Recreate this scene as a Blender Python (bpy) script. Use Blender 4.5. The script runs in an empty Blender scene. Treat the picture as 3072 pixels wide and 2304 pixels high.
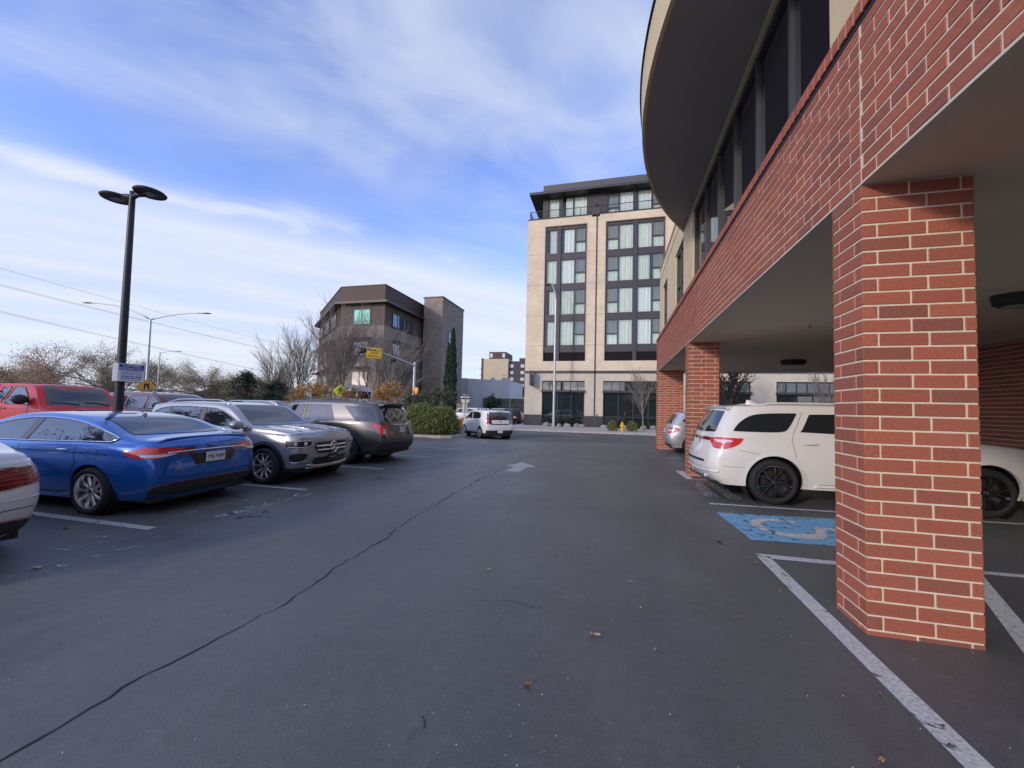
import bpy, bmesh, math, random
import numpy as np
from mathutils import Vector, Matrix
from mathutils.geometry import delaunay_2d_cdt
R = math.radians
random.seed(7)
sc = bpy.context.scene
COL = sc.collection
# ------------------------------------------------------------------ camera
yaw, pitch, roll, CH = .2415, .0422, .0232, 1.5535
fv = Vector((-math.sin(yaw)*math.cos(pitch), math.cos(yaw)*math.cos(pitch), math.sin(pitch)))
r0 = Vector((math.cos(yaw), math.sin(yaw), 0)); u0 = r0.cross(fv)
rv = r0*math.cos(roll)+u0*math.sin(roll); uv_ = u0*math.cos(roll)-r0*math.sin(roll)
cd = bpy.data.cameras.new('camera'); cam = bpy.data.objects.new('camera', cd); COL.objects.link(cam)
cam.matrix_world = Matrix(((rv.x, uv_.x, -fv.x, 0), (rv.y, uv_.y, -fv.y, 0), (rv.z, uv_.z, -fv.z, CH), (0, 0, 0, 1)))
cd.sensor_width = 36; cd.lens = 36*387.14/1024; cd.shift_x = -(519.03-512)/1024; cd.shift_y = (392.23-384)/1024
cd.clip_start = .05; cd.clip_end = 2000
sc.camera = cam
# ------------------------------------------------------------------ world
SUN = Vector((.60, 1.0, -.355)).normalized()          # the way the light travels
EL = math.asin(-SUN.z); AZ = math.atan2(-SUN.x, -SUN.y)
wd = bpy.data.worlds.new('World'); sc.world = wd; wd.use_nodes = True
nt = wd.node_tree; N = nt.nodes; LK = nt.links
for n in list(N): N.remove(n)
def nd(t, **k):
    n = N.new(t)
    for a, b in k.items(): setattr(n, a, b)
    return n
def mth(op, a, b=None, c=None, clamp=False):
    n = nd('ShaderNodeMath', operation=op); n.use_clamp = clamp
    for i, v in enumerate((a, b, c)):
        if v is None: continue
        if isinstance(v, (int, float)): n.inputs[i].default_value = v
        else: LK.new(v, n.inputs[i])
    return n.outputs[0]
def smooth(v, a, b):
    n = nd('ShaderNodeMapRange', interpolation_type='SMOOTHSTEP')
    LK.new(v, n.inputs[0]); n.inputs[1].default_value = a; n.inputs[2].default_value = b
    return n.outputs[0]
out = nd('ShaderNodeOutputWorld'); bg = nd('ShaderNodeBackground')
sky = nd('ShaderNodeTexSky', sky_type='NISHITA', sun_disc=False, sun_elevation=EL, sun_rotation=AZ)
sky.air_density = 1.0; sky.dust_density = .6; sky.ozone_density = 2.2
tc = nd('ShaderNodeTexCoord'); sp = nd('ShaderNodeSeparateXYZ'); LK.new(tc.outputs['Generated'], sp.inputs[0])
zz = mth('ADD', mth('MAXIMUM', sp.outputs[2], 0.012), .06)
uu = mth('DIVIDE', sp.outputs[0], zz); vv = mth('DIVIDE', sp.outputs[1], zz)
ww = mth('SUBTRACT', vv, uu); tt = mth('ADD', vv, uu)     # across and along the cloud streets
def noise(su, sv, off, detail=5, rough=.55, dist=0.):
    cb = nd('ShaderNodeCombineXYZ')
    LK.new(mth('MULTIPLY', ww, su), cb.inputs[0]); LK.new(mth('MULTIPLY', tt, sv), cb.inputs[1]); cb.inputs[2].default_value = off
    n = nd('ShaderNodeTexNoise'); n.inputs['Scale'].default_value = 1; n.inputs['Detail'].default_value = detail
    n.inputs['Roughness'].default_value = rough; n.inputs['Distortion'].default_value = dist
    LK.new(cb.outputs[0], n.inputs['Vector']); return n.outputs[0]
nA = noise(.9, .55, 3.1, 5, .5, .6); nB = noise(1.9, 1.15, 8.4, 5, .5, .8); nC = noise(1.0, .16, 1.7, 3, .5, .2); nD = noise(.45, .3, 5.5, 3)
wn = mth('ADD', ww, mth('MULTIPLY', mth('SUBTRACT', nA, .5), .7))
bank = smooth(wn, 2.45, 3.7)
gap = mth('MULTIPLY', smooth(wn, 1.9, 2.5), mth('SUBTRACT', 1.0, smooth(wn, 2.6, 3.1)))
bankv = mth('MULTIPLY', bank, mth('ADD', .70, mth('MULTIPLY', smooth(mth('ADD', mth('MULTIPLY', nC, .6), mth('MULTIPLY', nB, .4)), .3, .65), .28)))
wisp = mth('MULTIPLY', smooth(mth('ADD', mth('MULTIPLY', nA, .5), mth('MULTIPLY', nB, .5)), .34, .66), mth('ADD', .36, mth('MULTIPLY', nD, .85)))
wisp = mth('MULTIPLY', wisp, mth('SUBTRACT', 1.0, mth('MULTIPLY', gap, .75)))
fac = mth('MAXIMUM', bankv, wisp, clamp=True)
cc = nd('ShaderNodeMix', data_type='RGBA')               # cloud body: grey-blue where thick, bright elsewhere
LK.new(smooth(nC, .25, .7), cc.inputs[0])
cc.inputs[6].default_value = (2.75, 3.05, 3.75, 1); cc.inputs[7].default_value = (3.35, 3.55, 3.95, 1)
tint = nd('ShaderNodeMix', data_type='RGBA', blend_type='MULTIPLY'); tint.inputs[0].default_value = 1
LK.new(sky.outputs[0], tint.inputs[6]); tint.inputs[7].default_value = (1.10, 1.06, 1.48, 1)
mx = nd('ShaderNodeMix', data_type='RGBA'); LK.new(fac, mx.inputs[0]); LK.new(tint.outputs[2], mx.inputs[6]); LK.new(cc.outputs[2], mx.inputs[7])
LK.new(mx.outputs[2], bg.inputs[0]); bg.inputs[1].default_value = .13
LK.new(bg.outputs[0], out.inputs[0])
# ------------------------------------------------------------------ sun and exposure
sd = bpy.data.lights.new('sun', 'SUN'); sun = bpy.data.objects.new('sun', sd); COL.objects.link(sun)
sd.energy = 1.0; sd.angle = R(6); sd.color = (1, .87, .70)
sun.rotation_euler = SUN.to_track_quat('-Z', 'Y').to_euler(); sun.location = (-20, -40, 30)
sc.view_settings.view_transform = 'Standard'; sc.view_settings.look = 'None'; sc.view_settings.gamma = 1
sc.view_settings.use_curve_mapping = False; sc.view_settings.exposure = 0.92
sc.render.engine = 'CYCLES'
# ------------------------------------------------------------------ helpers
def link(o, parent=None):
    COL.objects.link(o)
    if parent is not None: o.parent = parent
    return o
def tag(o, label=None, cat=None, group=None, kind=None):
    if label: o['label'] = label
    if cat: o['category'] = cat
    if group: o['group'] = group
    if kind: o['kind'] = kind
    return o
def thing(name, label, cat, loc=(0, 0, 0), rz=0, group=None):
    o = bpy.data.objects.new(name, None); COL.objects.link(o); o.empty_display_size = .1
    o.location = loc; o.rotation_euler = (0, 0, rz)
    return tag(o, label, cat, group)
class MB:
    def __init__(s): s.v = []; s.f = []; s.m = []; s.mi = 0
    def add(s, vs, fs):
        b = len(s.v); s.v.extend([tuple(p) for p in vs]); s.f.extend([tuple(i+b for i in f) for f in fs]); s.m.extend([s.mi]*len(fs)); return s
    def box(s, x0, x1, y0, y1, z0, z1):
        return s.add([(x0, y0, z0), (x1, y0, z0), (x1, y1, z0), (x0, y1, z0), (x0, y0, z1), (x1, y0, z1), (x1, y1, z1), (x0, y1, z1)],
                     [(0, 3, 2, 1), (4, 5, 6, 7), (0, 1, 5, 4), (1, 2, 6, 5), (2, 3, 7, 6), (3, 0, 4, 7)])
    def bbox(s, x0, x1, y0, y1, z0, z1, c=.01):
        """box with chamfered edges"""
        bm = bmesh.new(); bmesh.ops.create_cube(bm, size=1)
        for v in bm.verts: v.co = Vector(((x0+x1)/2+v.co.x*(x1-x0), (y0+y1)/2+v.co.y*(y1-y0), (z0+z1)/2+v.co.z*(z1-z0)))
        bmesh.ops.bevel(bm, geom=list(bm.edges), offset=c, segments=1, affect='EDGES')
        bm.verts.index_update()
        s.add([v.co[:] for v in bm.verts], [[v.index for v in f.verts] for f in bm.faces]); bm.free(); return s
    def quad(s, a, b, c, d): return s.add([a, b, c, d], [(0, 1, 2, 3)])
    def prism(s, poly, z0, z1):
        n = len(poly)
        return s.add([(x, y, z0) for x, y in poly]+[(x, y, z1) for x, y in poly],
                     [tuple(range(n))[::-1], tuple(range(n, 2*n))]+[(i, (i+1) % n, n+(i+1) % n, n+i) for i in range(n)])
    def tube(s, pts, r, n=8, caps=True):
        pts = [Vector(p) for p in pts]; rs = r if isinstance(r, (list, tuple)) else [r]*len(pts)
        rings = []; up = None
        for i, p in enumerate(pts):
            d = (pts[min(i+1, len(pts)-1)]-pts[max(i-1, 0)])
            if d.length < 1e-9: d = Vector((0, 0, 1))
            d.normalize()
            if up is None:
                up = Vector((0, 0, 1)) if abs(d.z) < .9 else Vector((1, 0, 0))
            a = up-d*up.dot(d)
            if a.length < 1e-6: a = d.orthogonal()
            a.normalize(); up = a; b = d.cross(a)
            rings.append([p+(a*math.cos(2*math.pi*k/n)+b*math.sin(2*math.pi*k/n))*rs[i] for k in range(n)])
        vs = [q for g in rings for q in g]; fs = []
        for i in range(len(pts)-1):
            for k in range(n): fs.append((i*n+k, i*n+(k+1) % n, (i+1)*n+(k+1) % n, (i+1)*n+k))
        if caps: fs.append(tuple(range(n))[::-1]); fs.append(tuple((len(pts)-1)*n+k for k in range(n)))
        return s.add(vs, fs)
    def cyl(s, p, q, r, n=16, r2=None): return s.tube([p, q], [r, r if r2 is None else r2], n)
    def lathe(s, prof, n=32, axis='z', c=(0, 0, 0)):
        """prof: (radius, height) pairs turned about an axis through c"""
        vs = []; fs = []; m = len(prof)
        for k in range(n):
            a = 2*math.pi*k/n
            for r, h in prof:
                if axis == 'z': q = (r*math.cos(a), r*math.sin(a), h)
                elif axis == 'y': q = (r*math.cos(a), h, r*math.sin(a))
                else: q = (h, r*math.cos(a), r*math.sin(a))
                vs.append((q[0]+c[0], q[1]+c[1], q[2]+c[2]))
        for k in range(n):
            for i in range(m-1):
                fs.append((k*m+i, ((k+1) % n)*m+i, ((k+1) % n)*m+i+1, k*m+i+1))
        return s.add(vs, fs)
    def mesh(s, name, mats, smooth=False, fix=True):
        me = bpy.data.meshes.new(name); me.from_pydata(s.v, [], s.f)
        for m in (mats if isinstance(mats, (list, tuple)) else [mats]): me.materials.append(m)
        if len(set(s.m)) > 1: me.polygons.foreach_set('material_index', s.m)
        if fix:
            bm = bmesh.new(); bm.from_mesh(me); bmesh.ops.recalc_face_normals(bm, faces=bm.faces); bm.to_mesh(me); bm.free()
        if smooth is True: me.polygons.foreach_set('use_smooth', [True]*len(me.polygons))
        elif smooth:
            me.polygons.foreach_set('use_smooth', [True]*len(me.polygons)); me.set_sharp_from_angle(angle=R(smooth))
        me.update(); return me
    def build(s, name, mats, parent=None, smooth=False, fix=True):
        return link(bpy.data.objects.new(name, s.mesh(name, mats, smooth, fix)), parent)
def copy_tree(o, parent=None):
    c = o.copy(); COL.objects.link(c); c.parent = parent
    for ch in list(o.children): copy_tree(ch, c)
    return c
def text_mesh(txt, size, name='lettering', align='CENTER', extrude=0.0, spacing=1.0):
    cu = bpy.data.curves.new('t', 'FONT'); cu.body = txt; cu.size = size; cu.align_x = align; cu.align_y = 'CENTER'; cu.extrude = extrude
    cu.space_character = spacing; cu.resolution_u = 3; cu.offset = size*.012
    o = bpy.data.objects.new('t', cu); COL.objects.link(o)
    dg = bpy.context.evaluated_depsgraph_get(); dg.update()
    me = bpy.data.meshes.new_from_object(o.evaluated_get(dg)); me.name = name
    bpy.data.objects.remove(o); bpy.data.curves.remove(cu)
    return me
def text(txt, size, mat, parent, mtx, name='lettering', **k):
    me = text_mesh(txt, size, name, **k); me.materials.clear(); me.materials.append(mat)
    me.transform(mtx); return link(bpy.data.objects.new(name, me), parent)
# ------------------------------------------------------------------ materials
MATS = {}
def mat(name, col=(.5, .5, .5), rough=.6, metal=0., var=0., vs=6., bump=0., bs=60., coat=0., spec=.5, ior=None, rv=0., stretch=None, island=0., emit=None, trans=0.):
    m = bpy.data.materials.new(name); m.use_nodes = True; t = m.node_tree; n = t.nodes; p = n['Principled BSDF']
    p.inputs['Base Color'].default_value = (*col, 1); p.inputs['Roughness'].default_value = rough; p.inputs['Metallic'].default_value = metal
    p.inputs['Coat Weight'].default_value = coat; p.inputs['Coat Roughness'].default_value = .03; p.inputs['Specular IOR Level'].default_value = spec
    if ior: p.inputs['IOR'].default_value = ior
    if trans: p.inputs['Transmission Weight'].default_value = trans
    if emit: p.inputs['Emission Color'].default_value = (*emit[0], 1); p.inputs['Emission Strength'].default_value = emit[1]
    if var or bump or rv:
        c = n.new('ShaderNodeTexCoord'); mp = n.new('ShaderNodeMapping'); t.links.new(c.outputs['Object'], mp.inputs[0])
        if stretch: mp.inputs['Scale'].default_value = stretch
        if var or rv:
            a = n.new('ShaderNodeTexNoise'); a.inputs['Scale'].default_value = vs; a.inputs['Detail'].default_value = 6; a.inputs['Roughness'].default_value = .6
            t.links.new(mp.outputs[0], a.inputs['Vector'])
            if var:
                h = n.new('ShaderNodeMapRange'); h.inputs[1].default_value = .25; h.inputs[2].default_value = .75; h.inputs[3].default_value = 1-var; h.inputs[4].default_value = 1+var
                t.links.new(a.outputs[0], h.inputs[0])
                x = n.new('ShaderNodeMix'); x.data_type = 'RGBA'; x.blend_type = 'MULTIPLY'; x.inputs[0].default_value = 1; x.inputs[6].default_value = (*col, 1)
                t.links.new(h.outputs[0], x.inputs[7]); t.links.new(x.outputs[2], p.inputs['Base Color'])
            if rv:
                h = n.new('ShaderNodeMapRange'); h.inputs[1].default_value = .3; h.inputs[2].default_value = .7; h.inputs[3].default_value = max(0, rough-rv); h.inputs[4].default_value = min(1, rough+rv)
                t.links.new(a.outputs[0], h.inputs[0]); t.links.new(h.outputs[0], p.inputs['Roughness'])
        if bump:
            b = n.new('ShaderNodeTexNoise'); b.inputs['Scale'].default_value = bs; b.inputs['Detail'].default_value = 4; t.links.new(mp.outputs[0], b.inputs['Vector'])
            u = n.new('ShaderNodeBump'); u.inputs['Strength'].default_value = bump; u.inputs['Distance'].default_value = .01
            t.links.new(b.outputs[0], u.inputs['Height']); t.links.new(u.outputs[0], p.inputs['Normal'])
    MATS[name] = m; return m
def ramp_mat(name, cols, rough=.8, noise_amt=.25, ns=40., bump=.3, bs=120., by='island', trans=None, spec=.3):
    """one colour per brick or leaf, picked at random from cols, with grain on top"""
    m = bpy.data.materials.new(name); m.use_nodes = True; t = m.node_tree; n = t.nodes; p = n['Principled BSDF']
    p.inputs['Roughness'].default_value = rough; p.inputs['Specular IOR Level'].default_value = spec
    g = n.new('ShaderNodeNewGeometry'); oi = n.new('ShaderNodeObjectInfo')
    ad = n.new('ShaderNodeMath'); ad.operation = 'ADD'; fr = n.new('ShaderNodeMath'); fr.operation = 'FRACT'
    t.links.new(g.outputs['Random Per Island'], ad.inputs[0]); t.links.new(oi.outputs['Random'], ad.inputs[1]); t.links.new(ad.outputs[0], fr.inputs[0])
    cr = n.new('ShaderNodeValToRGB'); cr.color_ramp.interpolation = 'LINEAR'; e = cr.color_ramp.elements
    while len(e) < len(cols): e.new(.5)
    for i, c in enumerate(cols): e[i].position = i/(len(cols)-1); e[i].color = (*c, 1)
    t.links.new(fr.outputs[0], cr.inputs[0])
    c = n.new('ShaderNodeTexCoord'); a = n.new('ShaderNodeTexNoise'); a.inputs['Scale'].default_value = ns; a.inputs['Detail'].default_value = 5
    t.links.new(c.outputs['Object'], a.inputs['Vector'])
    h = n.new('ShaderNodeMapRange'); h.inputs[1].default_value = .25; h.inputs[2].default_value = .75; h.inputs[3].default_value = 1-noise_amt; h.inputs[4].default_value = 1+noise_amt
    t.links.new(a.outputs[0], h.inputs[0])
    x = n.new('ShaderNodeMix'); x.data_type = 'RGBA'; x.blend_type = 'MULTIPLY'; x.inputs[0].default_value = 1
    t.links.new(cr.outputs[0], x.inputs[6]); t.links.new(h.outputs[0], x.inputs[7]); t.links.new(x.outputs[2], p.inputs['Base Color'])
    if bump:
        b = n.new('ShaderNodeTexNoise'); b.inputs['Scale'].default_value = bs; t.links.new(c.outputs['Object'], b.inputs['Vector'])
        u = n.new('ShaderNodeBump'); u.inputs['Strength'].default_value = bump; u.inputs['Distance'].default_value = .004
        t.links.new(b.outputs[0], u.inputs['Height']); t.links.new(u.outputs[0], p.inputs['Normal'])
    if trans:
        tr = n.new('ShaderNodeBsdfTranslucent'); ms = n.new('ShaderNodeMixShader'); ms.inputs[0].default_value = trans
        t.links.new(x.outputs[2], tr.inputs[0]); t.links.new(p.outputs[0], ms.inputs[1]); t.links.new(tr.outputs[0], ms.inputs[2])
        t.links.new(ms.outputs[0], n['Material Output'].inputs[0])
    MATS[name] = m; return m
def worn_paint(name, col, keep=.55, scale=14., fine=60.):
    """road paint flaking off: the asphalt below shows through the gaps"""
    m = bpy.data.materials.new(name); m.use_nodes = True; t = m.node_tree; n = t.nodes; p = n['Principled BSDF']
    p.inputs['Roughness'].default_value = .75
    c = n.new('ShaderNodeTexCoord'); a = n.new('ShaderNodeTexNoise'); a.inputs['Scale'].default_value = scale; a.inputs['Detail'].default_value = 9; a.inputs['Roughness'].default_value = .72; a.inputs['Distortion'].default_value = .6
    t.links.new(c.outputs['Object'], a.inputs['Vector'])
    r = n.new('ShaderNodeMapRange'); r.inputs[1].default_value = keep; r.inputs[2].default_value = keep+.03; t.links.new(a.outputs[0], r.inputs[0])
    b = n.new('ShaderNodeTexNoise'); b.inputs['Scale'].default_value = fine; t.links.new(c.outputs['Object'], b.inputs['Vector'])
    h = n.new('ShaderNodeMapRange'); h.inputs[1].default_value = .3; h.inputs[2].default_value = .7; h.inputs[3].default_value = .65; h.inputs[4].default_value = 1.1; t.links.new(b.outputs[0], h.inputs[0])
    x = n.new('ShaderNodeMix'); x.data_type = 'RGBA'; x.blend_type = 'MULTIPLY'; x.inputs[0].default_value = 1; x.inputs[6].default_value = (*col, 1); t.links.new(h.outputs[0], x.inputs[7])
    t.links.new(x.outputs[2], p.inputs['Base Color'])
    tr = n.new('ShaderNodeBsdfTransparent'); ms = n.new('ShaderNodeMixShader'); t.links.new(r.outputs[0], ms.inputs[0]); t.links.new(p.outputs[0], ms.inputs[1]); t.links.new(tr.outputs[0], ms.inputs[2])
    t.links.new(ms.outputs[0], n['Material Output'].inputs[0]); MATS[name] = m; return m
def asphalt(name, base, patch=.25, rough=.62):
    m = bpy.data.materials.new(name); m.use_nodes = True; t = m.node_tree; n = t.nodes; p = n['Principled BSDF']
    c = n.new('ShaderNodeTexCoord')
    def nz(s, d=5, ro=.6, st=None):
        a = n.new('ShaderNodeTexNoise'); a.inputs['Scale'].default_value = s; a.inputs['Detail'].default_value = d; a.inputs['Roughness'].default_value = ro
        if st:
            mp = n.new('ShaderNodeMapping'); mp.inputs['Scale'].default_value = st; t.links.new(c.outputs['Object'], mp.inputs[0]); t.links.new(mp.outputs[0], a.inputs['Vector'])
        else: t.links.new(c.outputs['Object'], a.inputs['Vector'])
        return a.outputs[0]
    def mr(s, a, b, lo, hi):
        h = n.new('ShaderNodeMapRange'); h.inputs[1].default_value = a; h.inputs[2].default_value = b; h.inputs[3].default_value = lo; h.inputs[4].default_value = hi; t.links.new(s, h.inputs[0]); return h.outputs[0]
    def mul(a, b):
        k = n.new('ShaderNodeMath'); k.operation = 'MULTIPLY'; t.links.new(a, k.inputs[0]); t.links.new(b, k.inputs[1]); return k.outputs[0]
    big = nz(.35, 4); mid = nz(2.2, 6, .7, (1, .35, 1)); fin = nz(105, 4, .85); agg = nz(62, 2, .5); mot = nz(13, 5, .7)
    f = mul(mul(mr(big, .3, .7, 1-patch, 1+patch), mr(mid, .3, .7, .84, 1.16)), mul(mr(fin, .3, .7, .55, 1.45), mr(mot, .3, .7, .86, 1.14)))
    spk = mr(agg, .70, .76, 0, .55)                                  # pale bits of aggregate
    x = n.new('ShaderNodeMix'); x.data_type = 'RGBA'; x.blend_type = 'MULTIPLY'; x.inputs[0].default_value = 1; x.inputs[6].default_value = (*base, 1); t.links.new(f, x.inputs[7])
    y = n.new('ShaderNodeMix'); y.data_type = 'RGBA'; t.links.new(spk, y.inputs[0]); t.links.new(x.outputs[2], y.inputs[6]); y.inputs[7].default_value = (.17, .165, .16, 1)
    t.links.new(y.outputs[2], p.inputs['Base Color']); t.links.new(mr(mid, .3, .7, rough-.1, rough+.12), p.inputs['Roughness'])
    u = n.new('ShaderNodeBump'); u.inputs['Strength'].default_value = .5; u.inputs['Distance'].default_value = .004; t.links.new(fin, u.inputs['Height']); t.links.new(u.outputs[0], p.inputs['Normal'])
    MATS[name] = m; return m
def brick_far(name, c1, c2, mortar, w, h, ms):
    """brickwork too far off to tell the bricks apart"""
    m = bpy.data.materials.new(name); m.use_nodes = True; t = m.node_tree; n = t.nodes; p = n['Principled BSDF']; p.inputs['Roughness'].default_value = .85
    c = n.new('ShaderNodeTexCoord'); s = n.new('ShaderNodeSeparateXYZ'); t.links.new(c.outputs['Object'], s.inputs[0])
    a = n.new('ShaderNodeMath'); a.operation = 'ADD'; t.links.new(s.outputs[0], a.inputs[0]); t.links.new(s.outputs[1], a.inputs[1])
    k = n.new('ShaderNodeCombineXYZ'); t.links.new(a.outputs[0], k.inputs[0]); t.links.new(s.outputs[2], k.inputs[1])
    b = n.new('ShaderNodeTexBrick'); b.inputs['Scale'].default_value = 1; b.inputs['Brick Width'].default_value = w; b.inputs['Row Height'].default_value = h; b.inputs['Mortar Size'].default_value = ms
    b.inputs['Color1'].default_value = (*c1, 1); b.inputs['Color2'].default_value = (*c2, 1); b.inputs['Mortar'].default_value = (*mortar, 1); b.inputs['Bias'].default_value = 0
    t.links.new(k.outputs[0], b.inputs['Vector'])
    z = n.new('ShaderNodeTexNoise'); z.inputs['Scale'].default_value = .6; z.inputs['Detail'].default_value = 5; t.links.new(c.outputs['Object'], z.inputs['Vector'])
    h_ = n.new('ShaderNodeMapRange'); h_.inputs[1].default_value = .3; h_.inputs[2].default_value = .7; h_.inputs[3].default_value = .88; h_.inputs[4].default_value = 1.1; t.links.new(z.outputs[0], h_.inputs[0])
    x = n.new('ShaderNodeMix'); x.data_type = 'RGBA'; x.blend_type = 'MULTIPLY'; x.inputs[0].default_value = 1; t.links.new(b.outputs[0], x.inputs[6]); t.links.new(h_.outputs[0], x.inputs[7])
    t.links.new(x.outputs[2], p.inputs['Base Color']); MATS[name] = m; return m
mat('glass', (.012, .016, .018), .03, spec=.75, ior=1.75)
mat('black', (.012, .012, .013), .5)
mat('rubber', (.014, .014, .015), .78, var=.3, vs=20, bump=.2)
mat('chrome', (.75, .76, .78), .12, 1)
mat('plastic_dark', (.022, .022, .024), .55, var=.15, vs=30)
mat('galv', (.42, .44, .46), .45, .7, var=.12, vs=4)
mat('concrete', (.40, .37, .32), .85, var=.13, vs=1.2, bump=.15, bs=30)
mat('kerbstone', (.36, .34, .31), .88, var=.2, vs=3, bump=.3, bs=40)
mat('white_paint', (.72, .72, .70), .5, var=.05)
# ================================================================== SETTING
asphalt('asphalt_lot', (.108, .110, .106), .2, .50)
asphalt('asphalt_street', (.098, .096, .090), .2, .75)
mat('verge', (.05, .062, .03), .95, var=.5, vs=3, bump=.6, bs=25)
mat('sidewalk', (.42, .39, .35), .88, var=.14, vs=1.5, bump=.2, bs=40)
mat('crack', (.022, .022, .022), .95)
worn_paint('paint_edge', (.62, .62, .60), .60, 9, 50)
worn_paint('paint_line', (.46, .47, .46), .56, 12, 60)
worn_paint('paint_faint', (.40, .41, .41), .50, 9, 40)
worn_paint('paint_ghost', (.33, .34, .35), .44, 7, 40)
worn_paint('paint_blue', (.20, .45, .68), .57, 6, 30)
worn_paint('paint_white_worn', (.62, .62, .59), .56, 6, 40)
def struct(o): return tag(o, kind='structure')
# the wide ground, the lot with its ramp to the street, and the streets
b = MB(); b.quad((-900, -500, -.22), (900, -500, -.22), (900, 1300, -.22), (-900, 1300, -.22)); struct(b.build('ground', MATS['verge']))
b = MB()
ys = [-30, -8, 0, 6, 12, 17.6, 18.4, 19.4, 20.4, 20.9]; zs = [0, 0, 0, 0, 0, 0, -.02, -.09, -.165, -.178]
for i in range(len(ys)-1):
    b.quad((-33, ys[i], zs[i]), (60, ys[i], zs[i]), (60, ys[i+1], zs[i+1]), (-33, ys[i+1], zs[i+1]))
struct(b.build('parking_lot', MATS['asphalt_lot'], smooth=True))
b = MB(); b.quad((-120, 20.6, -.18), (120, 20.6, -.18), (120, 29.9, -.18), (-120, 29.9, -.18))
b.quad((-12.2, 29.9, -.18), (-9.4, 29.9, -.18), (-9.4, 140, -.18), (-12.2, 140, -.18))
b.quad((-30, 38, -.184), (-12.2, 38, -.184), (-12.2, 76, -.184), (-30, 76, -.184))
struct(b.build('street', MATS['asphalt_street']))
b = MB(); b.quad((-50, -80, -.176), (-37, -80, -.176), (-37, 160, -.176), (-50, 160, -.176)); struct(b.build('avenue', MATS['asphalt_street']))
# hotel pavement with rounded corner, and the brown building's pavement
arc = [(-7.0-2.4*math.sin(a), 32.3-2.4*math.cos(a)) for a in [R(k*15) for k in range(7)]]
pv = MB(); pv.prism(arc+[(-9.4, 60), (60, 60), (60, 29.9)], -.22, -.05); hp = struct(pv.build('pavement', MATS['sidewalk']))
def kerb(path, w=.16, h=.006, z=-.05, parent=None, name='kerb'):
    k = MB()
    for i in range(len(path)-1):
        a = Vector((*path[i], 0)); c = Vector((*path[i+1], 0)); d = (c-a).normalized(); nn = Vector((d.y, -d.x, 0))*w
        k.add([(*(a)[:2], -.22), (*(c)[:2], -.22), (*(c+nn)[:2], -.22), (*(a+nn)[:2], -.22), (*(a)[:2], z+h), (*(c)[:2], z+h), (*(c+nn*.9)[:2], z+h), (*(a+nn*.9)[:2], z+h)],
              [(0, 1, 2, 3), (4, 7, 6, 5), (0, 4, 5, 1), (1, 5, 6, 2), (2, 6, 7, 3), (3, 7, 4, 0)])
    return k.build(name, MATS['kerbstone'], parent)
struct(kerb([(-9.4, 60)]+arc[::-1]+[(60, 29.9)]))
pv = MB(); pv.prism([(-120, 30.3), (-14.4, 30.3), (-12.9, 30.8), (-12.3, 32.2), (-12.3, 38), (-120, 38)], -.22, -.05); struct(pv.build('pavement', MATS['sidewalk']))
struct(kerb([(-120, 30.3), (-14.4, 30.3), (-12.9, 30.8), (-12.3, 32.2), (-12.3, 38)][::-1]))
# gutter apron where the lot meets the street, with a worn concrete strip
b = MB(); b.add([(-4.6, 18.7, -.028), (-2, 19.9, -.118), (1.7, 17.95, .004), (6, 18.0, -.001), (6, 18.5, -.021), (1.9, 18.6, -.03), (-1.6, 20.5, -.16), (-4.9, 19.3, -.075)], [(0, 1, 6, 7), (1, 2, 5, 6), (2, 3, 4, 5)])
mat('apron', (.17, .155, .135), .9, var=.25, vs=2, bump=.3)
struct(b.build('gutter', MATS['apron']))
lane = thing('lane_marking', 'long white lane line on the cross street behind the white hatchback', 'road marking')
MB().add([(-6.55, 26.95, -.176), (-2.2, 26.95, -.176), (-2.2, 27.08, -.176), (-6.55, 27.08, -.176)], [(0, 1, 2, 3)]).build('line', MATS['white_paint'], lane)
# the long crack down the lane and some finer ones
def crack(name, pts, w, label):
    b = MB(); P = []
    for i in range(len(pts)-1):
        a, c = Vector(pts[i]), Vector(pts[i+1]); n = max(2, int((c-a).length/.09))
        for k in range(n): P.append(a.lerp(c, k/n)+Vector((random.gauss(0, .014)+.02*math.sin(len(P)*.35)+.012*math.sin(len(P)*1.1), random.gauss(0, .012))))
    P.append(Vector(pts[-1])); L = []; Rr = []
    for p in P:
        q = w*random.uniform(.35, 1.25); L.append((p.x-q, p.y, .0035)); Rr.append((p.x+q, p.y+.004, .0035))
    n = len(P); b.add(L+Rr, [(i, i+1, n+i+1, n+i) for i in range(n-1)])
    o = b.build(name, MATS['crack'], fix=False); return struct(o)
crack('crack', [(-2.45, .2), (-2.51, 1.14), (-2.53, 1.78), (-2.47, 2.67), (-2.6, 4.0), (-2.74, 5.58), (-2.80, 7.6), (-2.76, 10.3), (-2.62, 13), (-2.44, 16.08), (-2.3, 17.5)], .0065, '')
crack('crack', [(-1.09, 3.02), (-.80, 3.08), (-.53, 3.05)], .0016, ''); crack('crack', [(-.92, 1.86), (-.90, 1.78), (-.91, 1.70)], .002, '')
crack('crack', [(-2.7, 5.2), (-2.2, 5.35), (-1.7, 5.28)], .002, '')
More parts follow.
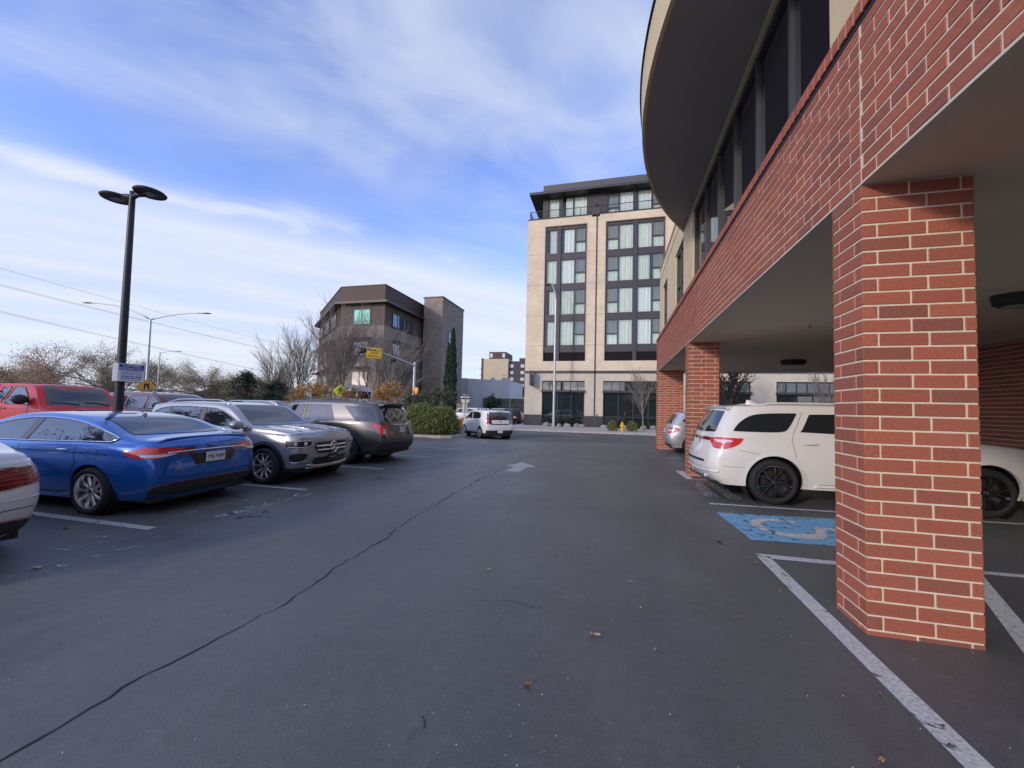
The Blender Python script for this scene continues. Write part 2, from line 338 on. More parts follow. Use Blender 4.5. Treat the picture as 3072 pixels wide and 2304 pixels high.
# painted lines of the stalls
def flat(poly, z=.004): return MB().add([(x, y, z) for x, y in poly], [tuple(range(len(poly)))])
def line(x0, y0, x1, y1, w=.1, z=.004):
    d = Vector((x1-x0, y1-y0)).normalized(); n = Vector((-d.y, d.x))*w/2
    return flat([(x0+n.x, y0+n.y), (x0-n.x, y0-n.y), (x1-n.x, y1-n.y), (x1+n.x, y1+n.y)], z)
g_ = 'stall lines beside the parked cars'
for y, lab in ((3.55, 'worn white stall line between the white car at the left and the blue sedan'), (5.95, 'worn white stall line between the blue sedan and the grey front-facing SUV'),
               (8.48, 'worn white stall line between the front-facing grey SUV and the taupe SUV'), (11.0, 'worn white stall line just beyond the taupe SUV'), (13.5, 'faint white stall line in front of the hedge, second beyond the taupe SUV')):
    tag(line(-10.2, y, -5.4+random.uniform(-.06, .06), y+random.uniform(-.02, .02), .11).build('stall_line', MATS['paint_line']), lab, 'stall line', g_)
tag(line(1.60, 4.83, 1.60, .6, .13).build('edge_line', MATS['paint_edge']), 'long white edge line running past the foot of the near brick pier', 'edge line')
tag(flat([(1.535, 4.90), (1.665, 4.77), (3.4, 4.80), (3.4, 4.90)]).build('stall_line', MATS['paint_edge']), 'white line running from the edge line to behind the near brick pier', 'stall line')
tag(line(1.61, 7.31, 6.6, 7.52, .085).build('stall_line', MATS['paint_edge']), 'white line between the blue accessible bay and the white SUV', 'stall line')
tag(flat([(1.60, 11.0), (1.66, 9.78), (1.82, 9.72), (1.80, 11.0)]).build('hatch_mark', MATS['paint_edge']), 'short thick white mark at the foot of the second brick pier', 'road marking')
tag(line(1.75, 9.77, 4.5, 9.95, .07).build('stall_line', MATS['paint_edge']), 'white line under the rear bumper of the white SUV', 'stall line')
tag(line(1.60, 11.05, 4.5, 11.1, .07).build('stall_line', MATS['paint_edge']), 'white line starting behind the second brick pier', 'stall line')
tag(line(1.7, 14.0, 6, 14.1, .07).build('stall_line', MATS['paint_edge']), 'white line between the second pier and the silver car', 'stall line')
tag(line(1.8, 16.9, 6, 17.0, .07).build('stall_line', MATS['paint_edge']), 'white line at the foot of the farthest brick pier', 'stall line')
tag(line(3.55, 5.0, 2.5, 2.9, .13).build('hatch_mark', MATS['paint_edge']), 'slanting white hatch bar seen to the right of the near pier', 'road marking')
tag(line(3.5, 5.0, 7, 5.15, .09).build('stall_line', MATS['paint_edge']), 'white line meeting the hatch bar right of the near pier', 'stall line')
# arrow on the lane
tag(flat([(-2.55, 10.95), (-1.95, 10.15), (-2.22, 10.16), (-2.24, 9.3), (-2.60, 9.25), (-2.55, 10.12), (-2.85, 10.1)]).build('arrow_marking', MATS['paint_line']), 'worn white arrow painted on the lane pointing away', 'arrow')
# blue accessible bay with its white wheelchair sign
ab = thing('accessible_bay_sign', 'blue painted square with a flaking white wheelchair symbol behind the near pier', 'road marking')
flat([(1.57, 6.70), (1.66, 5.40), (4.0, 5.55), (4.0, 6.95)]).build('blue_field', MATS['paint_blue'], ab)
b = MB()
def ribbon(b, pts, w, z):
    pts = [Vector(p) for p in pts]; L = []; Q = []
    for i, p in enumerate(pts):
        d = (pts[min(i+1, len(pts)-1)]-pts[max(i-1, 0)]).normalized(); n = Vector((-d.y, d.x))*w/2; L.append((*(p+n), z)); Q.append((*(p-n), z))
    k = len(pts); b.add(L+Q, [(i, i+1, k+i+1, k+i) for i in range(k-1)])
# the symbol stands upright for a driver looking +X: head to the right
ribbon(b, [(2.35+.40*math.cos(R(a)), 6.10+.40*math.sin(R(a))) for a in range(60, 330, 15)], .13, .008)
ribbon(b, [(3.2, 6.25), (2.75, 6.2), (2.62, 5.85), (2.15, 5.75)], .13, .0085)
ribbon(b, [(2.95, 6.2), (2.9, 5.9)], .11, .009)
b.add([(3.45+.13*math.cos(R(a)), 6.28+.13*math.sin(R(a)), .0092) for a in range(0, 360, 30)], [tuple(range(12))])
b.build('wheelchair_symbol', MATS['paint_white_worn'], ab, fix=False)
flat([(3.75, 6.95), (4.0, 6.95), (4.0, 5.55), (3.9, 5.55)], .0075).build('border', MATS['paint_white_worn'], ab)
# worn stencilled words in the stalls
def stencil(txt, x, y, rz, size, m, label, parent=None):
    me = text_mesh(txt, size, 'stencil_word', spacing=1.12); me.materials.clear(); me.materials.append(MATS[m])
    me.transform(Matrix.Translation((x, y, .0045)) @ Matrix.Rotation(rz, 4, 'Z'))
    return tag(link(bpy.data.objects.new('stencil_word', me)), label, 'stencil', 'worn words painted in the stalls')
stencil('RESERVED', -5.62, 4.95, R(90), .34, 'paint_ghost', 'worn upper stencilled word on the asphalt behind the blue sedan')
stencil('PARKING', -5.12, 4.92, R(90), .34, 'paint_faint', 'worn lower stencilled word on the asphalt behind the blue sedan')
stencil('RESERVED', -5.5, 2.35, R(90), .36, 'paint_ghost', 'worn upper stencilled word behind the white car at the left edge')
stencil('PARKING', -4.98, 2.35, R(90), .36, 'paint_ghost', 'worn lower stencilled word behind the white car at the left edge')
stencil('RESERVED', -5.65, 7.3, R(90), .34, 'paint_ghost', 'faint upper stencilled word in front of the front-facing grey SUV')
stencil('PARKING', -5.15, 7.3, R(90), .34, 'paint_ghost', 'faint lower stencilled word in front of the front-facing grey SUV')
stencil('PARKING', -5.3, 9.9, R(90), .34, 'paint_ghost', 'faint stencilled word behind the taupe SUV')
stencil('RESERVED', 2.15, 8.65, R(-90), .33, 'paint_line', 'worn stencilled word under the tail of the white SUV')
stencil('PARKING', 1.78, 8.65, R(-90), .33, 'paint_line', 'worn stencilled word on the lane side of the white SUV')
stencil('RESERVED', 2.15, 15.5, R(-90), .33, 'paint_faint', 'worn stencilled word under the tail of the silver hatchback')
stencil('PARKING', 1.85, 12.6, R(-90), .4, 'paint_faint', 'worn stencilled word beyond the second pier')

# oil spots and scuffs
worn_paint('oil', (.045, .045, .046), .42, 7, 30)
def spot(x, y, rx, ry, m, lab, seed, name='oil_stain', cat='stain'):

    o = flat([(x+rx*math.cos(2*math.pi*k/26)*(1+.35*math.sin(k*1.7+seed)), y+ry*math.sin(2*math.pi*k/26)*(1+.35*math.cos(k*2.1+seed))) for k in range(26)], .0028).build(name, MATS[m]); tag(o, lab, cat, 'stains on the asphalt')
spot(1.15, 5.15, .22, .10, 'oil', 'dark stain on the asphalt left of the blue bay', 1); spot(-4.9, 4.4, .35, .2, 'oil', 'oily stain on the lane behind the blue sedan', 2); spot(-4.95, 7.4, .4, .22, 'oil', 'oily stain on the lane before the front-facing grey SUV', 3); spot(-5.9, 12.4, .5, .3, 'oil', 'oily stain in the empty stall beyond the taupe SUV', 4)

# ================================================================== BRICK OFFICE BUILDING
BR = ramp_mat('brick', [(.30, .096, .064), (.38, .120, .073), (.335, .105, .068), (.25, .092, .066), (.39, .128, .079), (.31, .102, .070), (.40, .121, .071), (.27, .097, .069)], .82, .14, 45, .3, 220)
mat('mortar', (.70, .61, .46), .92, var=.12, vs=12, bump=.25, bs=90)
mat('stucco', (.60, .49, .31), .9, var=.08, vs=1.4, bump=.12, bs=150)
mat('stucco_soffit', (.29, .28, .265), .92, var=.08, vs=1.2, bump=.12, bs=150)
mat('ceiling_paint', (.66, .57, .43), .9, var=.1, vs=.8, bump=.1, bs=120)
mat('aluminium', (.085, .09, .10), .42, .5)
mat('lintel_paint', (.60, .55, .45), .7)
mat('window_glass', (.010, .011, .016), .02, spec=.8, ior=1.8)
XF = 1.775; Y0 = -2.0; YE = 17.72; CO = .1016
office = thing('office_building', 'two-storey red brick and cream stucco building raised over covered parking', 'building', (XF, 8, 0))
off = Matrix.Translation((-XF, -8, 0))
def ob(b, name, m, parent=office, **k):
    o = b.build(name, m, parent, **k)
    if parent is office: o.data.transform(off)
    return o
beam = MB(); beam.box(XF+.005, XF+.30, Y0, YE, 3.300, 4.526); beam = ob(beam, 'beam', MATS['mortar'])
def brick_mesh(sx, sy, sz, c=.004):
    b = MB(); b.bbox(-sx/2, sx/2, -sy/2, sy/2, -sz/2, sz/2, c); return b.mesh('brick', BR)
BL, BH, BT = .2925, .0886, .093
m_str = brick_mesh(.06, BL, BH); m_half = brick_mesh(.06, .14, BH)
def put_brick(me, parent, x, y, z, name='brick'):
    o = bpy.data.objects.new(name, me); COL.objects.link(o); o.parent = parent
    o.location = (x-XF, y-8, z) if parent is not None else (x, y, z); return o
rest = MB(); rng = random.Random(3)
JY = 3.352                                                      # movement joint over the pier corner
for k in range(12):
    z = 3.312+CO*k+BH/2
    y = Y0-(.1525 if k % 2 else 0)
    while y < YE-.02:
        y1 = y+BL
        segs = [(y, y1)]
        if y < JY < y1: segs = [(y, JY-.008), (JY+.008, y1)]
        for a, c in segs:
            c = min(c, YE); 
            if c-a < .03: continue
            dx = rng.uniform(-.0015, .0015)
            if abs((c-a)-BL) < .003 and 2.05 < a < 5.9:
                put_brick(m_str, beam, XF+.03+dx, (a+c)/2, z)
            else: rest.bbox(XF+dx, XF+.05, a, c, z-BH/2, z+BH/2, .003) if a < 9 else rest.box(XF+dx, XF+.05, a, c, z-BH/2, z+BH/2)
        y += .305
# rowlock cap
m_cap = brick_mesh(.12, .0915, .118)
y = 0.0
while y < YE:
    if 3.0 < y < 8.5: put_brick(m_cap, beam, XF+.036, y+.046, 4.627, 'cap_brick')
    elif y > 2.0: rest.box(XF-.024, XF+.096, y, y+.0915, 4.568, 4.686)
    y += .1025
cb = MB(); cb.box(XF-.018, XF+.2, Y0, YE, 4.572, 4.682); ob(cb, 'cap_mortar', MATS['mortar'])
cb = MB(); cb.box(XF-.003, XF+.16, Y0, YE, 4.527, 4.5718); ob(cb, 'cap_shadow_strip', MATS['black'])  # black strip, slightly proud, painted in for the shadow line under the cap
cb = MB(); cb.box(XF-.002, XF+.11, Y0, YE, 3.286, 3.2995); ob(cb, 'lintel', MATS['lintel_paint'])
# piers
def pier(y0, W, D, singles):
    core = MB(); core.box(XF+.006, XF+W-.006, y0+.006, y0+D-.006, 0, 3.285); p = ob(core, 'pier', MATS['mortar'])
    ms = {}
    def B(x0, x1, a, c, z, single):
        j = rng.uniform(-.0012, .0012); key = (round(x1-x0, 3), round(c-a, 3))
        if single:
            if key not in ms: ms[key] = brick_mesh(key[0], key[1], BH)
            put_brick(ms[key], p, (x0+x1)/2+j, (a+c)/2+j, z)
        else: rest.box(x0+j, x1+j, a+j, c+j, z-BH/2, z+BH/2)
    x = XF; n = 33
    for k in range(n):
        z = 3.285-.006-BH/2-CO*k
        if z-BH/2 < -.07: break
        if k % 2 == 0:
            B(x, x+BL, y0, y0+BT, z, singles)
            c = x+.305
            while c+BL < x+W-.05: B(c, c+BL, y0, y0+BT, z, singles); c += .305
            if x+W-c > .04: B(c, x+W, y0, y0+BT, z, singles)
            B(x, x+BT, y0+.1035, y0+D, z, singles)
        else:
            B(x, x+BT, y0, y0+BL, z, singles)
            c = x+.1035
            while c+BL < x+W-.02: B(c, c+BL, y0, y0+BT, z, singles); c += .305
            if x+W-c > .04: B(c, x+W, y0, y0+BT, z, singles)
            B(x, x+BT, y0+.305, y0+D, z, singles)
        # faces away from the lane
        B(x+W-BT, x+W, y0+.10, y0+D, z, False); c = x+.1
        while c < x+W-.12: B(c, min(c+BL, x+W-.1), y0+D-BT, y0+D, z, False); c += .305
    return p
pier(3.352, .675, .40, True); pier(10.285, .700, .40, False); pier(17.20, 1.01, .52, False)
# dark rear wall of the covered parking: brick, in the shade
wall = MB(); wall.box(8.47, 8.75, -6, YE, -.05, 3.34); ob(wall, 'rear_wall', MATS['mortar'])
for k in range(33):
    z = .05+CO*k; y = -2-(.1525 if k % 2 else 0)
    while y < YE: rest.box(8.462, 8.49, y, min(y+BL, YE), z-BH/2, z+BH/2); y += .305
rb = ob(rest, 'brickwork', BR, fix=False); tag(rb, kind='stuff')
# ceiling over the parking, its lamps and sprinklers
cb = MB(); cb.box(XF+.112, 8.47, -6, YE-.302, 3.2925, 3.2985); ob(cb, 'ceiling', MATS['ceiling_paint'])
cb = MB(); cb.box(XF+.302, 8.75, YE-.3, YE, 3.28, 4.5); ob(cb, 'end_beam', MATS['lintel_paint'])
for i, (x, y) in enumerate(((5.50, 6.80), (5.5, 13.95), (5.5, 10.4))):
    l = MB(); l.lathe([(0, -.16), (.28, -.16), (.34, -.13), (.36, -.02), (.36, 0)], 28, 'z'); l.v = [(a*1.0, c*.6, d) for a, c, d in l.v]
    o = l.build('ceiling_lamp', MATS['plastic_dark'], smooth=40); o.location = (x, y, 3.292)
    tag(o, ['unlit black oval lamp on the ceiling right of the near pier', 'unlit black oval lamp on the far part of the parking ceiling', 'unlit black oval lamp on the ceiling above the white SUV'][i], 'lamp', 'lamps under the parking ceiling')
    d = MB(); d.lathe([(0, -.165), (.25, -.163), (.26, -.15)], 24, 'z'); d.v = [(a, c*.55, e) for a, c, e in d.v]; d.build('lens', mat('lamp_lens%d' % i, (.3, .3, .28), .3), o, smooth=True)
for i, (x, y) in enumerate(((3.63, 11.9), (3.61, 8.44), (3.6, 15.2))):
    s = MB(); s.cyl((0, 0, 0), (0, 0, -.06), .018, 8); s.cyl((0, 0, -.075), (0, 0, -.082), .035, 10); s.box(-.03, .03, -.004, .004, -.075, -.05)
    o = s.build('sprinkler_head', MATS['galv']); o.location = (x, y, 3.292); tag(o, ['sprinkler head on the ceiling, middle one of the row', 'sprinkler head on the ceiling above the roof of the white SUV', 'sprinkler head on the ceiling, farthest of the row'][i], 'sprinkler', 'ceiling sprinklers')
# upper storey: stucco walls, ribbon window, roof, curved canopy
XU = 1.92
b = MB()
b.box(XU, XU+.3, Y0, 4.06, 4.70, 7.78)                       # near pilaster
b.box(XU, XU+.3, 4.06, 10.63, 6.82, 7.78)                    # over the ribbon window
b.box(XU, XU+.3, 10.63, 11.97, 4.70, 7.78); b.box(XU, XU+.3, 13.54, 15.53, 4.70, 7.78); b.box(XU, XU+.3, 16.82, 17.98, 4.70, 7.78)
for a, c in ((11.97, 13.54), (15.53, 16.82)): b.box(XU, XU+.3, a, c, 6.72, 7.78); b.box(XU, XU+.3, a, c, 4.70, 4.86)
b.box(XU+.3, 8.75, 17.68, 17.98, 4.5, 7.78); b.box(8.45, 8.75, Y0, 17.68, 3.5, 7.78)
ob(b, 'upper_wall', MATS['stucco'])
b = MB(); b.box(XF+.1, 8.75, Y0, 17.98, 4.50, 4.698); ob(b, 'floor_slab', MATS['concrete'])
b = MB(); b.box(XU+.3, 8.45, Y0, 17.68, 7.3, 7.4); ob(b, 'roof', MATS['concrete'])
b = MB(); b.box(XU-.03, XU+.33, 11.0, 18.0, 7.782, 7.84); b.box(XU-.012, XU, 11.1, 17.985, 7.36, 7.40); ob(b, 'coping', mat('coping', (.42, .36, .25), .6))
b = MB(); b.box(XU+.22, XU+.28, 10.63, 17.6, 4.7, 7.3); ob(b, 'inner_wall', MATS['black'])
def win(y0, y1, z0, z1, mull=(), rails=()):
    f = MB(); x = XU+.10
    f.box(x-.05, x+.06, y0, y0+.06, z0, z1); f.box(x-.05, x+.06, y1-.06, y1, z0, z1)
    f.box(x-.05, x+.06, y0+.06, y1-.06, z1-.09, z1); f.box(x-.05, x+.06, y0+.06, y1-.06, z0, z0+.05)
    fr = ob(f, 'window', MATS['aluminium'])
    ed = [y0]+list(mull)+[y1]
    for m in mull:
        q = MB(); q.box(x-.05, x+.06, m-.026, m+.026, z0+.05, z1-.09); q.build('mullion', MATS['aluminium'], fr).data.transform(off)
    for i in range(len(ed)-1):
        a = [z0+.05]+list(rails)+[z1-.09]
        for j in range(len(a)-1):
            q = MB(); q.box(x+.005, x+.02, ed[i]+.036, ed[i+1]-.036, a[j]+(.02 if j else .001), a[j+1]-.021); q.build('pane', MATS['window_glass'], fr).data.transform(off)
        for r in rails:
            q = MB(); q.box(x-.03, x+.05, ed[i]+.036, ed[i+1]-.036, r-.02, r+.02); q.build('rail', MATS['aluminium'], fr).data.transform(off)
win(4.06, 10.63, 4.72, 6.82, (5.05, 6.15, 7.22, 8.29, 9.4)); win(11.97, 13.54, 4.86, 6.72, (12.75,), (5.6,)); win(15.53, 16.82, 4.86, 6.72, (16.2,), (5.6,))
# black sheet standing in for the room darkness behind the ribbon window
b = MB(); b.box(XU+.29, XU+.32, 4.06, 10.63, 4.7, 6.82); ob(b, 'dark_backing', MATS['black'])
def cx(y): return .44+.0575*(y-7.0)**2
ycs = [2.7+.2*i for i in range(43)]
ycs = [y for y in ycs if cx(y) < XU] ; ycs = [7-math.sqrt((XU-.002-.44)/.0575)]+ycs+[7+math.sqrt((XU-.002-.44)/.0575)]
edge = [(cx(y), y) for y in ycs]
b = MB(); n = len(edge)
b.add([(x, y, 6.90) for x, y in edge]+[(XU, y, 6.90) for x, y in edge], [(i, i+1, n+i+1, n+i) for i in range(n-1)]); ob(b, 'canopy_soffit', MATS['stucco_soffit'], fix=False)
b = MB(); b.add([(x-.0, y, 6.885) for x, y in edge]+[(x-.02, y, 7.55) for x, y in edge]+[(x+.06, y, 6.885) for x, y in edge], [(i, n+i, n+i+1, i+1) for i in range(n-1)]+[(i, i+1, 2*n+i+1, 2*n+i) for i in range(n-1)])
b.add([(x-.02, y, 7.55) for x, y in edge]+[(XU, y, 7.55) for x, y in edge], [(i, i+1, n+i+1, n+i) for i in range(n-1)]); ob(b, 'canopy_fascia', MATS['stucco'])
b = MB(); b.add([(x-.05, y, 7.552) for x, y in edge]+[(x-.05, y, 7.60) for x, y in edge]+[(x+.1, y, 7.60) for x, y in edge], [(i, n+i, n+i+1, i+1) for i in range(n-1)]+[(n+i, n+i+1, 2*n+i+1, 2*n+i) for i in range(n-1)]); ob(b, 'canopy_edge', MATS['plastic_dark'])
# ================================================================== HOTEL
YH = 37.8
HB = brick_far('hotel_brick', (.62, .52, .375), (.53, .44, .31), (.65, .56, .42), .34, .115, .018)
mat('hotel_dark', (.034, .033, .038), .5, var=.08, vs=2); mat('hotel_louvre', (.022, .02, .022), .6)
mat('hotel_base', (.040, .040, .044), .7, var=.2, vs=3); mat('hotel_trim', (.50, .38, .30), .7)
ramp_mat('curtain', [(.60, .68, .62), (.70, .75, .69), (.64, .70, .65), (.72, .75, .69)], .9, .05, 3, 0); mat('screen', (.20, .21, .21), .9); mat('pipe_brown', (.05, .034, .03), .6)
gm = bpy.data.materials.new('hotel_glass'); gm.use_nodes = True; t = gm.node_tree; n = t.nodes; n.remove(n['Principled BSDF'])
tr = n.new('ShaderNodeBsdfTransparent'); tr.inputs[0].default_value = (.90, .94, .925, 1); gl = n.new('ShaderNodeBsdfGlossy'); gl.inputs[0].default_value = (.9, .95, 1, 1); gl.inputs['Roughness'].default_value = .03
fr = n.new('ShaderNodeFresnel'); fr.inputs[0].default_value = 1.6; ms = n.new('ShaderNodeMixShader')
t.links.new(fr.outputs[0], ms.inputs[0]); t.links.new(tr.outputs[0], ms.inputs[1]); t.links.new(gl.outputs[0], ms.inputs[2]); t.links.new(ms.outputs[0], n['Material Output'].inputs[0]); MATS['hotel_glass'] = gm
mat('store_glass', (.012, .020, .020), .03, spec=.8, ior=1.7)
hotel = thing('hotel_building', 'tall cream brick hotel with dark window bays and a set-back top floor', 'building', (0, YH, -.05))
hoff = Matrix.Translation((0, -YH, .05))
def hb(b, name, m, parent=hotel, **k):
    o = b.build(name, m, parent, **k); o.data.transform(hoff); return o
upper = [(-6.94, -2.80), (-.97, 4.46), (6.3, 11.7), (13.6, 19.0)]; XR = 30.0
b = MB(); x = -8.75
for a, c in upper: b.box(x, a, YH, YH+.4, 5.36, 20.72); x = c
b.box(x, XR, YH, YH+.4, 5.36, 20.72)
for a, c in upper: b.box(a, c, YH, YH+.4, 19.92, 20.72); b.box(a, c, YH, YH+.4, 5.36, 6.32)
b.box(-8.75, -8.35, YH+.4, YH+18, -.05, 20.72); b.box(-8.35, XR, YH+17.6, YH+18, -.05, 20.72)
hb(b, 'brick_wall', HB)
b = MB(); b.box(-8.35, XR, YH+.4, YH+17.6, 20.2, 20.5); hb(b, 'terrace', MATS['concrete'])
b = MB(); b.box(-8.79, XR, YH-.03, YH+.44, 20.722, 20.80); hb(b, 'coping', MATS['hotel_dark'])
b = MB()
for z in (17.1, 13.98, 10.88, 7.86):
    x = -8.75
    for a, c in upper[:3]: b.box(x+.003, a-.1, YH-.004, YH+.01, z, z+.03); x = c+.1
hb(b, 'control_joints', mat('joint', (.30, .22, .15), .9))
b = MB(); x = -8.72
for a, c in upper:
    for q in ((a-.09, a), (c, c+.09)): b.box(q[0], q[1], YH-.02, YH+.02, 6.32, 20.0)
    b.box(a, c, YH-.02, YH+.02, 19.92, 20.0)
hb(b, 'bay_trim', MATS['hotel_trim'])
rows = [(17.2, 19.6), (14.1, 16.5), (11.0, 13.4), (7.93, 10.3)]
rw = random.Random(5)
def wave_curtain(x0, x1, y, z0, z1):
    b = MB(); n = max(10, int((x1-x0)/.05)); ph = rw.uniform(0, 6); P = []
    for i in range(n+1):
        x = x0+(x1-x0)*i/n; P.append((x, y+.035*math.sin(i*1.15+ph+math.sin(i*.37+ph)*1.3)))
    b.add([(x, q, z0) for x, q in P]+[(x, q, z1) for x, q in P], [(i, i+1, n+2+i, n+1+i) for i in range(n)]); return b
def hwin(x0, x1, z0, z1, split, y=YH+.20, curtain=True):
    f = MB(); w = .06
    f.box(x0-w, x0, y-.05, y+.05, z0-w, z1+w); f.box(x1, x1+w, y-.05, y+.05, z0-w, z1+w); f.box(x0, x1, y-.05, y+.05, z1, z1+w); f.box(x0, x1, y-.05, y+.05, z0-w, z0)
    zs = [z0, z1]
    if split: zm = z0+(z1-z0)*.44; zs = [z0, zm, z1]; f.box(x0, x1, y-.05, y+.05, zm-.045, zm+.045)
    fo = hb(f, 'window', MATS['hotel_dark'])
    for j in range(len(zs)-1):
        p = MB(); a = zs[j]+(.045 if j else .001); c = zs[j+1]-(.045 if j < len(zs)-2 else .001); p.quad((x0+.001, y, a), (x1-.001, y, a), (x1-.001, y, c), (x0+.001, y, c)); hb(p, 'pane', MATS['hotel_glass'], fo)
    if curtain:
        g0 = rw.choice((0, 0, 0, .18, .3)) if not split else 0; g1 = rw.choice((0, 0, 0, .15)) if not split else 0
        hb(wave_curtain(x0-.03+g0, x1+.03-g1, y+.14, z0-.02, z1+.02), 'curtain', MATS['curtain'], fo, smooth=True, fix=False)
        if split:
            p = MB(); p.quad((x0, y+.03, zs[1]+.045), (x1, y+.03, zs[1]+.045), (x1, y+.03, z1), (x0, y+.03, z1)); hb(p, 'insect_screen', mesh_screen, fo)
sm = bpy.data.materials.new('mesh_screen'); sm.use_nodes = True; t = sm.node_tree; n = t.nodes; p_ = n['Principled BSDF']; p_.inputs['Base Color'].default_value = (.16, .17, .17, 1); p_.inputs['Roughness'].default_value = .9
tr = n.new('ShaderNodeBsdfTransparent'); ms = n.new('ShaderNodeMixShader'); ms.inputs[0].default_value = .5; t.links.new(p_.outputs[0], ms.inputs[1]); t.links.new(tr.outputs[0], ms.inputs[2]); t.links.new(ms.outputs[0], n['Material Output'].inputs[0]); mesh_screen = sm
bays = [([(-6.73, -5.76, 0), (-5.30, -4.02, 0), (-3.90, -2.96, 1)], (-5.72, -5.36), upper[0]),
        ([(-.81, .17, 1), (.29, 1.55, 0), (2.02, 3.25, 0), (3.37, 4.34, 1)], (1.60, 1.96), upper[1]),
        ([(6.47, 7.45, 1), (7.57, 8.83, 0), (9.28, 10.51, 0), (10.63, 11.6, 1)], (8.88, 9.23), upper[2])]
for cols, post, (a, c) in bays:
    b = MB()                                                    # dark spandrel panels between the storeys
    for z0, z1 in ((19.66, 19.92), (16.56, 17.14), (13.46, 14.04), (10.36, 10.94), (7.2, 7.87)): b.box(a, c, YH+.14, YH+.24, z0, z1)
    hb(b, 'spandrel', MATS['hotel_dark'])
    b = MB(); b.box(post[0], post[1], YH+.03, YH+.2, 6.32, 19.92); hb(b, 'post', MATS['hotel_dark'])
    b = MB(); b.box(a, c, YH+.24, YH+.3, 6.32, 7.2)
    for k in range(9): b.add([(a, YH+.15, 6.36+.095*k), (c, YH+.15, 6.36+.095*k), (c, YH+.23, 6.42+.095*k), (a, YH+.23, 6.42+.095*k)], [(0, 1, 2, 3)])
    hb(b, 'louvre', MATS['hotel_louvre'])
    for z0, z1 in rows:
        for x0, x1, s in cols: hwin(x0, x1, z0, z1, s)
    b = MB(); xs = [a]
    for x0, x1, s in cols: xs += [x0-.06, x1+.06]
    xs.append(c)
    for i in range(0, len(xs), 2):
        if xs[i+1]-xs[i] > .005: b.box(xs[i], xs[i+1], YH+.16, YH+.26, 7.2, 19.92)
    hb(b, 'jamb', MATS['hotel_dark'])
b = MB(); b.box(-8.3, XR, YH+.60, YH+.7, 5.4, 20.1); hb(b, 'rooms', mat('room_dark', (.10, .10, .095), .9))
b = MB(); b.box(-1.90, -1.78, YH-.05, YH-.002, 1.02, 20.7); hb(b, 'downpipe', MATS['pipe_brown'])
# storey band, concrete ground floor with shop windows
b = MB(); b.box(-8.78, XR, YH-.05, YH+.35, 5.11, 5.358); hb(b, 'band', MATS['hotel_dark'])
ground = [(-6.97, -2.79), (-1.04, 4.50), (6.30, 11.64), (13.62, 19.3)]
b = MB(); x = -8.75
for a, c in ground: b.box(x, a, YH, YH+.4, -.05, 5.108); x = c
b.box(x, XR, YH, YH+.4, -.05, 5.108)
for a, c in ground: b.box(a, c, YH, YH+.4, 4.38, 5.108)
hb(b, 'concrete_wall', mat('concrete_warm', (.50, .45, .36), .85, var=.13, vs=1.2, bump=.15, bs=30))
x = -8.77
for a, c in ground: b = MB(); b.box(x, a+.0, YH-.03, YH-.002, -.05, 1.0); x = c; hb(b, 'base_cladding', MATS['hotel_base'])
for gi, (a, c) in enumerate(ground):
    b = MB(); b.box(a-.06, c+.06, YH-.22, YH+.2, 3.26, 3.46); hb(b, 'shop_canopy', MATS['hotel_dark'])
    y = YH+.26
    n_ = 3 if gi == 0 else 4; st = [-6.9, -5.44, -4.07, -2.85] if gi == 0 else [a+.05+(c-a-.1)*i/n_ for i in range(n_+1)]
    f = MB()
    for s in st: f.box(s-.045, s+.045, y-.06, y+.05, -.05, 3.26)
    for i in range(n_): f.box(st[i]+.045, st[i+1]-.045, y-.05, y+.04, .93, 1.0); f.box(st[i]+.045, st[i+1]-.045, y-.05, y+.04, 0.05, .12); f.box(st[i]+.045, st[i+1]-.045, y-.05, y+.04, 3.16, 3.255)
    nt_ = 6 if gi == 0 else 7; tt_ = [a+(c-a)*i/nt_ for i in range(nt_+1)]
    for s in tt_: f.box(max(a, s-.035), min(c, s+.035), y-.06, y+.05, 3.47, 4.375)
    f.box(a, c, y-.05, y+.045, 4.28, 4.37)
    fo = hb(f, 'shop_window', MATS['hotel_dark'])
    for i in range(n_):
        for z0, z1 in ((.12, .93), (1.0, 3.16)):
            p = MB(); p.box(st[i]+.045, st[i+1]-.045, y-.005, y+.005, z0, z1); hb(p, 'pane', MATS['store_glass'], fo)
    for i in range(nt_):
        p = MB(); p.box(tt_[i]+.036, tt_[i+1]-.036, y-.005, y+.005, 3.47, 4.28); hb(p, 'pane', MATS['store_glass'], fo)
b = MB(); b.box(-8.35, XR, YH+1.0, YH+1.1, -.05, 5.1); hb(b, 'shop_interior', MATS['black'])
# set-back top floor
YP = 38.8; k_ = YP/YH
def px(x): return x*k_
def pz(z): return 1.5535+(z-1.5535)*k_
b = MB(); wins = [(-6.61, -5.6), (-5.19, -4.23), (-4.12, -2.87), (-.8, .17), (.27, 1.53), (1.97, 3.19), (3.32, 4.4), (6.5, 7.5), (7.6, 9.0)]
zt, zb = pz(22.76), 20.5; x = px(-7.24)
for a, c in wins: b.box(x, px(a)-.06, YP, YP+.3, 20.5, zt+.06); x = px(c)+.06
b.box(x, XR, YP, YP+.3, 20.5, zt+.06); b.box(px(-7.24), XR, YP, YP+.3, zt+.06, pz(23.5)); b.box(px(-7.24), px(-7.24)+.3, YP+.3, YP+14, 20.5, pz(23.5))
hb(b, 'penthouse_wall', MATS['hotel_dark'])
for i, (a, c) in enumerate(wins[:7]): hwin(px(a), px(c), 20.62, zt, i in (3, 6), y=YP+.12)
b = MB(); b.prism([(-8.69, YH+.05), (XR, YH+.05), (XR, YP+14), (-8.69, YP+14)], 23.42, 23.68); hb(b, 'roof_overhang', MATS['hotel_dark'])
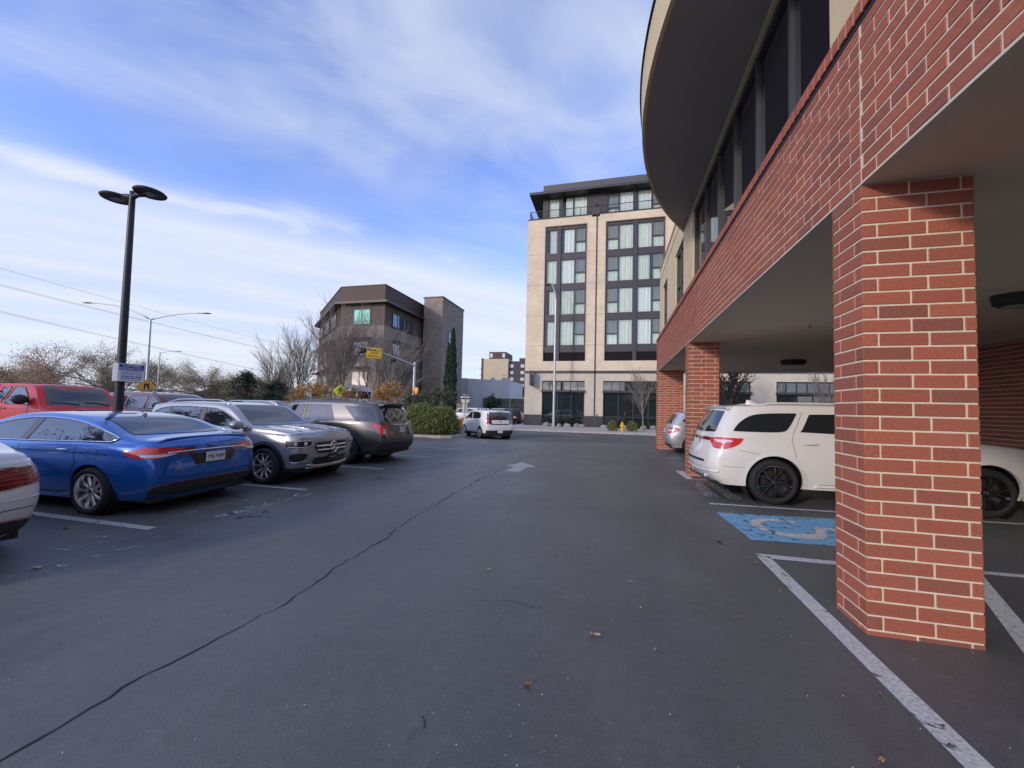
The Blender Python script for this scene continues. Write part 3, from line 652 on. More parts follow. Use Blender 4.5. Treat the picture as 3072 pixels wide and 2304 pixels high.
b = MB(); b.prism([(px(-7.24), YP), (XR, YP), (XR, YP+13), (px(-7.24), YP+13)], 23.682, pz(24.22)); hb(b, 'parapet', mat('parapet', (.075, .072, .078), .5, var=.06, vs=1))
b = MB()
for x in (-5, -1.5, 2.0): b.box(px(x), px(x)+.025, YP-.006, YP+.01, 23.7, pz(24.2))
hb(b, 'parapet_seam', MATS['black'])
b = MB(); b.box(-8.6, XR, YH+.13, YH+.18, 21.66, 21.71); b.box(-8.6, XR, YH+.14, YH+.17, 20.9, 20.93); b.box(-8.6, -8.55, YH+.18, YP+8, 21.66, 21.71)
for i in range(9): b.box(-8.6+1.7*i, -8.55+1.7*i, YH+.13, YH+.18, 20.8, 21.66)
rl = hb(b, 'railing', MATS['black'])
b = MB(); x = -8.5
while x < 6: b.box(x, x+.016, YH+.147, YH+.163, 20.93, 21.66); x += .11
y = YH+.3
while y < YP+6: b.box(-8.585, -8.569, y, y+.016, 20.9, 21.66); y += .11
tag(hb(b, 'balusters', MATS['black'], rl), kind='stuff')
b = MB(); b.bbox(px(-2.3), px(-1.5), YP-1.0, YP-.3, 20.5, 21.5, .03); hb(b, 'terrace_unit', MATS['hotel_dark'])
b = MB(); b.lathe([(0, .12), (.09, .1), (.1, 0), (.04, -.06), (0, -.06)], 14, 'z', (px(-1.85), YP-.18, 22.1)); b.box(px(-1.85)-.02, px(-1.85)+.02, YP-.18, YP, 22.1, 22.14); hb(b, 'wall_lamp', MATS['black'])
# blade sign
sg = thing('blade_sign', 'dark projecting sign with a white square and blue script on the hotel corner', 'sign', (-7.93, 37.2, 4.56))
b = MB(); b.bbox(-.11, .11, -.5, .52, -.72, .72, .02); b.build('cabinet', MATS['hotel_dark'], sg)
b = MB(); b.box(-.03, .03, .52, .598, .3, .36); b.box(-.03, .03, .52, .598, -.36, -.3); b.build('bracket', MATS['black'], sg)
mat('sign_blue', (.10, .16, .42), .4); mat('sign_white', (.75, .75, .76), .4)
for s in (-1, 1):
    x = s*.114; b = MB(); b.quad((x, -.32, .32), (x, .34, .32), (x, .34, .6), (x, -.32, .6)); b.build('white_panel', MATS['sign_white'], sg)
    b = MB(); b.tube([(x, .25, -.5), (x, -.2, -.42), (x, -.05, -.05), (x, .1, .2), (x, -.1, .12), (x, .02, -.3), (x, .3, -.12), (x, .2, -.46)], [.05, .07, .06, .05, .05, .06, .05, .04], 6); b.build('script_emblem', MATS['sign_blue'], sg, smooth=True)
    b = MB(); b.tube([(x+s*.03, .2, -.45), (x+s*.03, -.15, -.36), (x+s*.03, .0, -.02), (x+s*.03, .06, .14)], .03, 6); b.build('script_stroke', MATS['sign_white'], sg, smooth=True)
# ================================================================== CARS
def pchip(pts):
    xs = np.array([p[0] for p in pts], float); ys = np.array([p[1] for p in pts], float)
    h = np.diff(xs); d = np.diff(ys)/h; m = np.zeros(len(xs))
    if len(xs) > 2:
        for i in range(1, len(xs)-1):
            if d[i-1]*d[i] > 0:
                w1 = 2*h[i]+h[i-1]; w2 = h[i]+2*h[i-1]; m[i] = (w1+w2)/(w1/d[i-1]+w2/d[i])
    m[0] = d[0]; m[-1] = d[-1]
    def f(x):
        x = np.clip(np.asarray(x, float), xs[0], xs[-1]); i = np.clip(np.searchsorted(xs, x)-1, 0, len(xs)-2)
        t = (x-xs[i])/h[i]
        return (2*t**3-3*t**2+1)*ys[i]+(t**3-2*t**2+t)*h[i]*m[i]+(-2*t**3+3*t**2)*ys[i+1]+(t**3-t**2)*h[i]*m[i+1]
    return f
class Body:
    """A car shell: tail at x=0, nose at x=L, y to the left, z up."""
    def __init__(s, L, W, tail, nose, top, belt, sill=.22, zs=.62, tuck=.075, shoulder=.035, tumble=.30, crown=.045,
                 rear_c=(.10, .55), rear_r=(.10, .14), front_c=(.14, .75), front_r=(.12, .18), bulge=(.05, .07), arch=(), sharp=2.6):
        s.L = L; s.W = W; s.xr = pchip(tail); s.xf = pchip(nose); s.T = pchip(top); s.B = pchip(belt); s.sill = sill; s.zs = zs; s.tuck = tuck
        s.shoulder = shoulder; s.tumble = tumble; s.crown = crown; s.rc = rear_c; s.rr = rear_r; s.fc = front_c; s.frr = front_r; s.bulge = bulge; s.arch = arch; s.sharp = sharp
        s.xi = np.concatenate([np.linspace(0, .05, 10)[:-1], np.linspace(.05, .95, 150), np.linspace(.95, 1, 10)[1:]])
        zt = np.zeros(len(s.xi)); 
        for i, x in enumerate(s.xi):
            z = 1.0
            for _ in range(40): z = .5*z+.5*float(s.T((1-x)*float(s.xr(z))+x*float(s.xf(z))))
            zt[i] = z
        s.zt = zt
    def x(s, xi, z): return (1-xi)*s.xr(z)+xi*s.xf(z)
    def xi_of(s, x, z): a = s.xr(z); c = s.xf(z); return np.clip((x-a)/(c-a), 0, 1)
    def top(s, xi): return np.interp(xi, s.xi, s.zt)
    def P(s, xi, z):
        ln = s.xf(z)-s.xr(z); d1 = xi*ln; d2 = (1-xi)*ln
        g = lambda d, c, r: c*np.clip(1-d/r, 0, 1)**2
        q = lambda d, c, r: c*(1-np.sqrt(np.clip(1-np.clip(1-d/r, 0, 1)**2, 0, 1)))
        return s.W-g(d1, *s.rc)-q(d1, *s.rr)-g(d2, *s.fc)-q(d2, *s.frr)
    def levels(s, xi):
        t = s.top(xi); b = np.minimum(s.B((1-xi)*0+s.x(xi, .9)), t-s.crown-.015); return t, b
    def Y(s, xi, z):
        """half width of the shell at height z"""
        t, b = s.levels(xi); p = s.P(xi, z); te = t-s.crown
        low = p-s.tuck*np.clip((s.zs-z)/(s.zs-s.sill), 0, 1)**2-s.shoulder*np.clip((z-s.zs)/np.maximum(b-s.zs, .02), 0, 1)**2
        pb = s.P(xi, b)-s.shoulder; q = np.clip((z-b)/np.maximum(te-b, 1e-3), 0, 1)
        up = pb-s.tumble*(te-b)*q**1.08-.012*np.clip(q*8, 0, 1)
        cr = np.clip((z-te)/s.crown, 0, 1)
        y = np.where(z <= b, low, up)
        return y*np.where(z > te, np.clip(1-cr**s.sharp, 0, 1)**(1/s.sharp), 1)
    def side(s, x, z, sg=1, eps=0.): xi = s.xi_of(x, z); return (x, sg*(float(s.Y(xi, z))+eps), z)
    def roof(s, x, y, eps=0.):
        xi = float(s.xi_of(x, float(s.T(x)))); t = float(s.top(xi)); te = t-s.crown; r = float(s.Y(np.array(xi), np.array(te-1e-4)))
        k = min(abs(y)/max(r, .01), 1.0); return (x, y, te+s.crown*(1-k**s.sharp)**(1/s.sharp)+eps)
    def end(s, u, z, rear=True, eps=.006):
        """unrolled: u runs from the middle of the tail (or nose) round the corner on to the flank"""
        sg = 1 if u >= 0 else -1; a = abs(u); y0 = float(s.Y(np.array(0. if rear else 1.), np.array(z)))
        if a < y0:
            k = a/y0; bl = s.bulge[0 if rear else 1]*(1-k*k)
            return (float(s.xr(z))-bl-eps, u, z) if rear else (float(s.xf(z))+bl+eps, u, z)
        # walk along the flank by arc length
        d = a-y0; x = float(s.xr(z)) if rear else float(s.xf(z)); y = y0; st = .01; px_, py_ = x, y0; acc = 0
        while acc < d:
            x2 = x+(st if rear else -st); y2 = float(s.Y(s.xi_of(x2, z), np.array(z))); acc += math.hypot(st, y2-y); x, y = x2, y2
        return (x, sg*(y+eps), z)
    def shell(s, name, mats, parent, low_frac=.0, low_mat=1, nl=20, nu=10, nc=7, nx=None):
        xi = s.xi if nx is None else np.concatenate([np.linspace(0, .05, 6)[:-1], np.linspace(.05, .95, nx), np.linspace(.95, 1, 6)[1:]])
        V = []; M_ = nl+nu+nc+1; ncap = 7
        def ring(x, cap=None):
            t = float(s.top(x)); b = float(np.minimum(s.B(s.x(x, .9)), t-s.crown-.015)); te = t-s.crown; b = min(b, te-.01)
            z = list(np.linspace(s.sill, b, nl+1)[:-1])+list(np.linspace(b, te, nu+1)[:-1]); ph = np.linspace(0, math.pi/2, nc+1)
            zc = te+s.crown*np.sin(ph); z = np.array(z+list(zc)); y = s.Y(np.full(len(z), x), z)
            r = float(s.Y(np.array(x), np.array(te-1e-5))); y[-(nc+1):] = r*np.clip(1-np.sin(ph)**s.sharp, 0, 1)**(1/s.sharp)*(1-.0*ph)
            # even out the roof: sample by angle across the width
            yy = r*np.cos(ph)**(2/s.sharp); zz_ = te+s.crown*np.sin(ph)**(2/s.sharp); y[-(nc+1):] = yy; z[-(nc+1):] = zz_; y[-1] = 0
            return np.stack([s.x(np.full(len(z), x), z), y, z], 1)
        rows = []
        r0_ = ring(0.0); r1_ = ring(1.0)
        for k in range(1, ncap):                                     # closed tail, from the middle outwards
            f = k/ncap; q = r0_.copy(); q[:, 1] *= f; q[:, 0] -= s.bulge[0]*(1-f*f); rows.append(q)
        for x in xi: rows.append(ring(float(x)))
        for k in range(ncap-1, 0, -1):
            f = k/ncap; q = r1_.copy(); q[:, 1] *= f; q[:, 0] += s.bulge[1]*(1-f*f); rows.append(q)
        mid0 = r0_.copy(); mid0[:, 1] = 0; mid0[:, 0] -= s.bulge[0]; mid1 = r1_.copy(); mid1[:, 1] = 0; mid1[:, 0] += s.bulge[1]
        rows = [mid0]+rows+[mid1]; n = len(rows); A = np.array(rows)
        verts = []; faces = []; fm = []
        cut = int(round(nl*low_frac))
        for sg in (1, -1):
            base = len(verts)
            for i in range(n):
                for j in range(M_): verts.append((A[i, j, 0], sg*A[i, j, 1], A[i, j, 2]))
            for i in range(n-1):
                for j in range(M_-1):
                    f = [base+i*M_+j, base+(i+1)*M_+j, base+(i+1)*M_+j+1, base+i*M_+j+1]
                    faces.append(f if sg < 0 else f[::-1]); fm.append(low_mat if j < cut else 0)
        V = np.array(verts); inside = np.zeros(len(V), bool)
        for xa, za, ra in s.arch:
            d = np.hypot(V[:, 0]-xa, V[:, 2]-za); m = (d < ra) & (np.abs(V[:, 1]) > s.W*.6); inside |= m
        keep = [k for k, f in enumerate(faces) if not all(inside[v] for v in f)]
        for xa, za, ra in s.arch:
            d = np.hypot(V[:, 0]-xa, V[:, 2]-za); m = (d < ra) & inside; k = ra/np.maximum(d[m], 1e-4)
            V[m, 0] = xa+(V[m, 0]-xa)*k; V[m, 2] = np.maximum(za+(V[m, 2]-za)*k, s.sill)
        me = bpy.data.meshes.new(name); me.from_pydata([tuple(v) for v in V], [], [faces[k] for k in keep])
        for m in mats: me.materials.append(m)
        me.polygons.foreach_set('material_index', [fm[k] for k in keep])
        bm = bmesh.new(); bm.from_mesh(me); bmesh.ops.remove_doubles(bm, verts=bm.verts, dist=.0006)
        lone = [v for v in bm.verts if not v.link_faces]; bmesh.ops.delete(bm, geom=lone, context='VERTS')
        # turn the arch lips inwards
        ed = [e for e in bm.edges if e.is_boundary and any(abs(math.hypot(v.co.x-xa, v.co.z-za)-ra) < .012 for v in e.verts for xa, za, ra in s.arch) and abs(e.verts[0].co.y) > s.W*.6]
        if ed:
            r = bmesh.ops.extrude_edge_only(bm, edges=ed)
            for v in [g for g in r['geom'] if isinstance(g, bmesh.types.BMVert)]: v.co.y *= .965
            for f in [g for g in r['geom'] if isinstance(g, bmesh.types.BMFace)]: f.material_index = fm[0] if False else 0
        for f in bm.faces: f.smooth = True
        bmesh.ops.recalc_face_normals(bm, faces=bm.faces)
        bm.to_mesh(me); bm.free(); me.set_sharp_from_angle(angle=R(50)); me.update()
        o = link(bpy.data.objects.new(name, me), parent)
        fl = MB(); fl.box(.12, s.L-.15, -s.W*.78, s.W*.78, s.sill-.03, s.sill+.04)
        for xa, za, ra in s.arch:
            for sg in (1, -1): fl.lathe([(0.02, 0), (ra*1.01, 0), (ra*1.01, .30)], 24, 'y', (xa, (s.W-.34) if sg > 0 else -(s.W-.34)-.0, za)) if sg > 0 else fl.lathe([(0.02, 0), (ra*1.01, 0), (ra*1.01, -.30)], 24, 'y', (xa, -(s.W-.34), za))
        fl.build('underbody', MATS['black'], parent, fix=False)
        return o
def cdt_panel(poly, step, fmap, name, m, parent, smooth=True):
    P = []
    n = len(poly)
    for i in range(n):
        a = Vector(poly[i]); c = Vector(poly[(i+1) % n]); k = max(1, int((c-a).length/step))
        for j in range(k): P.append(a.lerp(c, j/k))
    nb = len(P); x0 = min(p.x for p in P); x1 = max(p.x for p in P); y0 = min(p.y for p in P); y1 = max(p.y for p in P)
    def ins(q):
        c = False; j = nb-1
        for i in range(nb):
            if (P[i].y > q.y) != (P[j].y > q.y) and q.x < (P[j].x-P[i].x)*(q.y-P[i].y)/(P[j].y-P[i].y)+P[i].x: c = not c
            j = i
        return c
    pts = list(P); gx = x0+step*.5
    while gx < x1:
        gy = y0+step*.5
        while gy < y1:
            q = Vector((gx, gy))
            if ins(q) and min((q-p).length for p in P) > step*.4: pts.append(q)
            gy += step
        gx += step
    r = delaunay_2d_cdt(pts, [(i, (i+1) % nb) for i in range(nb)], [], 1, 1e-6)
    b = MB(); b.add([fmap(v.x, v.y) for v in r[0]], [tuple(f) for f in r[2]])
    return b.build(name, m, parent, smooth=smooth, fix=True)
def smooth_poly(pts, k=4):
    """Catmull-Rom through the corner points of a closed outline; points given with a third value stay sharp"""
    n = len(pts); out = []
    for i in range(n):
        p0, p1, p2, p3 = (pts[(i+j-1) % n] for j in range(4))
        sharp1 = len(p1) > 2; sharp2 = len(p2) > 2
        a0 = Vector(p1[:2]) if sharp1 else Vector(p0[:2]); a1 = Vector(p1[:2]); a2 = Vector(p2[:2]); a3 = Vector(p2[:2]) if sharp2 else Vector(p3[:2])
        for j in range(k):
            t = j/k; out.append(tuple(.5*((2*a1)+(-a0+a2)*t+(2*a0-5*a1+4*a2-a3)*t*t+(-a0+3*a1-3*a2+a3)*t**3)))
    return out
def strip(b, pts, r, n=6): b.tube(pts, r, n)
def wheel(parent, x, y, z, r, rim_m, spokes=10, rim=.66, width=.22, twin=False, name='wheel', outer=1, fancy=0, dark=None):
    """tyre with its rim as a child; outer = +1 when the outside faces +y"""
    w = width; b = MB()
    prof = [(r*rim*.98, -w/2+.015), (r*rim*1.04, -w/2), (r*.86, -w/2-.012), (r*.95, -w/2+.008), (r*.992, -w/2+.04), (r, -w/2+.07), (r, w/2-.07), (r*.992, w/2-.04), (r*.95, w/2-.008), (r*.86, w/2+.012), (r*rim*1.04, w/2), (r*rim*.98, w/2-.015)]
    b.lathe(prof, 40, 'y'); t = b.build(name, MATS['rubber'], parent, smooth=45); t.location = (x, y, z)
    s = outer; b = MB(); R_ = r*rim
    b.lathe([(R_*1.0, s*(w/2-.004)), (R_*1.03, s*(w/2+.004)), (R_*.97, s*(w/2+.006)), (R_*.93, s*(w/2-.03)), (R_*.90, -s*w*.3)], 40, 'y')
    hub = s*(w/2-.028)
    b.lathe([(0, hub+s*.012), (R_*.17, hub+s*.012), (R_*.20, hub), (R_*.24, hub-s*.03)], 20, 'y')
    for k in range(spokes):
        a0 = 2*math.pi*k/spokes
        offs = (0,) if not twin else (-.17, .17)
        for o_ in offs:
            wi, wo = (R_*.075, R_*.062) if twin else (R_*.12, R_*.095)
            if fancy: wi, wo = R_*.085, R_*.05
            ai = a0+o_*.35; ao = a0+o_*(1.0 if not fancy else 1.5)
            vs = []
            for rr, aa, ww_, dep in ((R_*.16, ai, wi, 0), (R_*.55, (ai+ao)/2, (wi+wo)/2, .008), (R_*.95, ao, wo, -.004)):
                c = Vector((math.cos(aa)*rr, 0, math.sin(aa)*rr)); tn = Vector((-math.sin(aa), 0, math.cos(aa)))
                for sg, dy in ((-1, -.016), (-.55, .004), (.55, .004), (1, -.016)): q = c+tn*ww_*sg; vs.append((q.x, hub+s*(dep+dy), q.z))
            b.add(vs, [(i*4+j, i*4+j+1, i*4+4+j+1, i*4+4+j) for i in range(2) for j in range(3)])
    ro = b.build('rim', rim_m, t, smooth=35)
    b = MB(); b.lathe([(0, -s*.03), (R_*.91, -s*.03)], 28, 'y'); b.lathe([(R_*.3, s*.0), (R_*.62, s*.0), (R_*.62, -s*.02)], 28, 'y'); b.build('brake_disc', dark or MATS['brake'], t)
    b = MB(); b.lathe([(0, hub+s*.018), (R_*.10, hub+s*.017), (R_*.115, hub+s*.01)], 16, 'y'); b.build('hub_cap', MATS['plastic_dark'], t, smooth=True)
    return t
mat('brake', (.03, .03, .032), .5, .3)
mat('rim_silver', (.62, .61, .59), .28, .9, var=.05); mat('rim_black', (.17, .17, .175), .16, .95, coat=1.); mat('rim_two', (.60, .60, .61), .3, .85)
mat('lamp_red', (.42, .012, .016), .12, coat=1., spec=.6); mat('lamp_dark_red', (.16, .006, .012), .12, coat=1.); mat('lamp_clear', (.62, .62, .63), .1, coat=1.); mat('lamp_bright_red', (.60, .03, .03), .15, coat=1.)
mat('trim_black', (.016, .016, .018), .35, coat=.3); mat('cladding', (.030, .030, .032), .6, var=.1, vs=20); mat('plate', (.62, .64, .63), .45); mat('plate_text', (.03, .05, .14), .5); mat('plate_dark', (.02, .02, .02), .4)
mat('seam', (.008, .008, .009), .8); mat('wiper', (.012, .012, .012), .6); mat('badge', (.55, .56, .58), .2, 1)
def paint(name, c, metal=.35, rough=.32, coat=1.): return mat(name, c, rough, metal, coat=coat, var=.02, vs=3)
class Car:
    def __init__(s, name, label, body, paint_m, loc, rz, group=None, low=0., low_mat='cladding', nx=None, **k):
        s.root = thing(name, label, 'car', loc, rz, group); s.b = body; s.paint = paint_m
        s.shell = body.shell('body', [paint_m, MATS[low_mat]], s.root, low, **({'nx': nx} if nx else {}))
    def win(s, poly, side=1, name='side_window', m='glass', eps=.008, trim=None, tr=.008, k=4, step=.06, parent=None):
        P = smooth_poly(poly, k); o = cdt_panel(P, step, lambda x, z: s.b.side(x, z, side, eps), name, MATS[m], parent or s.root)
        if trim:
            b = MB(); pts = [s.b.side(x, z, side, eps+.002) for x, z in P]; b.tube(pts+[pts[0]], tr, 5, False); b.build('window_trim', MATS[trim], o, smooth=True)
        return o
    def both(s, poly, **k):
        for sd_ in (1, -1): s.win(poly, side=sd_, **k)
    def top(s, poly, name, m='glass', eps=.007, k=4, step=.07): return cdt_panel(smooth_poly(poly, k), step, lambda x, y: s.b.roof(x, y, eps), name, MATS[m], s.root)
    def end(s, poly, name, m, rear=True, eps=.009, k=4, step=.045, parent=None, mirror=False):
        o = cdt_panel(smooth_poly(poly, k), step, lambda u, z: s.b.end(u, z, rear, eps), name, MATS[m], parent or s.root)
        if mirror: cdt_panel(smooth_poly([(-p[0],)+tuple(p[1:]) for p in poly][::-1], k), step, lambda u, z: s.b.end(u, z, rear, eps), name, MATS[m], parent or s.root)
        return o
    def sline(s, pts, r=.0045, m='seam', sides=(1, -1), eps=-.0005, name='seam'):
        for sd_ in sides:
            P = []
            for i in range(len(pts)-1):
                a, c = Vector(pts[i]), Vector(pts[i+1]); n = max(2, int((c-a).length/.06))
                for j in range(n): P.append(a.lerp(c, j/n))
            P.append(Vector(pts[-1])); b = MB(); b.tube([s.b.side(p.x, p.y, sd_, eps) for p in P], r, 5); b.build(name, MATS[m], s.root, smooth=True)
    def eline(s, pts, r=.0045, m='seam', rear=True, eps=0., name='seam', parent=None):
        P = []
        for i in range(len(pts)-1):
            a, c = Vector(pts[i]), Vector(pts[i+1]); n = max(2, int((c-a).length/.05))
            for j in range(n): P.append(a.lerp(c, j/n))
        P.append(Vector(pts[-1])); b = MB(); b.tube([s.b.end(p.x, p.y, rear, eps) for p in P], r, 6); return b.build(name, MATS[m], parent or s.root, smooth=True)
    def wheels(s, xr, xf, r, m, track=None, **k):
        t = track or s.b.W-.115
        for x in (xr, xf):
            for sg in (1, -1): wheel(s.root, x, sg*t, r, r, MATS[m], outer=sg, **k)
    def mirrors(s, x, z, m=None, h=.17, w=.24, d=.16):
        for sg in (1, -1):
            q = s.b.side(x, z, sg, 0); b = MB(); b.lathe([(0, 0), (.55, .04), (.92, .2), (1, .5), (.95, .85), (.85, 1.0), (0, 1.0)], 18, 'x')
            b.v = [(-(v[0]-.9)*d, v[1]*w/2, v[2]*h/2) for v in b.v]; b.v = [(x_+q[0]-.02, y_+q[1]+sg*(w/2+.035), z_+q[2]+.03) for x_, y_, z_ in b.v]
            o = b.build('mirror', m or s.paint, s.root, smooth=50)
            c = MB(); c.tube([(q[0], q[1]-sg*.03, q[2]-.02), (q[0]-.02, q[1]+sg*.1, q[2]-.0)], [.03, .035], 8); c.build('mirror_arm', MATS['plastic_dark'], o, smooth=True)
    def handles(s, pts, m, w=.2):
        for x, z in pts:
            for sg in (1, -1):
                b = MB(); P = [s.b.side(x-w/2+w*i/6, z+.004*math.sin(i/6*math.pi), sg, .012+.022*math.sin(i/6*math.pi)) for i in range(7)]; b.tube(P, [.008, .013, .014, .014, .014, .013, .008], 7); b.build('door_handle', MATS[m] if isinstance(m, str) else m, s.root, smooth=True)
    def plate(s, txt, z, y=0, rear=True, m='plate', size=.115, w=.30, h=.15):
        q = s.b.end(y, z, rear, .012); sx = -1 if rear else 1; b = MB(); b.bbox(min(q[0], q[0]+sx*.012), max(q[0], q[0]+sx*.012), y-w/2, y+w/2, z-h/2, z+h/2, .003); o = b.build('number_plate', MATS[m], s.root)
        if txt:
            mt = Matrix.Translation((q[0]+sx*.014, y, z)) @ (Matrix.Rotation(R(-90), 4, 'Z') if rear else Matrix.Rotation(R(90), 4, 'Z')) @ Matrix.Rotation(R(90), 4, 'X')
            text(txt, size, MATS['plate_text'] if m == 'plate' else MATS['badge'], o, mt, 'plate_lettering')
        return o
    def rails(s, x0, x1, y, h=.05, m='badge', r=.016):
        for sg in (1, -1):
            b = MB(); P = []
            for i in range(25):
                f = i/24; x = x0+(x1-x0)*f; q = s.b.roof(x, sg*y, 0); P.append((x, q[1], q[2]+h*min(1, 6*f, 6*(1-f))-.005))
            b.tube(P, r, 7); o = b.build('roof_rail', MATS[m], s.root, smooth=True)
    def arches(s, m, w=.05, sides=(1, -1), eps=.008, zmin=None):
        for xa, za, ra in s.b.arch:
            for sg in sides:
                b = MB(); inner = []; outer = []
                for k in range(41):
                    a = R(-22)+R(224)*k/40; zi = za+math.sin(a)*(ra-.003); zo = za+math.sin(a)*(ra+w)
                    zi = max(zi, s.b.sill+.005); zo = max(zo, s.b.sill+.005)
                    inner.append(s.b.side(xa+math.cos(a)*(ra-.003), zi, sg, eps)); outer.append(s.b.side(xa+math.cos(a)*(ra+w), zo, sg, eps*.4))
                deep = [(p[0], p[1]-sg*.05, p[2]) for p in inner]; n = 41
                b.add(deep+inner+outer, [(i, i+1, n+i+1, n+i) for i in range(n-1)]+[(n+i, n+i+1, 2*n+i+1, 2*n+i) for i in range(n-1)]); b.build('arch_trim', m if not isinstance(m, str) else MATS[m], s.root, smooth=35)
def place(tail_x, cy, L, heading):
    """root at the middle of the tail; heading -X means the tail faces the lane"""
    return (tail_x, cy, 0)
# ---------------------------------------------------------------- blue sedan (tail to the lane)
p_blue = paint('paint_blue_car', (.010, .12, .46), .35, .24)
bd = Body(4.70, .925, tail=[(.20, .16), (.34, .05), (.55, .0), (.80, .02), (.98, .07), (1.06, .12)], nose=[(.2, 4.53), (.4, 4.67), (.6, 4.70), (.8, 4.63)],
          top=[(0, 1.03), (.10, 1.065), (.30, 1.075), (.58, 1.13), (1.18, 1.34), (1.63, 1.41), (2.08, 1.43), (2.53, 1.41), (2.88, 1.33), (3.63, 1.04), (4.18, .94), (4.53, .82), (4.70, .70)],
          belt=[(0, .99), (.8, .985), (2.0, .965), (3.4, .93), (4.7, .86)], sill=.20, zs=.68, tuck=.10, shoulder=.05, tumble=.40, crown=.055, rear_c=(.14, .6), rear_r=(.05, .08), bulge=(.08, .10), arch=((.88, .335, .372), (3.73, .335, .372)), sharp=2.4)
c = Car('parked_car', 'metallic blue four-door sedan parked with its tail towards the lane', bd, p_blue, (-5.96, 4.66, 0), R(183), 'cars parked in the lot', nx=170)
dlo = [(3.45, .985, 1), (2.98, 1.19), (2.58, 1.29), (2.13, 1.332), (1.68, 1.322), (1.25, 1.27), (.82, 1.165), (.54, 1.075, 1), (.64, 1.025, 1), (2.0, 1.00, 1)]
c.both(dlo, trim='chrome', tr=.011, step=.07)
for xs_ in (((2.30, 1.00), (2.19, 1.328), (2.05, 1.332), (2.16, 1.00)),):
    for sg in (1, -1): c.win([(*p, 1) for p in xs_], side=sg, name='pillar', m='trim_black', eps=.013, k=1)
c.sline([(1.20, 1.02), (1.16, 1.25)], .012, 'trim_black', name='pillar')
c.sline([(2.25, 1.0), (2.23, .85), (2.21, .40), (2.13, .28), (1.45, .27)], .0045); c.sline([(1.18, 1.01), (1.20, .86), (1.14, .74), (1.20, .6)], .0045); c.sline([(3.45, .97), (3.41, .7), (3.35, .3), (2.23, .27)], .0045)
c.sline([(.60, .845), (1.3, .865), (2.3, .865), (3.3, .82)], .006, name='crease'); c.sline([(1.35, .30), (3.25, .28)], .010, 'seam', name='sill_line')
c.top([(1.25, -.50), (1.25, .50), (1.08, .575, 1), (.58, .64, 1), (.53, .45), (.50, 0), (.53, -.45), (.58, -.64, 1), (1.08, -.575, 1)], 'rear_window')
c.top([(2.81, -.53, 1), (2.86, 0), (2.81, .53, 1), (3.55, .68, 1), (3.65, 0), (3.55, -.68, 1)], 'windscreen'); c.top([(2.68, -.36, 1), (2.68, .36, 1), (2.03, .38, 1), (2.03, -.38, 1)], 'sunroof')
c.wheels(.88, 3.73, .335, 'rim_silver', spokes=10, rim=.70)
lamp = [(.40, .925, 1), (.62, .950), (.80, .955), (.98, .93), (1.13, .87, 1), (.98, .815), (.80, .80), (.66, .815), (.55, .85, 1)]
c.end(lamp, 'tail_lamp', 'lamp_bright_red', mirror=True, eps=.012); c.end([(.50, .862, 1), (.70, .86), (.90, .855, 1), (.88, .825, 1), (.70, .82), (.60, .835, 1)], 'reversing_lamp', 'lamp_clear', mirror=True, eps=.018)
c.end([(.28, .935, 1), (.40, .925, 1), (.58, .87, 1), (.50, .83, 1), (.28, .85, 1)], 'tail_lamp_inner', 'lamp_dark_red', mirror=True, eps=.010)
c.eline([(-.62, .872), (-.3, .885), (0, .888), (.3, .885), (.62, .872)], .011, 'chrome', eps=.016, name='chrome_bar')
c.end([(-.36, .835, 1), (.36, .835, 1), (.28, .67, 1), (-.28, .67, 1)], 'plate_recess', 'trim_black', eps=.004)
c.plate('796 NRP', .765, size=.072)
c.end([(0.09*math.cos(R(a)), .955+.034*math.sin(R(a))) for a in range(0, 360, 40)], 'oval_badge', 'plate_text', eps=.012); c.end([(0.085*math.cos(R(a)), .955+.029*math.sin(R(a))) for a in range(0, 360, 40)], 'oval_badge_face', 'paint_blue_car', eps=.015)
c.end([(-.72, .40, 1), (-.45, .43), (0, .44), (.45, .43), (.72, .40, 1), (.78, .29, 1), (.5, .255), (0, .25), (-.5, .255), (-.78, .29, 1)], 'rear_valance', 'cladding', eps=.010)
c.eline([(-.82, .385), (-.5, .445), (0, .452), (.5, .445), (.82, .385)], .007, 'lamp_dark_red', eps=.010, name='reflector_strip')
c.eline([(-.72, .52), (-.66, .60), (-.62, .78)], .004); c.eline([(.72, .52), (.66, .60), (.62, .78)], .004); c.eline([(-.72, .52), (0, .50), (.72, .52)], .004)
b = MB(); q = [bd.roof(.10, y, .012) for y in np.linspace(-.68, .68, 13)]; b.tube(q, .016, 6); b.build('deck_lip', p_blue, c.root, smooth=True)
mt = lambda x, y, z: Matrix.Translation((x, y, z)) @ Matrix.Rotation(R(-90), 4, 'Z') @ Matrix.Rotation(R(90), 4, 'X')
q = bd.end(.48, .62, True, .012); text('FUSION', .05, MATS['badge'], c.root, mt(q[0]-.006, .48, .62), 'badge_lettering')
c.handles([(2.45, .885), (1.40, .895)], 'chrome', .19); c.mirrors(3.25, .97)
c.sline([(.96, .79), (.82, .79), (.78, .85), (.80, .92), (.94, .92), (.98, .87), (.96, .79)], .003, sides=(1,), name='fuel_door')
b = MB(); q = bd.roof(1.33, 0, 0); b.add([(q[0]-.07, 0, q[2]-.01), (q[0]+.07, 0, q[2]-.005), (q[0]-.05, .0, q[2]+.055), (q[0], .028, q[2]), (q[0], -.028, q[2])], [(0, 3, 2), (0, 2, 4), (3, 1, 2), (1, 4, 2)]); b.tube([(q[0]-.02, 0, q[2]+.02), (q[0]+.10, 0, q[2]+.10)], .006, 5); b.build('antenna', MATS['trim_black'], c.root)
c.root.scale = (1, 1, .955)
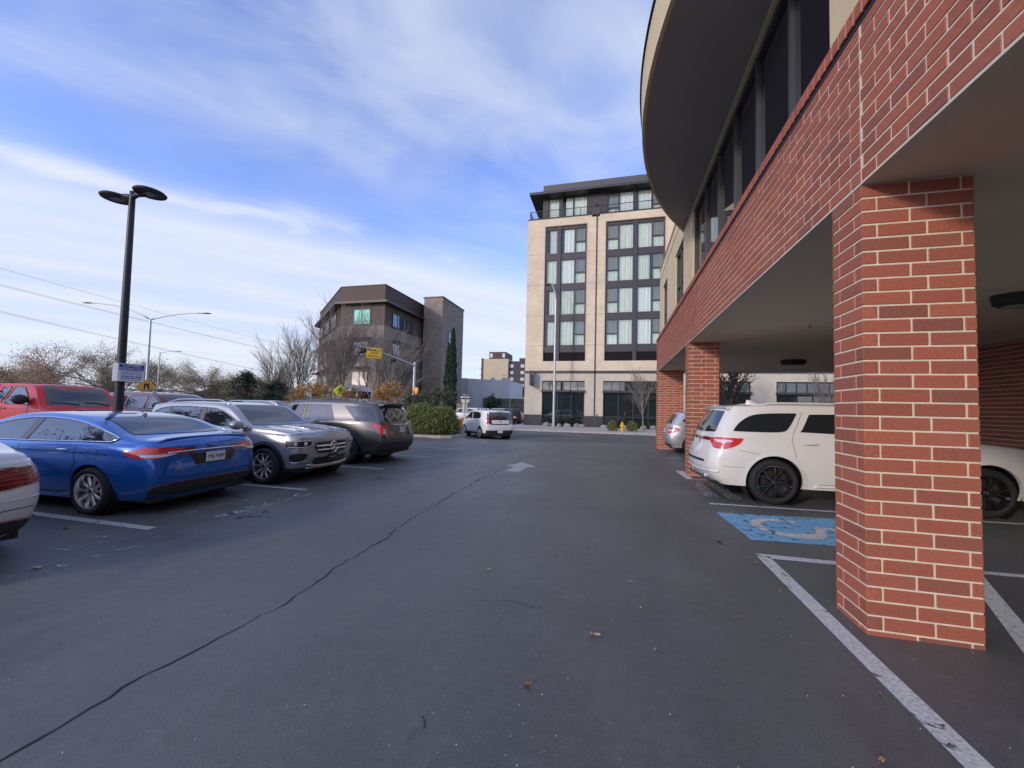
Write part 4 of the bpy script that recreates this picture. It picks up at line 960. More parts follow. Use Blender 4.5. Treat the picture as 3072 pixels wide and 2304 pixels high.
# ---------------------------------------------------------------- grey SUV, nose to the lane
p_grey = paint('paint_mountain_grey', (.34, .345, .365), .45, .30)
bg_ = Body(4.54, .917, tail=[(.22, .42), (.5, .32), (.8, .30), (1.1, .36), (1.5, .48), (1.62, .54)], nose=[(.22, 4.38), (.36, 4.48), (.55, 4.54), (.80, 4.53), (.96, 4.47), (1.02, 4.43)],
           top=[(.35, 1.48), (.75, 1.54), (1.4, 1.58), (2.2, 1.575), (2.62, 1.525), (3.40, 1.12), (3.9, 1.085), (4.3, 1.035), (4.5, .99), (4.63, .95)],
           belt=[(0, 1.06), (2, 1.03), (3.4, 1.0), (4.63, .93)], sill=.25, zs=.66, tuck=.07, shoulder=.03, tumble=.24, crown=.05, front_c=(.10, .7), front_r=(.10, .16), bulge=(.05, .10), arch=((.95, .36, .415), (3.79, .36, .415)))
c = Car('parked_car', 'grey SUV with a star badge and chrome grille parked nose to the lane', bg_, p_grey, (-10.33, 6.90, 0), R(1), 'cars parked in the lot', low=.12, nx=170)
c.both([(3.28, 1.07, 1), (2.95, 1.24), (2.62, 1.385), (2.4, 1.445, 1), (1.7, 1.47), (1.15, 1.455), (.82, 1.39), (.58, 1.26, 1), (.68, 1.12, 1), (1.8, 1.08, 1)], trim='chrome', tr=.012, step=.07)
for x0, x1 in ((2.05, 2.17), (1.15, 1.22)): 
    for sg in (1, -1): c.win([(x0-.02, 1.085, 1), (x1-.02, 1.085, 1), (x1, 1.468, 1), (x0, 1.468, 1)], side=sg, name='pillar', m='trim_black', eps=.013, k=1)
c.top([(2.60, -.56, 1), (2.66, 0), (2.60, .56, 1), (3.33, .735, 1), (3.43, 0), (3.33, -.735, 1)], 'windscreen')
c.top([(2.0, -.38, 1), (2.0, .38, 1), (1.0, .38, 1), (1.0, -.38, 1)], 'sunroof')
c.sline([(2.15, 1.07), (2.15, .5), (2.05, .33), (1.5, .33)], .0045); c.sline([(3.26, 1.06), (3.30, .75), (3.22, .45), (3.18, .33), (2.1, .33)], .0045); c.sline([(1.0, 1.1), (1.05, .85)], .0045); c.sline([(3.30, .78), (4.2, .80), (4.4, .82)], .004, name='crease')
c.wheels(.95, 3.79, .352, 'rim_two', spokes=10, rim=.70, fancy=0); c.arches('cladding', .055); c.mirrors(3.18, 1.10, p_grey, h=.18); c.handles([(2.28, .93), (1.22, .95)], p_grey); c.rails(.75, 2.55, .60, .055)
for sg in (1, -1):
    P = [bg_.roof(3.45+.9*i/6, sg*(.62-.06*i/6), .006) for i in range(7)]; b = MB(); b.tube(P, .009, 5); b.build('bonnet_crease', p_grey, c.root, smooth=True)
    P = [bg_.roof(3.46+.9*i/6, sg*(.30-.06*i/6), .004) for i in range(7)]; b = MB(); b.tube(P, .008, 5); b.build('bonnet_crease', p_grey, c.root, smooth=True)
hl = [(.52, .845, 1), (.58, .74), (.72, .715), (.93, .715), (1.02, .74), (1.03, .80), (1.0, .855, 1), (.75, .86)]
for sg in (1, -1):
    P = [(sg*u, *r_) for u, *r_ in hl]; o = c.end(P, 'headlamp', 'trim_black', rear=False, eps=.008)
    c.eline([(sg*.535, .74), (sg*.53, .84), (sg*.66, .845), (sg*.98, .845)], .009, 'lamp_clear', rear=False, eps=.015, name='light_bar', parent=o); c.eline([(sg*.56, .732), (sg*.75, .722), (sg*.98, .735)], .008, 'lamp_clear', rear=False, eps=.015, name='light_bar', parent=o)
    for u in (.66, .82):
        q = bg_.end(sg*u, .785, False, .012); b = MB(); b.lathe([(0, .02), (.03, .012), (.042, -.005)], 16, 'x', q); b.build('lens', MATS['lamp_clear'], o, smooth=True)
gr = c.end([(-.42, .80, 1), (0, .815), (.42, .80, 1), (.47, .70), (.38, .575, 1), (0, .565), (-.38, .575, 1), (-.47, .70)], 'grille', 'trim_black', rear=False, eps=.006)
for z, w_ in ((.725, .44), (.645, .42)):
    b = MB(); b.tube([bg_.end(u, z, False, .022) for u in np.linspace(-w_, w_, 17)], .021, 6); b.build('grille_bar', MATS['chrome'], gr, smooth=True)
q = bg_.end(0, .69, False, .03); b = MB(); b.lathe([(.098, 0), (.108, .012), (.118, 0), (.108, -.012), (.098, 0)], 32, 'x', q)
for k in range(3):
    a = R(90+120*k); b.add([(q[0]+.004, q[1]+.012*math.cos(a+1.57), q[2]+.012*math.sin(a+1.57)), (q[0]+.004, q[1]-.012*math.cos(a+1.57), q[2]-.012*math.sin(a+1.57)), (q[0]+.004, q[1]+.105*math.cos(a), q[2]+.105*math.sin(a)), (q[0]+.016, q[1], q[2])], [(0, 1, 3), (0, 3, 2), (1, 2, 3)])
b.build('star_badge', MATS['chrome'], gr, smooth=40)
b = MB(); b.lathe([(0, -.004), (.098, -.004)], 24, 'x', q); b.build('badge_backing', MATS['trim_black'], gr)
c.end([(-.46, .50, 1), (.46, .50, 1), (.50, .40, 1), (.40, .345, 1), (-.40, .345, 1), (-.50, .40, 1)], 'lower_intake', 'trim_black', rear=False, eps=.006)
c.plate('MERCEDES', .475, rear=False, m='plate_dark', size=.04)
for sg in (1, -1):
    o = c.end([(sg*.60, .575, 1), (sg*.72, .61), (sg*.90, .60), (sg*.96, .53), (sg*.88, .455), (sg*.70, .455, 1)], 'fog_recess', 'trim_black', rear=False, eps=.006)
    c.eline([(sg*.60, .45), (sg*.70, .43), (sg*.92, .43)], .012, 'badge', rear=False, eps=.012, name='recess_trim', parent=o)
P = [bg_.end(u, z, False, .02) for u, z in ((-.60, .375), (-.50, .345), (-.44, .335), (0, .33), (.44, .335), (.50, .345), (.60, .375))]; b = MB(); b.tube(P, .017, 6); b.tube([bg_.end(u, .295, False, .012) for u in (-.56, -.4, 0, .4, .56)], .014, 6); b.build('skid_trim', MATS['chrome'], c.root, smooth=True)
c.eline([(-.92, .95), (-.6, .985), (0, 1.0), (.6, .985), (.92, .95)], .004, rear=False)
c.root.scale = (.95, 1, .985); c.root.location.x = -10.10
# ---------------------------------------------------------------- taupe SUV (tail to the lane)
p_taupe = paint('paint_taupe', (.095, .094, .093), .55, .30)
be = Body(5.05, .995, tail=[(.28, .14), (.45, .03), (.66, 0), (.95, .04), (1.12, .08), (1.45, .22), (1.62, .33), (1.70, .36)], nose=[(.25, 4.82), (.5, 5.0), (.75, 5.05), (1.0, 4.98)],
          top=[(.1, 1.655), (.35, 1.68), (1.2, 1.735), (2.2, 1.745), (2.75, 1.71), (3.1, 1.62), (3.95, 1.17), (4.5, 1.11), (4.9, 1.0), (5.05, .9)],
          belt=[(0, 1.14), (1.5, 1.13), (3.9, 1.08), (5.05, .98)], sill=.27, zs=.72, tuck=.06, shoulder=.03, tumble=.27, crown=.055, rear_c=(.11, .7), rear_r=(.07, .12), bulge=(.07, .09), arch=((1.05, .38, .44), (4.07, .38, .44)))
c = Car('parked_car', 'taupe SUV with black roof rails parked with its tail towards the lane', be, p_taupe, (-5.86, 9.88, 0), R(183), 'cars parked in the lot', low=.16, nx=170)
c.both([(3.85, 1.14, 1), (3.45, 1.38), (3.1, 1.535, 1), (2.42, 1.60, 1), (2.44, 1.13, 1)], step=.12); c.both([(2.30, 1.13, 1), (2.28, 1.605, 1), (1.62, 1.60, 1), (1.42, 1.18, 1), (1.48, 1.14, 1)], step=.12)
c.both([(1.22, 1.575, 1), (.55, 1.54), (.38, 1.44, 1), (.25, 1.20, 1), (.78, 1.16, 1)], step=.1); c.sline([(1.62, 1.14), (1.78, 1.60)], .010, 'trim_black', name='pillar')
for sg in (1, -1): c.win([(2.42, 1.135, 1), (2.40, 1.60, 1), (2.31, 1.605, 1), (2.33, 1.135, 1)], side=sg, name='pillar', m='trim_black', eps=.013, k=1)
c.end([(-.62, 1.50, 1), (0, 1.525), (.62, 1.50, 1), (.71, 1.22, 1), (.68, 1.17), (0, 1.155), (-.68, 1.17), (-.71, 1.22, 1)], 'rear_window', 'glass', eps=.014, step=.05)
b = MB(); V = []                                                    # roof spoiler over the rear window
for y in np.linspace(-.64, .64, 13):
    q = be.roof(.42, y, .004); V += [q, (.12+.06*abs(y), y*1.02, q[2]-.035), (.14+.06*abs(y), y*1.02, q[2]-.075), (.42, y, q[2]-.10)]
b.add(V, [(i*4+j, i*4+(j+1) % 4, i*4+4+(j+1) % 4, i*4+4+j) for i in range(12) for j in range(4)]+[(0, 1, 2, 3), (48, 49, 50, 51)]); b.build('roof_spoiler', p_taupe, c.root, smooth=40)
for sg in (1, -1):
    o = c.end([(sg*.70, 1.07, 1), (sg*1.16, 1.09, 1), (sg*1.13, 1.03), (sg*1.02, .98), (sg*.96, .86), (sg*.86, .79, 1), (sg*.73, .79, 1)], 'tail_lamp', 'lamp_bright_red', eps=.012); c.end([(sg*.76, .97, 1), (sg*.83, .97, 1), (sg*.83, .83, 1), (sg*.77, .83, 1)], 'reversing_lamp', 'lamp_clear', eps=.017, parent=o)
c.eline([(-.40, 1.055), (.40, 1.055)], .022, 'badge', eps=.012, name='garnish'); c.plate('', .915); c.end([(-.98, .60, 1), (0, .585), (.98, .60, 1), (1.0, .40, 1), (.7, .31), (0, .30), (-.7, .31), (-1.0, .40, 1)], 'rear_bumper_cladding', 'cladding', eps=.010)
c.eline([(-.86, .66), (0, .645), (.86, .66)], .004); c.eline([(-.74, 1.12), (-.79, .8), (-.80, .66)], .004); c.eline([(.74, 1.12), (.79, .8), (.80, .66)], .004)
b = MB(); q = be.end(.05, 1.19, True, .02); b.tube([q, be.end(.35, 1.21, True, .02)], .012, 5); b.build('wiper', MATS['wiper'], c.root)
c.wheels(1.05, 4.07, .385, 'rim_silver', spokes=5, rim=.66, twin=True); c.arches('cladding', .07); c.handles([(2.55, 1.035), (1.58, 1.05)], 'trim_black'); c.rails(.7, 2.9, .66, .04, 'trim_black', .018); c.mirrors(3.72, 1.12)
c.sline([(1.5, 1.035), (3.6, 1.02)], .02, 'trim_black', name='side_stripe', eps=.0); c.sline([(2.38, 1.12), (2.40, .42), (2.32, .38), (1.6, .38)], .0045); c.sline([(1.42, 1.14), (1.38, .95), (1.35, .84)], .0045); c.sline([(3.82, 1.1), (3.78, .42), (2.4, .38)], .0045); c.sline([(1.2, 1.0), (1.03, 1.0), (1.03, .88), (1.2, .88), (1.2, 1.0)], .0035, name='fuel_door')
b = MB(); q = be.roof(.75, 0, 0); b.add([(q[0]-.1, 0, q[2]), (q[0]+.1, 0, q[2]), (q[0]-.08, 0, q[2]+.075), (q[0]-.02, .03, q[2]), (q[0]-.02, -.03, q[2])], [(0, 3, 2), (0, 2, 4), (3, 1, 2), (1, 4, 2)]); b.build('antenna', p_taupe, c.root)
c.root.scale = (1, 1, .97)
# ---------------------------------------------------------------- white SUV under the building
p_white = paint('paint_white', (.72, .70, .66), 0., .3)
bw = Body(5.10, .965, tail=[(.28, .20), (.42, .06), (.60, 0), (.80, .03), (1.0, .10), (1.12, .13), (1.30, .19), (1.52, .31), (1.66, .39)], nose=[(.25, 4.88), (.5, 5.05), (.75, 5.1), (1.05, 5.02)],
          top=[(.2, 1.70), (.6, 1.725), (1.4, 1.755), (2.3, 1.75), (2.8, 1.70), (3.2, 1.60), (3.95, 1.20), (4.5, 1.14), (4.9, 1.05), (5.1, .96)],
          belt=[(0, 1.16), (1.5, 1.20), (2.5, 1.17), (3.9, 1.10), (5.1, 1.0)], sill=.29, zs=.76, tuck=.05, shoulder=.04, tumble=.27, crown=.06, rear_c=(.10, .6), rear_r=(.09, .14), bulge=(.09, .09), arch=((1.0, .39, .452), (4.04, .39, .452)))
c = Car('parked_car', 'white SUV with black wheels and dark rear windows parked between the brick piers', bw, p_white, (1.64, 8.46, 0), R(3), 'cars parked under the building', low=.0, nx=170)
c.both([(1.40, 1.575, 1), (1.0, 1.565), (.70, 1.525), (.50, 1.40), (.38, 1.25, 1), (.65, 1.245), (1.10, 1.255), (1.24, 1.32)], trim='trim_black', tr=.006, step=.1)
c.both([(1.42, 1.265, 1), (1.46, 1.30), (1.60, 1.56, 1), (2.30, 1.575, 1), (2.31, 1.24, 1)], trim='trim_black', tr=.006, step=.1); c.both([(2.50, 1.235, 1), (2.48, 1.57, 1), (3.05, 1.50), (3.55, 1.28), (3.72, 1.19, 1)], trim='trim_black', tr=.006, step=.12)
c.end([(-.56, 1.60, 1), (0, 1.62), (.56, 1.60, 1), (.655, 1.30), (.65, 1.22, 1), (0, 1.20), (-.65, 1.22, 1), (-.655, 1.30)], 'rear_window', 'glass', eps=.014, step=.05)
b = MB(); V = []
for y in np.linspace(-.66, .66, 13):
    q = bw.roof(.62, y, .004); V += [q, (.24+.10*abs(y), y*1.02, q[2]-.03), (.26+.10*abs(y), y*1.02, q[2]-.075), (.62, y, q[2]-.10)]
b.add(V, [(i*4+j, i*4+(j+1) % 4, i*4+4+(j+1) % 4, i*4+4+j) for i in range(12) for j in range(4)]+[(0, 1, 2, 3), (48, 49, 50, 51)]); b.build('roof_spoiler', p_white, c.root, smooth=40)
for sg in (1, -1):
    o = c.end([(sg*.58, 1.10, 1), (sg*.80, 1.125), (sg*1.20, 1.12, 1), (sg*1.16, 1.02), (sg*1.0, .93), (sg*.78, .93, 1), (sg*.68, 1.0), (sg*.60, 1.05)], 'tail_lamp', 'lamp_bright_red', eps=.012); c.end([(sg*.72, 1.085, 1), (sg*.98, 1.085), (sg*1.05, 1.06), (sg*.92, 1.035), (sg*.78, 1.04, 1)], 'reversing_lamp', 'lamp_clear', eps=.018, parent=o)
c.end([(-.58, 1.11, 1), (.58, 1.11, 1), (.6, 1.05, 1), (-.6, 1.05, 1)], 'tail_light_bar', 'lamp_dark_red', eps=.010); c.plate('', .98, m='plate')
c.end([(-.60, .70, 1), (.60, .70, 1), (.58, .655, 1), (-.58, .655, 1)], 'bumper_step', 'cladding', eps=.012)
c.eline([(-.95, .52), (-.6, .50), (0, .49), (.6, .50), (.95, .52)], .02, 'paint_white', eps=-.004, name='bumper_crease')
for u in (-.45, .45):
    q = bw.end(u, .36, True, .0); b = MB(); b.lathe([(.045, -.06), (.06, -.065), (.06, .15)], 20, 'x', q); b.build('exhaust_tip', MATS['chrome'], c.root, smooth=40); b = MB(); b.lathe([(0, .0), (.045, -.055)], 16, 'x', q); b.build('exhaust_hole', MATS['black'], c.root)
c.wheels(1.0, 4.04, .39, 'rim_black', spokes=5, rim=.71, twin=True, fancy=1); c.arches(p_white, .06, eps=.014); c.handles([(1.55, 1.06), (2.75, 1.05)], p_white, .24); c.mirrors(3.62, 1.18)
c.sline([(1.50, 1.60), (1.32, 1.24), (1.28, 1.12), (1.34, .82)], .004); c.sline([(2.42, 1.58), (2.44, .40), (1.7, .38)], .004); c.sline([(3.74, 1.18), (3.70, .42), (2.44, .38)], .004); c.sline([(.45, .92), (.75, .86), (1.0, .74), (1.04, .72)], .003); c.sline([(.18, .62), (.50, .62), (.66, .60)], .003)
c.sline([(1.62, .345), (3.6, .345)], .022, 'paint_white', name='sill_moulding', eps=-.002); c.rails(.75, 2.9, .64, .03, 'paint_white', .016)
b = MB(); q = bw.end(-.1, 1.24, True, .02); b.tube([q, bw.end(.32, 1.27, True, .03)], .014, 5); b.build('wiper', MATS['wiper'], c.root)
b = MB(); q = bw.roof(1.0, 0, 0); b.add([(q[0]-.12, 0, q[2]), (q[0]+.14, 0, q[2]), (q[0]-.10, 0, q[2]+.085), (q[0]-.03, 0, q[2]+.08), (q[0]-.02, .035, q[2]), (q[0]-.02, -.035, q[2])], [(0, 4, 2), (0, 2, 5), (4, 1, 3), (4, 3, 2), (1, 5, 3), (5, 2, 3)]); b.build('antenna', p_white, c.root)
# ---------------------------------------------------------------- white car cut by the left edge of the picture
p_white2 = paint('paint_cool_white', (.66, .67, .69), 0., .3)
bl = Body(4.75, .91, tail=[(.22, .14), (.36, .04), (.58, 0), (.80, .03), (.96, .08), (1.03, .12)], nose=[(.2, 4.6), (.5, 4.75), (.8, 4.68)],
          top=[(0, 1.0), (.1, 1.03), (.35, 1.05), (.65, 1.11), (1.3, 1.35), (1.9, 1.45), (2.5, 1.44), (3.0, 1.34), (3.7, 1.0), (4.3, .92), (4.75, .7)], belt=[(0, .95), (2, .95), (4.75, .85)], sill=.22, zs=.64, tuck=.09, shoulder=.05, tumble=.38, crown=.055, rear_c=(.12, .6), rear_r=(.06, .10), bulge=(.08, .1), arch=((.98, .33, .37), (3.8, .33, .37)), sharp=2.4)
c = Car('parked_car', 'white sedan tail with a dark red lamp cut off by the left edge', bl, p_white2, (-5.48, 1.84, 0), R(180), 'cars parked in the lot', nx=120)
c.both([(3.5, .98, 1), (2.7, 1.30), (2.1, 1.36), (1.4, 1.29), (.8, 1.10, 1), (.9, 1.0, 1), (2.2, .98, 1)], trim='chrome', tr=.01, step=.13)
c.top([(1.35, -.5), (1.35, .5), (1.15, .57, 1), (.66, .63, 1), (.58, 0), (.66, -.63, 1), (1.15, -.57, 1)], 'rear_window')
for sg in (1, -1):
    o = c.end([(sg*.34, .86, 1), (sg*.62, .885), (sg*.86, .89), (sg*.98, .84, 1), (sg*.96, .76), (sg*.84, .735), (sg*.60, .70), (sg*.40, .68, 1)], 'tail_lamp', 'lamp_dark_red', eps=.012)
    for z in (.735, .775, .815): c.eline([(sg*.46, z), (sg*.7, z+.012), (sg*.93, z+.01)], .003, 'lamp_red', eps=.012, name='lamp_strip', parent=o)
c.end([(-.74, .37, 1), (0, .40), (.74, .37, 1), (.80, .26, 1), (0, .235), (-.80, .26, 1)], 'rear_valance', 'cladding', eps=.010); c.eline([(-.8, .385), (0, .405), (.8, .385)], .008, 'lamp_dark_red', eps=.012, name='reflector_strip')
c.eline([(-.74, .50), (0, .48), (.74, .50)], .004); c.eline([(-.85, .60), (-.5, .58), (.5, .58), (.85, .60)], .006, 'paint_cool_white', eps=-.003, name='bumper_crease'); c.wheels(.98, 3.8, .33, 'rim_silver', spokes=10, rim=.68); c.plate('', .74)
c.eline([(-.62, .885), (0, .90), (.62, .885)], .004)
# ---------------------------------------------------------------- red pickup with canopy
p_red = paint('paint_red', (.56, .007, .016), .0, .5, .3)
bp = Body(5.15, .89, tail=[(.4, .05), (.6, 0), (.9, .02), (1.3, .08), (1.78, .2)], nose=[(.4, 5.08), (.65, 5.15), (.95, 5.1), (1.1, 5.02)],
          top=[(0, 1.84), (.5, 1.865), (1.6, 1.875), (2.6, 1.87), (3.1, 1.86), (3.32, 1.82), (3.80, 1.36), (3.95, 1.27), (4.6, 1.21), (5.0, 1.13), (5.15, 1.0)], belt=[(0, 1.24), (2, 1.28), (3.8, 1.24), (5.15, 1.12)], sill=.45, zs=.9, tuck=.05, shoulder=.03, tumble=.24, crown=.06, rear_c=(.04, .3), bulge=(.03, .1), arch=((1.05, .40, .47), (4.25, .40, .47)))
c = Car('pickup_truck', 'red pickup with a matching canopy in the row behind the blue sedan', bp, p_red, (-18.0, 7.50, 0), 0, None, nx=110); c.root['category'] = 'pickup'
c.both([(3.38, 1.33, 1), (3.28, 1.50), (3.02, 1.74), (2.86, 1.775, 1), (2.64, 1.775, 1), (2.40, 1.36, 1), (2.46, 1.33, 1)], trim='trim_black', tr=.008); c.both([(2.30, 1.37, 1), (2.48, 1.74), (2.40, 1.765), (2.17, 1.765, 1), (1.93, 1.40), (1.98, 1.365, 1)], name='rear_side_window', trim='trim_black', tr=.008)
c.both([(1.42, 1.43, 1), (1.72, 1.72, 1), (.5, 1.72, 1), (.35, 1.43, 1)], name='canopy_window', trim='trim_black', tr=.01)
c.sline([(1.66, .9), (1.68, 1.3), (1.95, 1.82)], .016, name='cab_gap'); c.sline([(.1, 1.30), (1.66, 1.31)], .010, name='canopy_joint'); c.sline([(2.38, 1.32), (2.42, .7), (2.6, .5), (3.3, .5), (3.42, .9), (3.42, 1.3)], .006); c.sline([(1.9, 1.3), (1.9, .52)], .005)
c.top([(3.28, -.56, 1), (3.33, 0), (3.28, .56, 1), (3.82, .70, 1), (3.92, 0), (3.82, -.70, 1)], 'windscreen', step=.12); c.mirrors(3.30, 1.42, MATS['plastic_dark'], h=.25, w=.27, d=.2); c.handles([(2.50, 1.22)], 'trim_black', .2); c.wheels(1.05, 4.25, .39, 'rim_silver', spokes=6, rim=.55)
for y0_, y1_ in ((-.1, -.62), (.55, .05)):
    b = MB(); b.tube([bp.roof(3.86, y0_, .02), bp.roof(3.80, (y0_+y1_)/2, .02), bp.roof(3.78, y1_, .02)], .011, 5); b.build('wiper', MATS['wiper'], c.root)
c.end([(-.72, 1.0, 1), (-.4, 1.0, 1), (-.4, .85, 1), (-.72, .85, 1)], 'headlamp', 'lamp_clear', rear=False, mirror=True); c.end([(-.38, .98, 1), (.38, .98, 1), (.38, .8, 1), (-.38, .8, 1)], 'grille', 'trim_black', rear=False)
b = MB(); b.bbox(2.9, 2.96, -.03, .03, 1.868, 1.885, .004); b.build('roof_lamp', MATS['trim_black'], c.root)
c.root.scale = (1, 1, 1.03)
# ---------------------------------------------------------------- maroon SUV
p_mar = paint('paint_maroon', (.10, .012, .020), .2, .35)
bm_ = Body(4.55, .89, tail=[(.3, .08), (.6, 0), (1.0, .04), (1.6, .22)], nose=[(.3, 4.45), (.6, 4.55), (.95, 4.48)], top=[(.1, 1.70), (.8, 1.745), (1.8, 1.75), (2.5, 1.72), (2.75, 1.66), (3.3, 1.26), (3.45, 1.21), (4.1, 1.13), (4.4, 1.04), (4.55, .9)], belt=[(0, 1.18), (3.3, 1.15), (4.55, 1.0)], sill=.32, zs=.75, crown=.055, tumble=.24, arch=((.95, .36, .42), (3.58, .36, .42)))
c = Car('parked_car', 'dark maroon SUV with roof rack parked behind the front-facing grey SUV', bm_, p_mar, (-17.75, 10.50, 0), 0, 'cars parked in the lot', nx=100)
c.both([(3.22, 1.24, 1), (3.0, 1.40), (2.72, 1.58), (2.55, 1.62, 1), (2.5, 1.21, 1)], trim='trim_black', tr=.008); c.both([(2.38, 1.21, 1), (2.42, 1.63, 1), (1.75, 1.62), (1.55, 1.50), (1.50, 1.22, 1)], trim='trim_black', tr=.008); c.both([(1.35, 1.25, 1), (1.40, 1.60, 1), (.6, 1.58), (.4, 1.28, 1)], trim='trim_black', tr=.008)
c.top([(2.72, -.52, 1), (2.76, 0), (2.72, .52, 1), (3.26, .68, 1), (3.34, 0), (3.26, -.68, 1)], 'windscreen', step=.12); c.mirrors(3.12, 1.28, MATS['plastic_dark'], h=.2); c.rails(.5, 2.5, .58, .075, 'trim_black', .02); c.wheels(.95, 3.58, .35, 'rim_silver', spokes=5, rim=.6)
for x in (1.0, 2.1): b = MB(); b.tube([bm_.roof(x, y, .09) for y in (-.58, -.3, 0, .3, .58)], .014, 6); b.build('rack_bar', MATS['trim_black'], c.root)
c.sline([(2.44, 1.2), (2.46, .5), (1.6, .42)], .005)
c.root.scale = (1, 1, 1.05)
# ---------------------------------------------------------------- white boxy hatchback leaving the lot
p_wk = paint('paint_pearl', (.74, .73, .70), 0., .3)
bk = Body(4.14, .90, tail=[(.26, .10), (.42, .03), (.62, 0), (.9, .02), (1.2, .06), (1.48, .16)], nose=[(.22, 4.0), (.5, 4.14), (.85, 4.08)], top=[(.05, 1.55), (.5, 1.585), (1.4, 1.60), (2.2, 1.59), (2.7, 1.52), (3.35, 1.13), (3.8, 1.04), (4.05, .95), (4.14, .85)], belt=[(0, 1.10), (1.5, 1.08), (3.3, 1.02), (4.14, .9)], sill=.22, zs=.68, crown=.055, tumble=.20, tuck=.05, rear_c=(.08, .6), rear_r=(.10, .14), bulge=(.05, .09), arch=((.78, .33, .385), (3.35, .33, .385)))
hk = R(131)
c = Car('moving_car', 'white boxy hatchback with dark lower bumper turning out of the lot', bk, p_wk, (-6.06, 20.45, -.168), hk, None, low=.14, nx=110)
c.both([(3.15, 1.10, 1), (2.8, 1.30), (2.45, 1.46), (2.2, 1.48, 1), (2.12, 1.09, 1)], trim='trim_black', tr=.008); c.both([(2.0, 1.10, 1), (2.06, 1.485, 1), (1.3, 1.47), (.95, 1.42, 1), (.82, 1.22), (.95, 1.13, 1)], trim='trim_black', tr=.008)
c.end([(-.60, 1.47, 1), (0, 1.49), (.60, 1.47, 1), (.66, 1.10), (.58, .82, 1), (0, .81), (-.58, .82, 1), (-.66, 1.10)], 'rear_window', 'glass', eps=.014, step=.06); c.end([(-.50, 1.06, 1), (.50, 1.06, 1), (.53, .96), (.48, .86, 1), (-.48, .86, 1), (-.53, .96)], 'tailgate_panel', 'paint_pearl', eps=.022)
for sg in (1, -1): c.end([(sg*.64, 1.40, 1), (sg*.72, 1.42), (sg*.76, 1.2), (sg*.84, .98), (sg*.80, .86), (sg*.62, .85, 1), (sg*.66, 1.10)], 'tail_lamp', 'lamp_red', eps=.012)
c.end([(-.80, .50, 1), (0, .50), (.80, .50, 1), (.82, .30, 1), (0, .26), (-.82, .30, 1)], 'rear_bumper_cladding', 'cladding', eps=.012); c.plate('', .43); c.end([(0.07*math.cos(R(a)), .965+.03*math.sin(R(a))) for a in range(0, 360, 45)], 'oval_badge', 'trim_black', eps=.026)
c.wheels(.78, 3.35, .335, 'rim_silver', spokes=5, rim=.70); c.top([(2.62, -.55, 1), (2.68, 0), (2.62, .55, 1), (3.25, .68, 1), (3.33, 0), (3.25, -.68, 1)], 'windscreen', step=.12); c.mirrors(3.0, 1.10); c.sline([(2.08, 1.08), (2.1, .42), (1.3, .36)], .005); c.sline([(3.1, 1.08), (3.05, .45), (2.1, .36)], .005); c.handles([(2.2, .95), (1.15, .98)], p_wk)
# ---------------------------------------------------------------- silver hatchback under the building
p_sil = paint('paint_silver', (.50, .51, .53), .6, .30)
bs_ = Body(4.3, .89, tail=[(.28, .14), (.42, .04), (.6, 0), (.85, .05), (1.05, .10), (1.4, .32), (1.5, .38)], nose=[(.22, 4.15), (.5, 4.3), (.85, 4.2)], top=[(.1, 1.56), (.5, 1.58), (1.4, 1.605), (2.0, 1.59), (2.5, 1.5), (3.3, 1.1), (4.0, .95), (4.3, .8)], belt=[(0, 1.08), (4.3, .95)], sill=.24, zs=.68, crown=.055, tumble=.26, rear_c=(.1, .5), rear_r=(.07, .12), bulge=(.06, .09), arch=((.85, .32, .37), (3.6, .32, .37)))
c = Car('parked_car', 'silver hatchback tail showing between the second and the farthest brick pier', bs_, p_sil, (1.95, 16.12, 0), 0, 'cars parked under the building', nx=100)
c.end([(-.56, 1.46, 1), (0, 1.48), (.56, 1.46, 1), (.66, 1.13, 1), (0, 1.11), (-.66, 1.13, 1)], 'rear_window', 'glass', eps=.014, step=.06)
for sg in (1, -1):
    o = c.end([(sg*.60, 1.0, 1), (sg*.86, 1.01), (sg*1.05, .96), (sg*1.10, .88, 1), (sg*.90, .78), (sg*.62, .77, 1)], 'tail_lamp', 'lamp_bright_red', eps=.012); c.end([(sg*.64, .90, 1), (sg*1.05, .90, 1), (sg*1.0, .86, 1), (sg*.64, .85, 1)], 'indicator', 'lamp_clear', eps=.017, parent=o)
c.both([(3.1, 1.1, 1), (2.4, 1.42), (1.8, 1.5, 1), (.9, 1.46), (.5, 1.25, 1), (.65, 1.12, 1)]); c.wheels(.85, 3.6, .325, 'rim_silver', spokes=7, rim=.66); c.plate('', .86); q = bs_.end(.5, .30, True, .0); b = MB(); b.lathe([(.04, -.05), (.05, -.05), (.05, .2)], 14, 'x', q); b.build('exhaust_tip', MATS['chrome'], c.root); c.end([(-.7, .36, 1), (.7, .36, 1), (.66, .26, 1), (-.66, .26, 1)], 'rear_valance', 'cladding', eps=.010)
